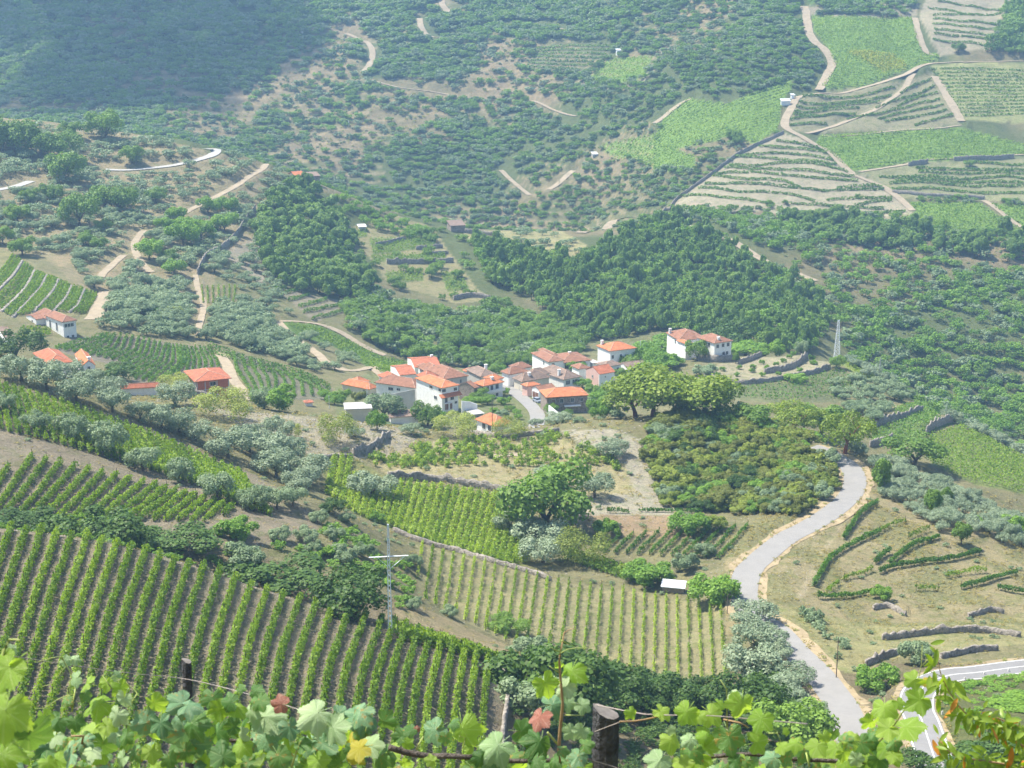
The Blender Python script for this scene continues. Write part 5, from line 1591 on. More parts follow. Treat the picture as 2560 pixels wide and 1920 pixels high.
# ------------------------------------------------------------------ woods, groves and scrub
CELL = np.zeros((nR, nA))
CELL[:-1, :-1] = (YR[1:] - YR[:-1])[:, None] * (AC[1:] - AC[:-1])[None] * YR[:-1][:, None]
FREE = ~ROADM
for t_, p_, y0_, y1_ in [('C', F_BIG, 860, 1600), ('C', F_LOW, 860, 1600), ('C', F_RIGHT, 850, 1600), ('C', F_RIGHT2, 850, 1600), ('C', F_TOP, 860, 1600), ('C', F_TERR, 860, 1600), ('B', F_MID, 860, 1600), ('B', F_STRIP, 860, 1600), ('B', F_SIDE, 860, 1600),
                         ('C', [(740, 820), (880, 860), (960, 930), (1130, 1050), (1230, 1090), (1350, 1140), (1400, 1190), (1480, 1230), (1530, 1300), (1500, 1360), (1200, 1330), (600, 1280), (80, 1280), (60, 1250), (300, 1050), (560, 890)], 860, 1600),
                         ('C', [(720, 560), (960, 540), (1560, 100), (1560, 20), (870, 20), (870, -60), (2300, -80), (2120, 40), (1980, 340), (2300, 350), (2300, 1240), (1450, 1220), (900, 900), (700, 820)], 880, 1600),
                         ('D', [(-60, 150), (60, 170), (270, 280), (600, 430), (620, 480), (560, 560), (160, 600), (-60, 660)], 540, 740), ('E', [(-280, 590), (0, 620), (400, 815), (540, 845), (400, 950), (330, 900), (60, 740)], 560, 760),
                         ('G', F_GRAPE, 420, 620), ('D', [(1680, 385), (2110, 480), (2130, 550), (1930, 610), (1800, 560)], 540, 790), ('D', [(1230, 380), (1460, 380), (1470, 500), (1240, 500)], 540, 800), ('M', [(490, 480), (640, 380), (930, 345), (1240, 370), (1560, 430), (1830, 450), (1970, 520), (1980, 660), (1700, 700), (1200, 790), (1150, 640), (900, 590), (620, 520)], 440, 625),
                         ('D', [(1290, 720), (1640, 820), (2050, 990), (2050, 1080), (1560, 1080), (1420, 860)], 440, 650),
                         ('E', [(120, 950), (520, 820), (760, 800), (1320, 750), (1980, 700), (1980, 960), (1660, 1000), (1660, 1180), (1400, 1240), (100, 1240)], 440, 640)]:
    FREE &= ~zone(t_, p_, y0_, y1_)
INVIEW = (GU > -150) & (GU < W + 150) & (GV > -120) & (GV < H + 60)


def sprinkle(mask, per_m2, seed, dmin=0.0):
    """random feet of trees over a piece of land"""
    rng = np.random.default_rng(seed)
    w = (CELL * per_m2 * (mask & FREE & INVIEW)).ravel()
    tot = w.sum()
    n = int(tot)
    if n < 1:
        return np.zeros((0, 3))
    ids = rng.choice(len(w), n, p=w / tot)
    i, j = np.divmod(ids, nA)
    a = AC[j] + rng.random(n) * (AC[np.minimum(j + 1, nA - 1)] - AC[j])
    y = YR[i] + rng.random(n) * (YR[np.minimum(i + 1, nR - 1)] - YR[i])
    x = a * y
    if dmin > 0:
        order = rng.permutation(n)
        grid, keep = {}, []
        for q in order:
            cx, cy_ = int(x[q] // dmin), int(y[q] // dmin)
            bad = False
            for ax in (cx - 1, cx, cx + 1):
                for ay in (cy_ - 1, cy_, cy_ + 1):
                    for s_ in grid.get((ax, ay), ()):
                        if (x[s_] - x[q]) ** 2 + (y[s_] - y[q]) ** 2 < dmin * dmin:
                            bad = True
                            break
                    if bad:
                        break
                if bad:
                    break
            if not bad:
                grid.setdefault((cx, cy_), []).append(q)
                keep.append(q)
        x, y = x[keep], y[keep]
    return np.stack([x, y, hgt(x, y)], 1)


def mass(name, meshes, P, wid, hei, label, cat, seed=1):
    """a wood too dense to count: one object whose trees are instanced on points"""
    if len(P) == 0:
        return
    rng = np.random.default_rng(seed)
    me = bpy.data.meshes.new(name)
    me.vertices.add(len(P))
    me.vertices.foreach_set('co', np.asarray(P, np.float32).ravel())
    a = me.attributes.new('scl', 'FLOAT_VECTOR', 'POINT')
    a.data.foreach_set('vector', np.stack([wid, wid, hei], 1).astype(np.float32).ravel())
    a = me.attributes.new('spin', 'FLOAT_VECTOR', 'POINT')
    a.data.foreach_set('vector', np.stack([np.zeros(len(P)), np.zeros(len(P)), rng.random(len(P)) * 6.28], 1).astype(np.float32).ravel())
    a = me.attributes.new('pick', 'INT', 'POINT')
    a.data.foreach_set('value', rng.integers(0, len(meshes), len(P)).astype(np.int32))
    o = ob(name, me)
    pc = bpy.data.collections.new(name + '_kinds')
    for i, m_ in enumerate(meshes):
        pc.objects.link(bpy.data.objects.new('%s_kind_%02d' % (name, i), m_))
    ng = bpy.data.node_groups.new(name, 'GeometryNodeTree')
    ng.interface.new_socket('Geometry', in_out='INPUT', socket_type='NodeSocketGeometry')
    ng.interface.new_socket('Geometry', in_out='OUTPUT', socket_type='NodeSocketGeometry')
    gi = ng.nodes.new('NodeGroupInput')
    go = ng.nodes.new('NodeGroupOutput')
    ins = ng.nodes.new('GeometryNodeInstanceOnPoints')
    ci = ng.nodes.new('GeometryNodeCollectionInfo')
    ci.inputs['Collection'].default_value = pc
    ci.inputs['Separate Children'].default_value = True
    ci.inputs['Reset Children'].default_value = True

    def attr(nm, dt):
        n_ = ng.nodes.new('GeometryNodeInputNamedAttribute')
        n_.data_type = dt
        n_.inputs['Name'].default_value = nm
        return n_.outputs['Attribute']
    ng.links.new(gi.outputs[0], ins.inputs['Points'])
    ng.links.new(ci.outputs[0], ins.inputs['Instance'])
    ins.inputs['Pick Instance'].default_value = True
    ng.links.new(attr('pick', 'INT'), ins.inputs['Instance Index'])
    ng.links.new(attr('spin', 'FLOAT_VECTOR'), ins.inputs['Rotation'])
    ng.links.new(attr('scl', 'FLOAT_VECTOR'), ins.inputs['Scale'])
    ng.links.new(ins.outputs[0], go.inputs[0])
    md = o.modifiers.new('trees', 'NODES')
    md.node_group = ng
    return kind(o, 'stuff', label, cat)


def sizes(n, w0, w1, r0, r1, seed):
    rng = np.random.default_rng(seed)
    w = w0 + (w1 - w0) * rng.random(n) ** 1.3
    return w, w * (r0 + (r1 - r0) * rng.random(n))


def grove(P, k, w, h, n_single, label, group, seed, mass_label, mass_name):
    """the largest as single trees, the rest as one mass"""
    d = P[:, 1] * CP - P[:, 2] * SP
    u, v = uv_of(P[:, 0] / P[:, 1], P[:, 2] / P[:, 1])
    score = w / d * ((u > 0) & (u < W) & (v > 0) & (v < H))
    order = np.argsort(-score)
    for q in order[:n_single]:
        tree_at(k, P[q], float(w[q]), float(h[q]), label, group, small=score[q] * F < 26)
    r = order[n_single:]
    if len(r):
        mass(mass_name, SMALL[k], P[r], w[r], h[r], mass_label, 'trees', seed)


# olive groves
OL1 = (STEPF < 0.8) & zone('d', [(-80, 265), (250, 292), (470, 325), (570, 360), (640, 395), (600, 440), (540, 490), (480, 560), (430, 640), (430, 690), (250, 690), (215, 640), (180, 600), (100, 550), (-80, 520)], 560, 925)
P = sprinkle(OL1, 0.048, 11, 3.8)
w, h = sizes(len(P), 3.6, 6.4, 0.65, 0.85, 11)
grove(P, 'olive', w, h, 60, 'grey green olive tree on the dry left hillside', 'olives on the dry left hillside', 12, 'olive trees thickly dotted over the dry left hillside', 'olive_grove')
OL2 = zone('D', [(480, 600), (700, 470), (960, 390), (1230, 505), (1480, 480), (1640, 560), (1850, 690), (1940, 740), (1800, 850), (1600, 800), (1300, 700), (1180, 720), (900, 690), (640, 640)], 500, 720)
P = sprinkle(OL2, 0.075, 13, 3.4)
w, h = sizes(len(P), 4.2, 6.6, 0.65, 0.85, 13)
grove(P, 'olive', w, h, 60, 'grey olive tree in the dense grove right of the white farmhouse', 'olives of the dense left grove', 14, 'dense grey green olive grove right of the white farmhouse', 'olive_grove')
OL3 = zone('D', [(1330, 340), (1480, 240), (1560, 80), (1800, 230), (1680, 330), (1780, 430), (1900, 590), (1760, 640), (1560, 480)], 560, 860)
P = sprinkle(OL3, 0.05, 15, 3.4)
w, h = sizes(len(P), 2.6, 5.0, 0.65, 0.85, 15)
grove(P, 'olive', w, h, 10, 'olive on the pale stony slope below the dark wood', 'olives on the pale stony slope', 16, 'olive trees on the pale stony slope below the dark wood', 'olive_grove')
OL4 = zone('E', [(-300, 700), (0, 760), (240, 860), (330, 900), (250, 950), (-100, 900), (-300, 800)], 500, 700)
P = sprinkle(OL4, 0.035, 17, 4.0)
w, h = sizes(len(P), 3.6, 5.4, 0.65, 0.85, 17)
grove(P, 'olive', w, h, 20, 'olive on the narrow terraces above the village end', 'olives on the narrow terraces', 18, 'olive trees on the narrow terraces above the village end', 'olive_grove')
OL5 = zone('N', [(960, 110), (1250, 250), (1600, 390), (1900, 520), (2300, 680), (2300, 1000), (1950, 960), (1700, 830), (1480, 830), (1060, 570), (1010, 430), (930, 260)], 310, 416)
P = sprinkle(OL5, 0.10, 19, 2.6)
w, h = sizes(len(P), 2.6, 4.4, 0.7, 0.95, 19)
grove(P, 'silver', w, h, 80, 'pale silvery olive tree on the slope right of the road bend', 'olives right of the road bend', 20, 'more silvery olives on the slope right of the road bend', 'olive_grove')
OL6 = zone('N', [(720, 80), (960, 110), (1250, 230), (1600, 350), (1900, 500), (2300, 660), (2300, 720), (1900, 560), (1500, 420), (1200, 310), (960, 210), (740, 180)], 385, 420)
P = sprinkle(OL6, 0.22, 21, 2.2)
w, h = sizes(len(P), 2.6, 4.2, 0.7, 0.95, 21)
grove(P, 'silver', w, h, 40, 'bright silvery olive on the ridge line right of the road', 'olives on the right ridge line', 22, 'more olives on the right ridge line', 'olive_grove')
OL7 = zone('G', [(1080, 585), (1330, 650), (1500, 765), (1750, 840), (2000, 960), (2300, 1110), (2300, 1280), (1900, 1090), (1700, 970), (1460, 840), (1300, 770), (1150, 690)], 500, 620)
P = sprinkle(OL7, 0.07, 23, 3.0)
w, h = sizes(len(P), 3.4, 5.2, 0.7, 0.9, 23)
grove(P, 'silver', w, h, 60, 'olive on the far ridge running down from the steel mast', 'olives on the mast ridge', 24, 'olive belt on the far ridge below the steel mast', 'olive_grove')
OL8 = zone('G', [(1000, 790), (1200, 740), (1450, 800), (1500, 880), (1300, 1000), (1250, 1080), (1080, 930)], 480, 610)
P = sprinkle(OL8, 0.05, 25, 3.2)
w, h = sizes(len(P), 3.2, 5.4, 0.7, 0.9, 25)
grove(P, 'olive', w, h, 30, 'grey olive on the brown terraces behind the road end', 'olives behind the road end', 26, 'olives on the brown terraces', 'olive_grove')
OL9 = zone('E', [(880, 60), (1480, 60), (1650, 130), (1640, 190), (960, 150)], 760, 940)
P = sprinkle(OL9, 0.012, 27, 5.0)
w, h = sizes(len(P), 3.5, 5.5, 0.7, 0.9, 27)
grove(P, 'olive', w, h, 0, '', '', 28, 'scattered olives on the yellow ridge behind the village', 'olive_grove')

# scrub mound left of the road
MD = zone('d', [(1385, 960), (1420, 915), (1500, 898), (1650, 915), (1760, 955), (1800, 1005), (1788, 1062), (1720, 1112), (1560, 1112), (1440, 1095), (1410, 1030)], 340, 445)
P = sprinkle(MD, 0.34, 31, 1.25)
w, h = sizes(len(P), 2.0, 5.2, 0.6, 0.9, 31)
o_ = np.argsort(-w)
P, w, h = P[o_], w[o_], h[o_]
rg = np.random.default_rng(5)
kk = rg.choice(5, len(P), p=[0.36, 0.27, 0.12, 0.15, 0.10])
for q in range(len(P)):
    k = ('yellow', 'brown', 'grey', 'lush', 'oak')[kk[q]]
    if q < 290:
        adj = {'yellow': 'yellow green', 'brown': 'brownish', 'grey': 'grey green', 'lush': 'fresh green', 'oak': 'dark green'}[k]
        if TRUNK[k] is None:
            tree_at(k, P[q], float(w[q]), float(h[q]), adj + ' shrub in the thicket covering the mound by the road', adj + ' shrubs of the mound')
        else:
            tree_at('bush' if k == 'lush' else 'darkbush', P[q], float(w[q]), float(h[q]), adj + ' bush in the thicket covering the mound by the road', adj + ' bushes of the mound')
mass('mound_scrub', SMALL['yellow'] + SMALL['brown'], P[290:], w[290:], h[290:], 'low yellow green scrub between the shrubs of the mound', 'scrub', 32)
# pine wood behind the village
PW = zone('d', [(1010, 520), (1240, 570), (1400, 482), (1490, 478), (1610, 555), (1760, 640), (1790, 700), (1740, 770), (1640, 745), (1440, 715), (1330, 735), (1250, 740), (1150, 650), (1060, 620)], 640, 930)
P = sprinkle(PW, 0.05, 33, 2.8)
w, h = sizes(len(P), 3.2, 5.6, 1.4, 2.3, 33)
grove(P, 'pine', w, h, 150, 'tall pine in the wood behind the village', 'pines of the wood behind the village', 34, 'pine wood covering the slope behind the village', 'pine_wood')
P = sprinkle(PW, 0.03, 35, 3.0)
w, h = sizes(len(P), 4.0, 7.0, 0.7, 1.0, 35)
grove(P, 'oak', w, h, 0, '', '', 36, 'leafy oaks mixed into the pine wood', 'oak_wood')
P = sprinkle(PW, 0.012, 55, 3.0)
w, h = sizes(len(P), 4.0, 7.0, 0.8, 1.2, 55)
grove(P, 'lush', w, h, 0, '', '', 56, 'light green trees mixed into the pine wood', 'oak_wood')
# dark wood on the left spur
DW = zone('d', [(545, 490), (600, 405), (650, 395), (700, 430), (770, 545), (800, 620), (780, 650), (700, 645), (600, 625), (570, 570)], 660, 935)
P = sprinkle(DW, 0.07, 37, 2.8)
w, h = sizes(len(P), 4.5, 7.5, 0.95, 1.5, 37)
grove(P, 'pine', w, h, 70, 'dark pine in the wood on the left spur', 'pines of the left spur wood', 38, 'dark pine wood on the left spur', 'pine_wood')
# valley behind the village
VW = zone('d', [(745, 665), (800, 630), (880, 660), (1000, 680), (1070, 660), (1260, 735), (1230, 790), (1080, 800), (900, 790), (860, 770), (760, 720)], 590, 800)
P = sprinkle(VW, 0.045, 39, 3.0)
w, h = sizes(len(P), 4.0, 8.0, 0.7, 1.0, 39)
grove(P, 'oak', w, h, 110, 'leafy oak in the hollow right behind the village', 'oaks in the hollow behind the village', 40, 'leafy oaks filling the hollow behind the village', 'oak_wood')
P = sprinkle(VW, 0.02, 41, 3.0)
w, h = sizes(len(P), 3.5, 6.0, 0.7, 1.0, 41)
grove(P, 'grey', w, h, 0, '', '', 42, 'grey green scrub in the hollow behind the village', 'scrub')
TE = zone('d', [(690, 450), (850, 465), (980, 500), (1060, 560), (1060, 650), (900, 650), (780, 640), (700, 520)], 690, 935)
P = sprinkle(TE, 0.006, 43, 3.5)
w, h = sizes(len(P), 3.0, 6.0, 0.7, 1.0, 43)
grove(P, 'oak', w, h, 40, 'bush on the vine terraces above the village', 'bushes on the vine terraces', 44, 'more bushes on the vine terraces', 'oak_wood')
P = sprinkle(zone('d', [(690, 445), (760, 430), (850, 470), (930, 510), (880, 520), (720, 470)], 780, 940), 0.04, 45, 3.0)
w, h = sizes(len(P), 3.0, 6.0, 0.7, 1.0, 45)
grove(P, 'lush', w, h, 0, '', '', 46, 'green hedge trees along the top of the spur', 'oak_wood')
# opposite slope on the right
OS = zone('d', [(1440, 462), (1700, 462), (1990, 478), (2300, 520), (2300, 1010), (2100, 960), (1850, 815), (1800, 690), (1600, 545), (1490, 478)], 600, 965)
patch = np.clip((0.35 - nw[..., 0]) * 3.0, 0.35, 1.0) * np.clip(1 + 0.9 * fbm(GX, GY, 40.0, 2, 78), 0.3, 1.7)
P = sprinkle(OS, 0.05 * patch, 47, 2.2)
w, h = sizes(len(P), 3.4, 6.6, 0.65, 1.0, 47)
rg = np.random.default_rng(9)
kk = rg.random(len(P))
for k, a, b, lab in (('oak', 0, 0.35, 'green oak scrub on the slope across the valley at the right'), ('grey', 0.35, 0.62, 'grey green scrub on the slope across the valley at the right'), ('lush', 0.62, 1.0, 'fresh green scrub on the slope across the valley at the right')):
    m_ = (kk >= a) & (kk < b)
    grove(P[m_], k, w[m_], h[m_], 0, '', '', int(a * 100) + 50, lab, 'scrub_wood')
# right of it, a belt of taller trees under the upper right vineyards
P = sprinkle(zone('C', [(700, 1340), (1500, 1390), (1750, 1440), (2300, 1460), (2300, 1600), (1500, 1560), (900, 1480)], 820, 990), 0.03, 51, 3.0)
w, h = sizes(len(P), 5.0, 9.0, 0.9, 1.4, 51)
grove(P, 'pine', w, h, 40, 'tall tree in the belt below the green plots at the right edge', 'belt of trees below the green plots', 52, 'belt of trees below the green plots', 'pine_wood')
P = sprinkle(zone('C', [(2120, 40), (2300, -60), (2300, 350), (1985, 345)], 1000, 1600), 0.05, 53, 3.0)
w, h = sizes(len(P), 5.0, 9.0, 0.9, 1.3, 53)
grove(P, 'oak', w, h, 0, '', '', 54, 'dark wood at the upper right corner', 'oak_wood')
for i, (x, y) in enumerate([(640, 1260), (745, 1255), (1190, 1215), (1880, 1025), (1810, 325), (430, 860), (455, 890)]):
    tree_px('oak', 'C', x, y, [40, 36, 30, 55, 70, 80, 60][i], ['small tree at the foot of the striped slope', 'small tree right of the first at the foot of the striped slope', 'tiny tree inside the striped slope', 'lone tree on the stripes under the long green plot', 'lone tree at the track junction under the wood', 'upper tree of the pair by the green terraces', 'lower tree of the pair by the green terraces'][i], 0.9, 880, 1500)
# far slopes: dense woods where the photograph is dark, thin scrub where soil shows
FARZ = (GY > 935) & (GY < 2100)
dense = zone('B', [(-820, -80), (-820, 560), (-560, 590), (-300, 500), (-100, 300), (100, 100), (300, -80)], 1000, 2200) | zone('B', [(300, 430), (420, 250), (640, 240), (900, 230), (990, 430), (700, 495), (330, 495)], 1000, 2000) \
    | zone('C', [(-500, 300), (0, 180), (500, 20), (880, 60), (870, 160), (990, 330), (960, 470), (800, 460), (640, 520), (380, 635), (160, 590), (0, 700), (-300, 600), (-600, 520)], 900, 2000) \
    | zone('B', [(0, 1000), (500, 850), (1000, 950), (1500, 980), (1800, 1050), (1950, 1330), (1500, 1440), (900, 1420), (500, 1300), (0, 1200)], 930, 1300) \
    | zone('B', [(700, 620), (1150, 600), (1600, 720), (2000, 750), (1700, 900), (1000, 960), (780, 860)], 930, 1400) | zone('B', [(760, -60), (2300, -60), (2200, 100), (1950, 250), (1500, 200), (900, 200)], 1000, 2200)
bare = BARE
soilw = np.clip((nw[..., 0] - 0.08) / 0.3, 0, 1)
dn = 0.05 * (1 - 0.7 * soilw)
dn = np.where(dense, 0.05, dn)
dn = np.where(bare & ~dense, 0.011 + 0.006 * (1 - soilw), dn) * np.where(old & (STEPF > 0.6), 0.3, 1.15)
dn = dn * np.clip(1 + 0.9 * fbm(GX, GY, 45.0, 2, 77), 0.3, 1.8)
P = sprinkle(FARZ, dn, 61, 0)
rg = np.random.default_rng(19)
w, h = sizes(len(P), 3.4, 10.0, 0.55, 0.9, 61)
kk = rg.random(len(P))
for k, a, b, lab in (('oak', 0, 0.40, 'oak and strawberry scrub covering the far slopes'), ('grey', 0.40, 0.72, 'grey green brush covering the far slopes'), ('darkbush', 0.72, 0.82, 'dark evergreen brush on the far slopes'), ('lush', 0.82, 1.0, 'fresh green brush on the far slopes')):
    m_ = (kk >= a) & (kk < b)
    mass('far_wood', SMALL[k], P[m_], w[m_], h[m_], lab, 'trees', int(a * 100) + 62)
P = sprinkle((FARZ | OS) & ~dense, np.where(bare, 0.018, 0.03), 65, 0)
w, h = sizes(len(P), 1.4, 3.4, 0.5, 0.8, 65)
kk = np.random.default_rng(6).random(len(P))
mass('low_brush', SMALL['grey'], P[kk < 0.5], w[kk < 0.5], h[kk < 0.5], 'low grey green brush between the trees of the far slopes', 'scrub', 66)
mass('low_brush', SMALL['feather'], P[kk >= 0.5], w[kk >= 0.5], h[kk >= 0.5], 'low green brush between the trees of the far slopes', 'scrub', 67)
# loose stones
def rock_mesh(seed):
    rng = np.random.default_rng(seed)
    V = np.array([[1, 0, 0], [-1, 0, 0], [0, 1, 0], [0, -1, 0], [0, 0, 0.7], [0, 0, -0.5], [0.6, 0.6, 0.4], [-0.6, 0.5, 0.4], [0.5, -0.6, 0.35], [-0.5, -0.6, 0.4]]) * (0.75 + 0.5 * rng.random((10, 3)))
    Fq = [(4, 8, 0, 6), (4, 6, 2, 7), (4, 7, 1, 9), (4, 9, 3, 8), (5, 2, 6, 0), (5, 1, 7, 2), (5, 3, 9, 1), (5, 0, 8, 3)]
    return quads_mesh('stone', V * 0.5, Fq, [M['rock']])


M['rock'] = mat_plain('pale_schist', (0.40, 0.36, 0.31), 0.3, 2.0)
ROCKS = [rock_mesh(i) for i in range(4)]
scree = zone('Q', [(1480, 40), (1800, 30), (2050, 130), (2080, 300), (2250, 520), (2300, 620), (1560, 600), (1550, 440), (1940, 430), (1640, 150)], 340, 445) | zone('Q', [(-500, -80), (430, 0), (600, 100), (430, 200), (0, 215), (-300, 100)], 365, 440) | zone('J', [(300, 150), (480, 100), (430, 330), (330, 420), (200, 380)], 280, 360) | zone('J', [(580, 250), (1000, 60), (850, 560), (700, 520)], 270, 350)
P = sprinkle((GY > 232) & (GY < 440) & ~zone('d', F3A, 270, 380), np.where(scree, 0.30, 0.035), 83, 0)
w, h = sizes(len(P), 0.25, 0.8, 0.5, 0.8, 83)
mass('loose_stones', ROCKS, P, w, h, 'loose pale stones on the dry slopes and banks', 'stones', 84)
P = sprinkle(zone('d', FIELD1, 90, 244), 0.25, 85, 0)
w, h = sizes(len(P), 0.12, 0.35, 0.5, 0.8, 85)
mass('loose_stones', ROCKS, P, w, h, 'small stones on the soil of the nearest vineyard', 'stones', 86)
# weeds along the road edges
rg = np.random.default_rng(90)
P = []
for c_, hw in ((main_c, 2.75), (low_c, 2.95)):
    dd = np.gradient(c_[:, :2], axis=0)
    dd /= np.linalg.norm(dd, axis=1)[:, None] + 1e-9
    for s_ in (-1, 1):
        for k_ in range(1):
            q = rg.integers(0, len(c_), len(c_))
            o_ = hw + np.abs(rg.normal(size=len(q))) * 0.8
            P.append(np.stack([c_[q, 0] + s_ * dd[q, 1] * o_, c_[q, 1] - s_ * dd[q, 0] * o_], 1))
P = np.vstack(P)
P = np.column_stack([P, hgt(P[:, 0], P[:, 1])])
w, h = sizes(len(P), 0.3, 0.9, 0.5, 0.9, 91)
mass('verge_weeds', SMALL['dry'] + SMALL['feather'][:1], P, w, h, 'dry weeds along the road edges', 'weeds', 92)
# rough herbs on dry ground
NEARZ = (GY > 225) & (GY < 450) & ~zone('d', FIELD2, 230, 340) & ~zone('d', F3A, 270, 380)
P = sprinkle(NEARZ, 0.10 + 0.5 * (rs & (STEP2 > 0.5)), 71, 0)
w, h = sizes(len(P), 0.5, 1.4, 0.5, 0.8, 71)
mass('dry_scrub', SMALL['dry'], P, w, h, 'tufts of dry grass and herbs on the banks', 'scrub', 72)
P = sprinkle(NEARZ, 0.008, 73, 0)
w, h = sizes(len(P), 0.8, 2.0, 0.5, 0.9, 73)
mass('low_scrub', SMALL['grey'], P, w, h, 'low grey green scrub on the banks', 'scrub', 74)
P = sprinkle(zone('J', [(1700, 1000), (2300, 980), (2300, 1700), (1780, 1700), (1660, 1200)], 130, 262), 0.16, 75, 0)
w, h = sizes(len(P), 0.7, 1.6, 0.3, 0.5, 75)
mass('green_scrub', SMALL['bush'], P, w, h, 'green undergrowth inside the lower road bend', 'scrub', 76)
P = sprinkle(zone('d', [(1110, 1440), (1200, 1400), (1330, 1460), (1560, 1520), (1650, 1430), (1700, 1500), (1800, 1600), (1850, 1720), (1110, 1720)], 150, 262), 0.13, 77, 0)
w, h = sizes(len(P), 1.4, 3.6, 0.6, 0.9, 77)
mass('gully_scrub', SMALL['darkbush'], P, w, h, 'dark undergrowth in the gully below the straw coloured vineyard', 'scrub', 78)
P = sprinkle(zone('J', [(700, 560), (1000, 700), (1240, 950), (1350, 1100), (1330, 1300), (1150, 1100), (900, 780)], 190, 300), 0.10, 79, 0)
w, h = sizes(len(P), 0.8, 2.2, 0.7, 1.1, 79)
mass('roadside_scrub', SMALL['grey'], P, w, h, 'grey green herbs on the bank right of the road', 'scrub', 80)
P = sprinkle(zone('d', [(-60, 1100), (230, 1110), (450, 1150), (650, 1160), (760, 1140), (880, 1190), (880, 1330), (700, 1290), (400, 1220), (-60, 1150)], 228, 300), 0.06, 81, 0)
w, h = sizes(len(P), 1.0, 2.6, 0.6, 0.9, 81)
mass('bank_scrub', SMALL['bush'], P, w, h, 'brambles on the bank behind the nearest vineyard', 'scrub', 82)

VG = zone('E', [(340, 1060), (560, 1130), (900, 1090), (1130, 1060), (1180, 1030), (1290, 1150), (1280, 1240), (900, 1240), (440, 1240)], 446, 500)
GREENSPOT = [(930, 1120, 90), (980, 1090, 110), (1030, 1110, 80), (1130, 1050, 60), (1130, 1110, 70), (1170, 1150, 55), (1210, 1170, 45), (1120, 1190, 70), (1080, 1170, 60), (1220, 1200, 45), (1580, 920, 110), (1560, 870, 100), (1610, 1010, 90), (1700, 1060, 110), (1680, 1110, 100), (1760, 1090, 120), (1490, 1150, 60), (1520, 1180, 60), (740, 1190, 60), (620, 1170, 60), (1000, 1040, 60), (90, 1110, 90), (30, 1080, 80), (1650, 1130, 90), (1850, 830, 110), (1900, 880, 120), (2000, 860, 150), (2080, 880, 140), (2140, 870, 120), (1080, 880, 90), (1100, 900, 80), (650, 880, 50)]
for i, (x, y, w) in enumerate(GREENSPOT):
    tree_px(['bush', 'oak', 'lush', 'grey'][i % 4] if i % 3 else 'lush', 'E', x, y, w, 'small green garden tree or bush between the village houses', 0.75, 448, 620, 'garden greenery of the village')
# ------------------------------------------------------------------ houses
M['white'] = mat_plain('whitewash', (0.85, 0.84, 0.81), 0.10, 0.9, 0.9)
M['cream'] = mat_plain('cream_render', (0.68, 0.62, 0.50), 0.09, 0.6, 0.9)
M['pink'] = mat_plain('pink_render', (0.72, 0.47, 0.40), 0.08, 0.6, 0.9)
M['greywall'] = mat_plain('grey_render_and_shade', (0.48, 0.46, 0.43), 0.12, 0.6, 0.9)  # grey walls, plus one white wall with its shade put into the colour
M['beige'] = mat_plain('beige_shaded_white', (0.60, 0.56, 0.47), 0.1, 0.5, 0.9)  # white garage walls, the shade on the front put into their colour
M['brownstone'] = mat_stone('brown_stone_wall', (0.30, 0.235, 0.19))
M['brick'] = mat_plain('red_hollow_brick', (0.52, 0.17, 0.10), 0.15, 2.0, 0.9)
M['concrete'] = mat_plain('concrete', (0.46, 0.44, 0.42), 0.12, 1.0, 0.9)
M['orange'] = mat_tile('new_orange_tiles', (0.56, 0.205, 0.095))
M['redtile'] = mat_tile('red_tiles', (0.45, 0.16, 0.09))
M['browntile'] = mat_tile('weathered_brown_tiles', (0.31, 0.155, 0.10))
M['greytile'] = mat_tile('lichen_grey_tiles', (0.26, 0.19, 0.15))
M['ridge'] = mat_tile('ridge_tiles', (0.55, 0.36, 0.26))
M['tin'] = mat_plain('zinc_sheet', (0.72, 0.74, 0.76), 0.08, 0.8, 0.4, 0.5)
M['glass'] = mat_plain('dark_window_glass', (0.035, 0.045, 0.06), 0.3, 1.0, 0.15, 0.5)
M['frame'] = mat_plain('painted_frame', (0.62, 0.60, 0.57), 0.05, 1.0)
M['door'] = mat_plain('brown_door', (0.22, 0.10, 0.06), 0.15, 2.0)


def win_mesh(w, h):
    b = MB()
    t = 0.1
    b.box(-w / 2 - t, w / 2 + t, -0.06, 0.04, h / 2, h / 2 + t)
    b.box(-w / 2 - t, w / 2 + t, -0.10, 0.04, -h / 2 - t, -h / 2)
    b.box(-w / 2 - t, -w / 2, -0.06, 0.04, -h / 2, h / 2)
    b.box(w / 2, w / 2 + t, -0.06, 0.04, -h / 2, h / 2)
    b.box(-0.03, 0.03, -0.045, 0.03, -h / 2, h / 2)
    return b.mesh('window', M['frame'])


WIN = {}


def opening(root, P, ax, nr, w, h, door=False):
    """window or door in a wall: P centre on the wall, ax along the wall, nr outwards"""
    key = (round(w, 2), round(h, 2), door)
    if key not in WIN:
        pane = MB().box(-w / 2, w / 2, -0.03, 0.02, -h / 2, h / 2).mesh('pane', M['door'] if door else M['glass'])
        WIN[key] = (win_mesh(w, h), pane)
    o = ob('door' if door else 'window', WIN[key][0], root)
    o.matrix_local = Matrix(((ax.x, -nr.x, 0, P.x), (ax.y, -nr.y, 0, P.y), (0, 0, 1, P.z), (0, 0, 0, 1)))
    ob('leaf' if door else 'pane', WIN[key][1], o)


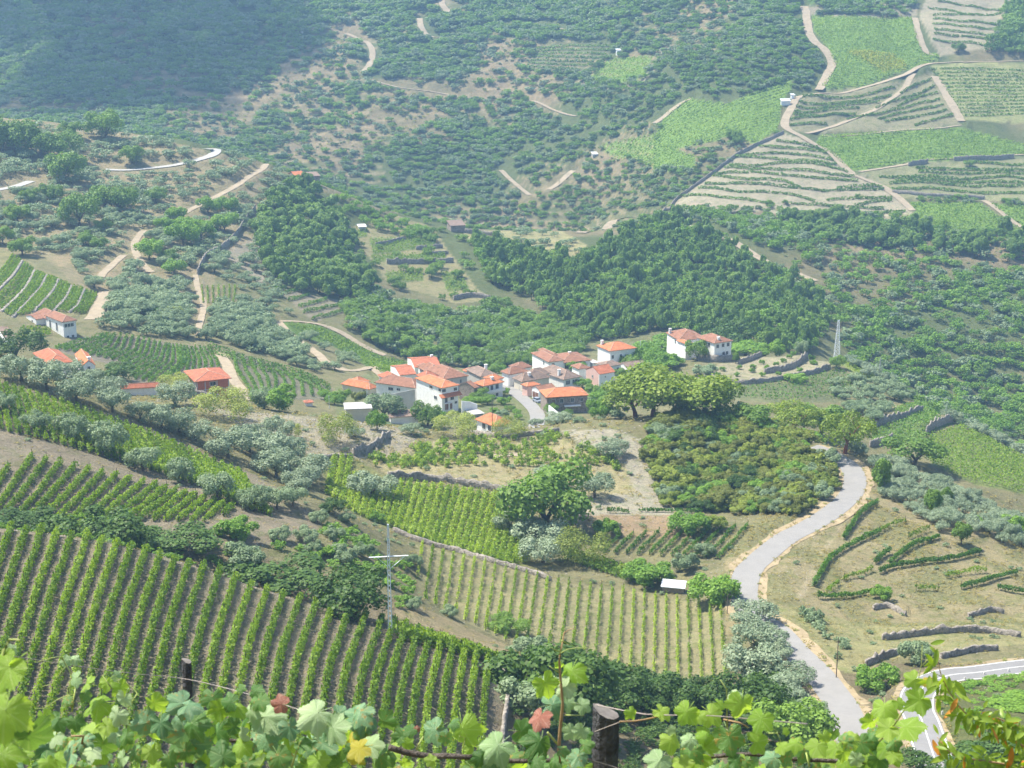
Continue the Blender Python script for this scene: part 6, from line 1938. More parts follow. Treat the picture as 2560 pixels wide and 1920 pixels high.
def house(tag_, cx, cyy, xr, xl, Y, th, h, roof, rmat, wmat, label, rh=1.6, over=0.45, winR=(), winL=(), doorR=(), doorL=(), chim=(), wmatL=None, cat='house', name='house', yr=None, maxl=15.0):
    """cx, cyy: where the near corner meets the eaves in the photograph; xr, xl: where its right and left walls end; Y: distance"""
    z0_ = ZT[tag_]
    u, v = px(tag_, [(cx, cyy)])[0]
    ur, ul = px(tag_, [(xr, cyy)])[0][0], px(tag_, [(xl, cyy)])[0][0]
    A0, E0 = [float(q) for q in ae(u, v)]
    if Y is None:
        Y = cast(u, v + h * 0.8 * F / 1000.0 * (1.0 if v < 1200 else 3.0), *(yr or (100, 2500))).y
    Ar, Al = float(ae(ur, v)[0]), float(ae(ul, v)[0])
    x0, y0, ze = A0 * Y, Y, E0 * Y
    t = R(th)
    c, s = math.cos(t), math.sin(t)
    LR = (Ar * y0 - x0) / (c - Ar * s)
    LL = (x0 - Al * y0) / (s + Al * c)
    LR = min(max(LR, 1.5), 34 if th < 45 else 12.0)
    LL = min(max(LL, 1.5), maxl)
    a = Vector((c, s, 0))            # along the right wall
    b = Vector((-s, c, 0))           # along the left wall
    cs = [Vector((x0, y0, 0)) + a * i * LR + b * j * LL for i in (0, 1) for j in (0, 1)]
    gmin = min(float(hgt(p.x, p.y)) for p in cs)
    zb = min(ze - h, gmin) - 0.4
    root = ob(name, None, None, Vector((x0, y0, zb)))
    root.rotation_euler = (0, 0, t)
    root.empty_display_size = 0.5
    tag(root, label, cat)
    H0 = ze - zb
    wt = 0.3
    e1, e2 = Vector((1, 0, 0)), Vector((0, 1, 0))
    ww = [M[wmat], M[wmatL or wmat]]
    # walls: the right-hand and far ones, then the left-hand one
    MB().box(0, LR, 0, wt, 0, H0).build('wall', ww[0], root)
    MB().box(LR - wt, LR, wt, LL, 0, H0).build('wall', ww[0], root)
    MB().box(wt, LR - wt, LL - wt, LL, 0, H0).build('wall', ww[0], root)
    wl = MB().box(0, wt, wt, LL, 0, H0)
    th_ = 0.16
    x0_, x1_, y0_, y1_ = -over, LR + over, -over, LL + over
    b_ = MB()
    rc = MB()
    dx, dy = x1_ - x0_, y1_ - y0_
    zt_ = H0 - 0.06
    if roof == 'hip':
        m = min(dx, dy) / 2
        p = [(x0_, y0_), (x1_, y0_), (x1_, y1_), (x0_, y1_)]
        if dx >= dy:
            r0, r1 = (x0_ + m * 0.95, (y0_ + y1_) / 2), (x1_ - m * 0.95, (y0_ + y1_) / 2)
        else:
            r0, r1 = ((x0_ + x1_) / 2, y0_ + m * 0.95), ((x0_ + x1_) / 2, y1_ - m * 0.95)
        V = [(q[0], q[1], zt_ - 0.02) for q in p] + [(q[0], q[1], zt_ + th_) for q in p] + [(r0[0], r0[1], zt_ + rh), (r1[0], r1[1], zt_ + rh)]
        Fs = [(3, 2, 1, 0), (0, 1, 5, 4), (1, 2, 6, 5), (2, 3, 7, 6), (3, 0, 4, 7)]
        if dx >= dy:
            Fs += [(4, 5, 9, 8), (6, 7, 8, 9), (5, 6, 9), (7, 4, 8)]
            hips = [(4, 8), (7, 8), (5, 9), (6, 9), (8, 9)]
        else:
            Fs += [(4, 5, 8), (5, 6, 9, 8), (6, 7, 9), (7, 4, 8, 9)]
            hips = [(4, 8), (5, 8), (6, 9), (7, 9), (8, 9)]
        b_.add(V, Fs)
        for i, j in hips:
            rc.tube([V[i], V[j]], 0.11, 5)
    elif roof in ('gable_r', 'gable_l'):
        if roof == 'gable_r':
            my = (y0_ + y1_) / 2
            pr = [(x0_ + over * 0.6, y0_, 0), (x0_ + over * 0.6, my, rh), (x0_ + over * 0.6, y1_, 0), (x1_, y0_, 0), (x1_, my, rh), (x1_, y1_, 0)]
            wl.add([(0, wt * 0, H0), (0, LL, H0), (0, LL / 2, H0 + rh * 0.9), (wt, 0, H0), (wt, LL, H0), (wt, LL / 2, H0 + rh * 0.9)], [(0, 2, 1), (3, 4, 5), (0, 3, 5, 2), (1, 2, 5, 4)])
            rc.tube([(x0_, my, zt_ + rh + th_), (x1_, my, zt_ + rh + th_)], 0.12, 5)
        else:
            mx = (x0_ + x1_) / 2
            pr = [(x1_, y0_ + over * 0.6, 0), (mx, y0_ + over * 0.6, rh), (x0_, y0_ + over * 0.6, 0), (x1_, y1_, 0), (mx, y1_, rh), (x0_, y1_, 0)]
            MB().add([(0, 0, H0), (LR, 0, H0), (LR / 2, 0, H0 + rh * 0.9), (0, wt, H0), (LR, wt, H0), (LR / 2, wt, H0 + rh * 0.9)], [(0, 1, 2), (4, 3, 5), (0, 2, 5, 3), (1, 4, 5, 2)]).build('gable', ww[0], root)
            rc.tube([(mx, y0_, zt_ + rh + th_), (mx, y1_, zt_ + rh + th_)], 0.12, 5)
        lo = [(p[0], p[1], zt_ + p[2]) for p in pr]
        hi = [(p[0], p[1], zt_ + p[2] + th_) for p in pr]
        b_.add(lo + hi, [(0, 1, 4, 3), (1, 2, 5, 4), (6, 9, 10, 7), (7, 10, 11, 8), (0, 6, 7, 1), (1, 7, 8, 2), (3, 4, 10, 9), (4, 5, 11, 10), (0, 3, 9, 6), (2, 8, 11, 5)])
    elif roof == 'shed':
        lo = [(x0_, y0_, zt_), (x1_, y0_, zt_), (x1_, y1_, zt_ + rh), (x0_, y1_, zt_ + rh)]
        b_.add(lo + [(p[0], p[1], p[2] + th_) for p in lo], [(3, 2, 1, 0), (4, 5, 6, 7), (0, 1, 5, 4), (1, 2, 6, 5), (2, 3, 7, 6), (3, 0, 4, 7)])
    else:
        b_.box(x0_, x1_, y0_, y1_, zt_, zt_ + 0.25)
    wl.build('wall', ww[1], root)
    rf = b_.build('roof', M[rmat], root)
    if rc.v:
        rc.build('ridge_tiles', M['ridge'], rf)
    for f, d, w, hh in winR:
        opening(root, Vector((f * LR, -0.012, H0 - d)), e1, Vector((0, -1, 0)), w, hh)
    for f, d, w, hh in winL:
        opening(root, Vector((-0.012, f * LL, H0 - d)), Vector((0, -1, 0)), Vector((-1, 0, 0)), w, hh)
    for f, d, w, hh in doorR:
        opening(root, Vector((f * LR, -0.012, H0 - d)), e1, Vector((0, -1, 0)), w, hh, True)
    for f, d, w, hh in doorL:
        opening(root, Vector((-0.012, f * LL, H0 - d)), Vector((0, -1, 0)), Vector((-1, 0, 0)), w, hh, True)
    for fx, fy, hh in chim:
        cb = MB().box(fx * LR - 0.45, fx * LR + 0.45, fy * LL - 0.35, fy * LL + 0.35, H0, H0 + rh + hh)
        cb.box(fx * LR - 0.55, fx * LR + 0.55, fy * LL - 0.45, fy * LL + 0.45, H0 + rh + hh, H0 + rh + hh + 0.15)
        cb.build('chimney', M['white'], rf)
    root['dims'] = (LR, LL, H0)
    return root


W1 = (0.9, 1.2)
# --- village, front row
h2 = house('K', 1312, 690, 1500, 1005, 497, 36, 7.6, 'hip', 'orange', 'white', 'white three storey house with orange hipped roof and a tiled canopy', 1.5,
           winR=[(0.12, 1.0, 1.3, 0.9), (0.82, 1.2, 1.1, 0.9), (0.25, 4.2, 0.9, 1.7), (0.62, 3.9, 1.2, 1.2), (0.85, 5.6, 0.9, 0.7)], winL=[(0.08, 1.0, 1.3, 0.9), (0.42, 1.1, 1.6, 0.8), (0.25, 4.0, 1.6, 1.0)], doorR=[(0.28, 6.5, 1.2, 2.0), (0.55, 6.5, 0.8, 1.8)])
LR_, LL_, H0_ = h2['dims']
MB().add([(-1.2, -1.5, H0_ - 3.1), (LR_ + 0.6, -1.5, H0_ - 3.1), (LR_ + 0.6, 0.0, H0_ - 2.2), (-1.2, 0.0, H0_ - 2.2), (-1.2, -1.5, H0_ - 2.95), (LR_ + 0.6, -1.5, H0_ - 2.95), (LR_ + 0.6, 0.0, H0_ - 2.05), (-1.2, 0.0, H0_ - 2.05)],
         [(3, 2, 1, 0), (4, 5, 6, 7), (0, 1, 5, 4), (1, 2, 6, 5), (2, 3, 7, 6), (3, 0, 4, 7)]).build('canopy', M['orange'], h2)
MB().box(0.6, LR_ * 0.5, -1.1, 0.0, H0_ - 5.25, H0_ - 5.1).build('balcony', M['white'], h2)
house('K', 1000, 690, 1120, 556, 512, 62, 5.5, 'hip', 'browntile', 'white', 'long white house with red brown hipped roof at the village front', 2.2, winL=[(0.62, 1.5, 1.8, 0.9), (0.42, 1.3, 1.2, 0.7)])
house('K', 480, 705, 560, 165, 528, 55, 4.5, 'hip', 'orange', 'cream', 'low cream house with orange roof at the left end of the village', 1.8, winL=[(0.2, 1.2, 0.9, 1.0)])
house('K', 205, 938, 492, 172, 466, 8, 4.2, 'flat', 'concrete', 'beige', 'plain white garage with shade tinted walls and flat white roof in front of the village', 0.3, maxl=6.5, cat='garage', name='garage')
house('K', 722, 1030, 1040, 700, 470, 14, 3.0, 'shed', 'greytile', 'white', 'low white shed with a grey roof below the long white house', 0.9, maxl=6, cat='shed', name='shed')
house('K', 1325, 590, 1605, 1010, 540, 30, 6.0, 'hip', 'browntile', 'greywall', 'grey stone house with large brown hipped roof behind the canopy house', 2.4, winR=[(0.35, 1.6, 0.7, 1.3), (0.72, 1.6, 0.7, 1.3)])
house('K', 1610, 505, 1735, 1560, 565, 34, 5.0, 'hip', 'orange', 'white', 'small house with orange roof peeking over the grey stone house', 1.2)
house('K', 1760, 560, 1935, 1600, 552, 28, 5.0, 'hip', 'greytile', 'greywall', 'grey brown roofed house behind the balcony house', 1.8, chim=[(0.8, 0.5, 0.7)])
h6 = house('K', 1795, 668, 2012, 1690, 524, 40, 5.4, 'hip', 'orange', 'white', 'white balcony house with orange roof facing the village street', 1.6, wmatL='greywall',  # the left wall is white; its shade is painted as grey
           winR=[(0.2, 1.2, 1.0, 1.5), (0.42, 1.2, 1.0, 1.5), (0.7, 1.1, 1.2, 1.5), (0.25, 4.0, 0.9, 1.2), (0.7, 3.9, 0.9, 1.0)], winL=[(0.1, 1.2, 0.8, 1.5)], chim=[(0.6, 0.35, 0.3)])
LR_, LL_, H0_ = h6['dims']
MB().box(-0.2, LR_ + 0.2, -1.2, 0.0, H0_ - 2.75, H0_ - 2.55).box(-0.2, LR_ + 0.2, -1.2, -1.1, H0_ - 2.55, H0_ - 1.75).build('balcony', M['white'], h6)
house('K', 1682, 692, 1720, 1512, 520, 48, 4.6, 'gable_r', 'browntile', 'brownstone', 'dark stone outhouse with brown roof between two white houses', 1.5)
house('K', 1925, 1132, 2105, 1712, 452, 38, 3.2, 'hip', 'orange', 'white', 'single storey house under a plain orange pyramid roof, lowest in the village', 2.3, winL=[(0.3, 1.2, 1.4, 1.6), (0.6, 1.2, 1.4, 1.6)])
house('K', 1665, 1000, 1785, 1588, 488, 25, 2.6, 'flat', 'concrete', 'greywall', 'small roofless grey outbuilding beside the orange pyramid roof', 0.2, winR=[(0.5, 1.0, 0.7, 0.8)], cat='outbuilding', name='outbuilding')
house('K', 1000, 455, 1292, 902, 580, 14, 4.2, 'gable_r', 'redtile', 'white', 'white gabled house with red tiles at the back edge of the village', 1.5, over=0.25, chim=[(0.85, 0.6, 0.5)])
house('K', 830, 545, 1012, 722, 555, 18, 3.6, 'gable_r', 'redtile', 'white', 'low white gabled barn with red tiles left of the back houses', 1.3, over=0.25, cat='barn', name='barn')
house('K', 1180, 520, 1330, 1060, 556, 30, 5.0, 'hip', 'browntile', 'greywall', 'brown roofed house squeezed behind the grey stone house', 2.4)
house('K', 1130, 575, 1260, 1030, 530, 42, 5.0, 'hip', 'redtile', 'white', 'red roofed house wedged between the long white house and the canopy house', 1.9)
house('K', 700, 600, 840, 590, 535, 30, 4.0, 'hip', 'redtile', 'white', 'red roofed house directly behind the long white house', 1.7)
house('K', 330, 640, 470, 240, 540, 40, 4.0, 'hip', 'orange', 'cream', 'second orange roof behind the low cream house', 1.7)
house('K', 1480, 560, 1580, 1400, 545, 35, 4.6, 'hip', 'greytile', 'greywall', 'grey roof filling the gap behind the stone outhouse', 1.6)
house('K', 1890, 600, 2010, 1800, 540, 40, 5.0, 'hip', 'orange', 'white', 'second orange roof behind the balcony house', 1.5)
house('K', 1100, 470, 1190, 1040, 568, 25, 3.8, 'hip', 'browntile', 'white', 'small brown roof among the back houses', 1.2)
# --- village, right part
house('L', 145, 515, 290, 82, 548, 35, 6.0, 'hip', 'browntile', 'white', 'white house with dark brown roof at the head of the street', 1.9, winR=[(0.3, 3.6, 0.9, 1.2)])
house('L', 250, 575, 470, 182, 540, 32, 4.6, 'hip', 'greytile', 'cream', 'cream house under a wide grey brown roof on the street corner', 2.2, winR=[(0.2, 1.4, 0.8, 1.1)], chim=[(0.35, 0.3, 0.1)])
house('L', 592, 558, 726, 385, 546, 34, 4.8, 'hip', 'greytile', 'white', 'white house with grey brown roof and tall white chimney', 2.4, winR=[(0.2, 1.3, 0.8, 1.3), (0.32, 1.3, 0.8, 1.3), (0.6, 1.3, 0.8, 1.3), (0.75, 1.3, 0.8, 1.3)], chim=[(0.1, 0.25, 0.2)])
house('L', 292, 614, 388, 250, 530, 34, 3.6, 'hip', 'orange', 'pink', 'tiny pinkish house with orange roof at the street corner', 1.0)
house('L', 390, 648, 515, 330, 524, 34, 3.4, 'gable_r', 'browntile', 'white', 'white garage row with brown roof along the street', 1.0, doorL=[(0.3, 2.0, 1.6, 2.0), (0.7, 2.0, 1.6, 2.0)], wmatL='white', cat='garage', name='garage')
h21 = house('L', 455, 705, 786, 402, 497, 13, 6.4, 'hip', 'orange', 'brownstone', 'dark stone house with broad orange roof right of the street', 2.0, winR=[(0.36, 1.4, 0.9, 1.3), (0.63, 1.4, 0.9, 1.3), (0.86, 1.4, 0.8, 1.1)], doorR=[(0.16, 1.9, 0.9, 2.2)])
LR_, LL_, H0_ = h21['dims']
MB().box(LR_ * 0.42, LR_ * 0.82, -1.4, 0.0, H0_ - 3.2, H0_ - 2.95).build('balcony', M['white'], h21)
house('L', 977, 322, 1182, 872, 592, 27, 6.0, 'hip', 'orange', 'white', 'tall white house with bright orange hipped roof, highest in the village', 2.2, winR=[(0.1, 2.4, 0.8, 1.2), (0.42, 2.4, 0.8, 1.2)], chim=[(0.1, 0.85, 0.0)])
house('L', 580, 420, 812, 470, 580, 22, 4.4, 'hip', 'browntile', 'white', 'long white house with faded brown roof and shady veranda', 2.0, winR=[(0.15, 1.5, 1.2, 1.6), (0.35, 1.5, 1.2, 1.6), (0.55, 1.5, 1.2, 1.6)], chim=[(0.5, 0.5, 0.2)])
house('L', 470, 412, 590, 332, 575, 24, 4.4, 'hip', 'browntile', 'white', 'white wing with faded brown roof at the left of the veranda house', 1.4, winR=[(0.3, 1.4, 0.9, 1.3)], winL=[(0.3, 1.4, 0.9, 1.3)])
house('L', 505, 362, 546, 388, 588, 28, 6.0, 'hip', 'browntile', 'white', 'little white turret with its own brown roof behind the wing', 0.9, winR=[(0.5, 1.0, 0.6, 0.8)], winL=[(0.3, 1.0, 0.6, 0.8)], cat='turret', name='turret')
house('L', 886, 515, 1010, 776, 555, 33, 6.2, 'gable_r', 'redtile', 'white', 'pink and white gabled house with red roof', 2.0, over=0.25, wmatL='pink', winR=[(0.4, 1.2, 0.4, 0.4)], winL=[(0.5, 1.6, 0.7, 0.9)])
house('L', 935, 452, 1065, 868, 572, 30, 4.5, 'hip', 'greytile', 'white', 'white house with grey roof behind the pink gabled house', 1.3, winR=[(0.8, 1.6, 0.8, 1.2)])
house('L', 1117, 468, 1242, 1035, 580, 26, 4.6, 'gable_r', 'greytile', 'white', 'white outbuilding with grey roof at the end of the garden wall', 1.5, winR=[(0.38, 1.5, 0.8, 1.3), (0.58, 1.5, 0.8, 1.3)])
house('L', 830, 425, 880, 780, 585, 30, 3.0, 'flat', 'concrete', 'white', 'tumbledown white hut below the tall white house', 0.2, cat='hut', name='hut')
house('L', 330, 530, 470, 270, 544, 33, 4.6, 'hip', 'greytile', 'white', 'grey brown roof in the middle of the street corner group', 2.0)
house('L', 720, 470, 800, 660, 566, 28, 4.0, 'hip', 'browntile', 'white', 'low brown roof right of the veranda house', 1.3)
house('L', 210, 470, 320, 150, 560, 33, 4.6, 'hip', 'browntile', 'white', 'brown roof behind the head of the street', 1.8)
# --- villa
house('L', 1838, 258, 1976, 1690, 590, 30, 6.5, 'hip', 'browntile', 'white', 'right wing of the white villa, nearest its lawn', 2.0, winR=[(0.18, 1.3, 1.1, 1.3), (0.5, 1.2, 1.1, 1.3), (0.8, 1.2, 1.1, 1.3), (0.55, 4.4, 1.0, 1.2), (0.75, 4.4, 1.0, 1.2)], winL=[(0.32, 1.4, 1.4, 1.5), (0.75, 1.4, 1.2, 1.4)], chim=[(0.35, 0.12, -0.3)], cat='villa', name='villa')
house('L', 1545, 232, 1760, 1444, 606, 16, 6.0, 'hip', 'browntile', 'white', 'long left wing of the white villa with a finial on its roof', 2.6, winR=[(0.06, 1.5, 1.0, 1.6), (0.35, 1.4, 1.4, 1.3)], winL=[(0.3, 1.4, 1.0, 1.4)], chim=[(0.02, 0.8, -0.4)], cat='villa', name='villa')
house('L', 1600, 262, 1650, 1532, 598, 26, 3.0, 'hip', 'orange', 'white', 'villa porch under a small orange roof', 0.8, cat='porch', name='porch')
# --- left farms
house('M', 562, 232, 676, 412, 538, 40, 7.4, 'hip', 'browntile', 'white', 'white farmhouse block with brick brown roof and arched openings', 1.7, winR=[(0.2, 1.4, 0.9, 1.1), (0.45, 1.4, 0.9, 1.1), (0.7, 1.4, 0.9, 1.1), (0.3, 5.8, 0.8, 1.6), (0.7, 5.8, 0.8, 1.6)], winL=[(0.38, 2.6, 1.1, 2.6), (0.76, 2.6, 1.1, 2.6)])
house('M', 425, 205, 560, 312, 548, 40, 5.4, 'hip', 'browntile', 'white', 'rear block of the white farmhouse with brown roof', 2.2, winL=[(0.5, 2.8, 0.8, 1.0)])
house('M', 322, 208, 400, 236, 548, 40, 3.6, 'gable_r', 'browntile', 'white', 'small white annex at the left of the farmhouse', 0.7, winL=[(0.4, 1.6, 0.8, 1.6)], cat='annex', name='annex')
house('M', 45, 372, 112, -70, 476, 30, 4.6, 'gable_r', 'greytile', 'white', 'white gabled house cut by the left edge', 1.5, winL=[(0.4, 1.2, 1.0, 1.2)])
house('M', 432, 612, 640, 312, 436, 30, 3.6, 'hip', 'redtile', 'white', 'low white house with dark red roof behind the olive crest', 1.9, winR=[(0.2, 1.2, 0.8, 0.9)])
house('M', 735, 628, 848, 680, 432, 22, 3.4, 'gable_l', 'orange', 'white', 'little white gabled house with chimney among the olives', 1.5, over=0.2, winR=[(0.5, 0.6, 0.6, 0.8)], chim=[(0.62, 0.15, 0.4)])
house('M', 1085, 828, 1428, 1042, 438, 12, 2.4, 'hip', 'redtile', 'white', 'low long house with flat looking red roof left of the brick house', 1.3)
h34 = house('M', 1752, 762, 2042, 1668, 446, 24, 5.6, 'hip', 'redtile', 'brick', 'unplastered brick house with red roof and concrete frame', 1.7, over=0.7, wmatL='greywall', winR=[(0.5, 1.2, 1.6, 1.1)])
LR_, LL_, H0_ = h34['dims']
fr = MB()
for f in (0.0, 0.26, 0.63, 1.0):
    xx = min(max(f * LR_, 0.13), LR_ - 0.13)
    fr.box(xx - 0.13, xx + 0.13, -0.05, 0.0, 0, H0_)
for zz in (H0_ - 2.9, H0_ - 0.25):
    fr.box(0.27, LR_ - 0.27, -0.045, 0.0, zz, zz + 0.22)
fr.build('concrete_frame', M['concrete'], h34)
# --- huts and sheds
house('B', 805, 1388, 892, 762, None, 18, 4.5, 'shed', 'greytile', 'brownstone', 'stone hut with pale flat roof on the yellow ridge', 1.8, cat='hut', name='stone_hut', yr=(760, 960), maxl=8)
house('A', 1810, 1082, 1870, 1770, None, 30, 4.0, 'gable_r', 'orange', 'brownstone', 'ruined farm with a patch of orange roof on the spur', 2.0, cat='ruin', name='ruined_farm', yr=(760, 960), maxl=9)
house('A', 1870, 1085, 1965, 1830, None, 20, 3.5, 'shed', 'greytile', 'brownstone', 'roofless stone barn beside the ruined farm', 1.2, cat='barn', name='barn', yr=(760, 960), maxl=9)
house('B', 240, 1395, 282, 232, None, 15, 2.6, 'shed', 'tin', 'greywall', 'little shed with white roof on the vine terraces', 0.8, cat='shed', name='shed', yr=(690, 940), maxl=5)
house('E', 795, 552, 822, 786, None, 25, 2.4, 'shed', 'tin', 'greywall', 'tiny shed with white roof in the hollow above the village', 1.0, cat='shed', name='shed', yr=(640, 860), maxl=5)
house('C', 722, 622, 775, 716, None, 12, 3.6, 'shed', 'tin', 'tin', 'long pale blue shed beside the track at the striped slopes', 1.6, cat='shed', name='shed', yr=(950, 1400), maxl=6)
house('C', 785, 585, 802, 780, None, 25, 3.0, 'shed', 'tin', 'white', 'small white shed above the pale blue shed', 1.0, cat='shed', name='shed', yr=(950, 1400), maxl=5)
house('B', 1826, 310, 1850, 1818, None, 25, 4.0, 'shed', 'tin', 'white', 'lone white hut above the isolated green field', 1.2, cat='hut', name='hut', yr=(1000, 1500), maxl=5)
house('B', 1678, 948, 1706, 1668, None, 15, 3.0, 'shed', 'tin', 'greywall', 'small white roofed hut at the left end of the green terraces', 1.2, cat='hut', name='hut', yr=(950, 1400), maxl=5)
house('A', 1853, 186, 1863, 1848, None, 25, 3.6, 'shed', 'tin', 'white', 'tiny white hut high on the far left slope', 1.0, cat='hut', name='hut', yr=(1000, 2000), maxl=5)
house('J', -10, 458, 122, -30, None, -14, 1.6, 'shed', 'tin', 'brownstone', 'low stone shed with a bright zinc roof at the vineyard corner', 0.9, over=0.3, cat='shed', name='tin_shed', yr=(270, 330), maxl=4)
house('D', 1880, 1098, 1920, 1872, None, 20, 2.6, 'hip', 'redtile', 'white', 'small white kiosk with red roof at the left edge of the village', 0.7, cat='kiosk', name='kiosk', yr=(440, 520), maxl=3)


# white garden wall in front of the long house
def plain_wall(tag_, pts, Y, h, mat, label):
    P = [at(*px(tag_, [p])[0], Y + dy) for p, dy in pts]
    mb = MB()
    for i in range(len(P) - 1):
        a, b = P[i], P[i + 1]
        d = (b - a)
        d.z = 0
        n = Vector((d.y, -d.x, 0)).normalized() * 0.15
        za, zb_ = min(a.z - h, float(hgt(a.x, a.y)) - 0.2), min(b.z - h, float(hgt(b.x, b.y)) - 0.2)
        V = [(a.x + n.x, a.y + n.y, za), (b.x + n.x, b.y + n.y, zb_), (b.x - n.x, b.y - n.y, zb_), (a.x - n.x, a.y - n.y, za),
             (a.x + n.x, a.y + n.y, a.z), (b.x + n.x, b.y + n.y, b.z), (b.x - n.x, b.y - n.y, b.z), (a.x - n.x, a.y - n.y, a.z)]
        mb.add(V, [(0, 3, 2, 1), (4, 5, 6, 7), (0, 1, 5, 4), (1, 2, 6, 5), (2, 3, 7, 6), (3, 0, 4, 7)])
    o = mb.build('garden_wall', M[mat])
    return tag(o, label, 'wall')


plain_wall('K', [((470, 800), 6), ((600, 790), 2), ((1000, 705), -3)], 503, 3.0, 'greywall', 'long grey and white terrace wall below the long white house')
plain_wall('L', [((470, 770), 0), ((545, 830), -6)], 490, 1.4, 'white', 'white ramp wall beside the dark stone house')
plain_wall('K', [((1540, 840), 0), ((1640, 850), 2), ((1720, 880), 2)], 492, 1.6, 'white', 'white yard wall right of the canopy house')
# ------------------------------------------------------------------ poles, masts, posts, car
M['steel'] = mat_plain('galvanised_steel', (0.78, 0.81, 0.84), 0.08, 1.0, 0.45, 0.5)
M['pole_wood'] = mat_plain('weathered_pole', (0.20, 0.155, 0.11), 0.25, 3.0)
M['carpaint'] = mat_plain('grey_car_paint', (0.30, 0.34, 0.40), 0.05, 1.0, 0.3, 0.5)
M['rubber'] = mat_plain('tyre_rubber', (0.03, 0.03, 0.03), 0.1, 1.0)

# steel power pole with cross-arm beside the nearest vineyard
top = px('I', [(428, 75)])[0]
foot = px('I', [(432, 745)])[0]
fp = cast(foot[0], foot[1] + 8, 190, 242)
Y_ = fp.y
tp = at(top[0], top[1], Y_)
Hh = tp.z - fp.z
pole = ob('power_pole', None, None, fp)
tag(pole, 'tall slim steel power pole with a single crossarm', 'power pole')
b = MB()
w0, w1 = 0.55, 0.16
for sx in (-1, 1):
    for sy in (-1, 1):
        b.tube([(sx * w0 / 2, sy * w0 / 2, -1), (sx * w1 / 2, sy * w1 / 2, Hh)], 0.075, 4)
b.build('mast', M['steel'], pole)
b = MB()
n = 22
for i in range(n):
    z0 = Hh * i / n
    ww = w0 + (w1 - w0) * i / n
    for sy in (-1, 1):
        b.box(-ww / 2, ww / 2, sy * ww / 2 - 0.02, sy * ww / 2 + 0.02, z0, z0 + 0.07)
b.build('rungs', M['steel'], pole)
za = Hh * (1 - 190 / 670)
L_ = 120 / 2.4578 / F * depth_of(fp)
MB().tube([(-L_, 0, za - 0.15), (L_, 0, za + 0.15)], 0.10, 4).build('crossarm', M['steel'], pole)
MB().tube([(L_ * 0.85, 0, za + 0.1), (0.1, 0, za - 1.9)], 0.05, 4).build('brace', M['steel'], pole)
MB().tube([(-L_ * 0.6, 0, za - 0.1), (-0.1, 0, za - 1.6)], 0.02, 4).build('brace', M['steel'], pole)
wr = MB()
for sx in (-1, 0, 1):
    wr.tube([(sx * L_ * 0.95, 0, za + sx * 0.15), (sx * L_ + 1.0, 0, za + 0.2)], 0.02, 4)

# lattice mast beyond the garden terrace
fm = cast(*px('G', [(1062, 610)])[0], 560, 640)
tm = at(*px('G', [(1066, 392)])[0], fm.y)
Hm = tm.z - fm.z
mast = ob('lattice_mast', None, None, fm)
tag(mast, 'pale steel lattice mast on the ridge beyond the garden terrace', 'mast')
b = MB()
wb, wt_ = 2.4, 0.5
for sx in (-1, 1):
    for sy in (-1, 1):
        b.tube([(sx * wb / 2, sy * wb / 2, -0.6), (sx * wt_ / 2, sy * wt_ / 2, Hm)], 0.075, 4)
b.build('legs', M['steel'], mast)
b = MB()
n = 11
for i in range(n):
    za_, zb_ = Hm * i / n, Hm * (i + 1) / n
    a_, c_ = (wb + (wt_ - wb) * i / n) / 2, (wb + (wt_ - wb) * (i + 1) / n) / 2
    for s_ in (-1, 1):
        b.tube([(-a_, s_ * a_, za_), (c_, s_ * c_, zb_)], 0.04, 4, False)
        b.tube([(a_, s_ * a_, za_), (-c_, s_ * c_, zb_)], 0.04, 4, False)
        b.tube([(s_ * a_, -a_, za_), (s_ * c_, c_, zb_)], 0.04, 4, False)
        b.tube([(-a_, s_ * a_, za_), (a_, s_ * a_, za_)], 0.035, 4, False)
b.build('bracing', M['steel'], mast)


def post(tag_, x, y, ytop, rad, mat, name, label, y0=100, y1=2500, arm=None, cat='pole'):
    f_ = cast(*px(tag_, [(x, y)])[0], y0, y1)
    t_ = at(*px(tag_, [(x, ytop)])[0], f_.y)
    hh = t_.z - f_.z
    o = ob(name, None, None, f_)
    MB().tube([(0, 0, -0.5), (0, 0, hh * 0.5), (0, 0, hh)], [rad, rad * 0.85, rad * 0.7], 6).build('shaft', M[mat], o)
    if arm:
        MB().box(-arm, arm, -0.06, 0.06, hh - 0.5, hh - 0.38).build('crossarm', M[mat], o)
    else:
        MB().tube([(0, 0, hh), (0, 0, hh + 0.06)], [rad * 0.75, rad * 0.3], 6).build('cap', M[mat], o)
    return tag(o, label, cat)


post('J', 1058, 1020, 770, 0.10, 'pole_wood', 'telephone_pole', 'thin dark wooden pole on the verge right of the road', 200, 280)
post('J', 388, 625, 510, 0.08, 'pole_wood', 'wooden_post', 'short wooden post at the corner of the straw coloured vineyard', 270, 320, cat='post')
post('K', 1892, 1190, 800, 0.13, 'pole_wood', 'telephone_pole', 'tall brown wooden pole in front of the orange pyramid roof', 425, 460)
post('L', 140, 640, 450, 0.13, 'concrete', 'utility_pole', 'grey utility pole at the head of the village street', 490, 560, 0.7)
post('L', 1222, 420, 235, 0.12, 'steel', 'lamp_post', 'pale pole behind the tall white house', 560, 640)
post('K', 452, 870, 660, 0.10, 'steel', 'lamp_post', 'pale lamp post beside the purplish brown tree', 455, 500)
post('K', 15, 930, 780, 0.10, 'steel', 'lamp_post', 'pale lamp post at the left end of the village', 440, 500)
post('G', 1328, 660, 625, 0.22, 'concrete', 'marker_post', 'short white post on the mast ridge', 540, 640, cat='post')
post('B', 177, 775, 742, 0.45, 'white', 'marker_post', 'slim white post on the far slope', 1000, 1500, cat='post')
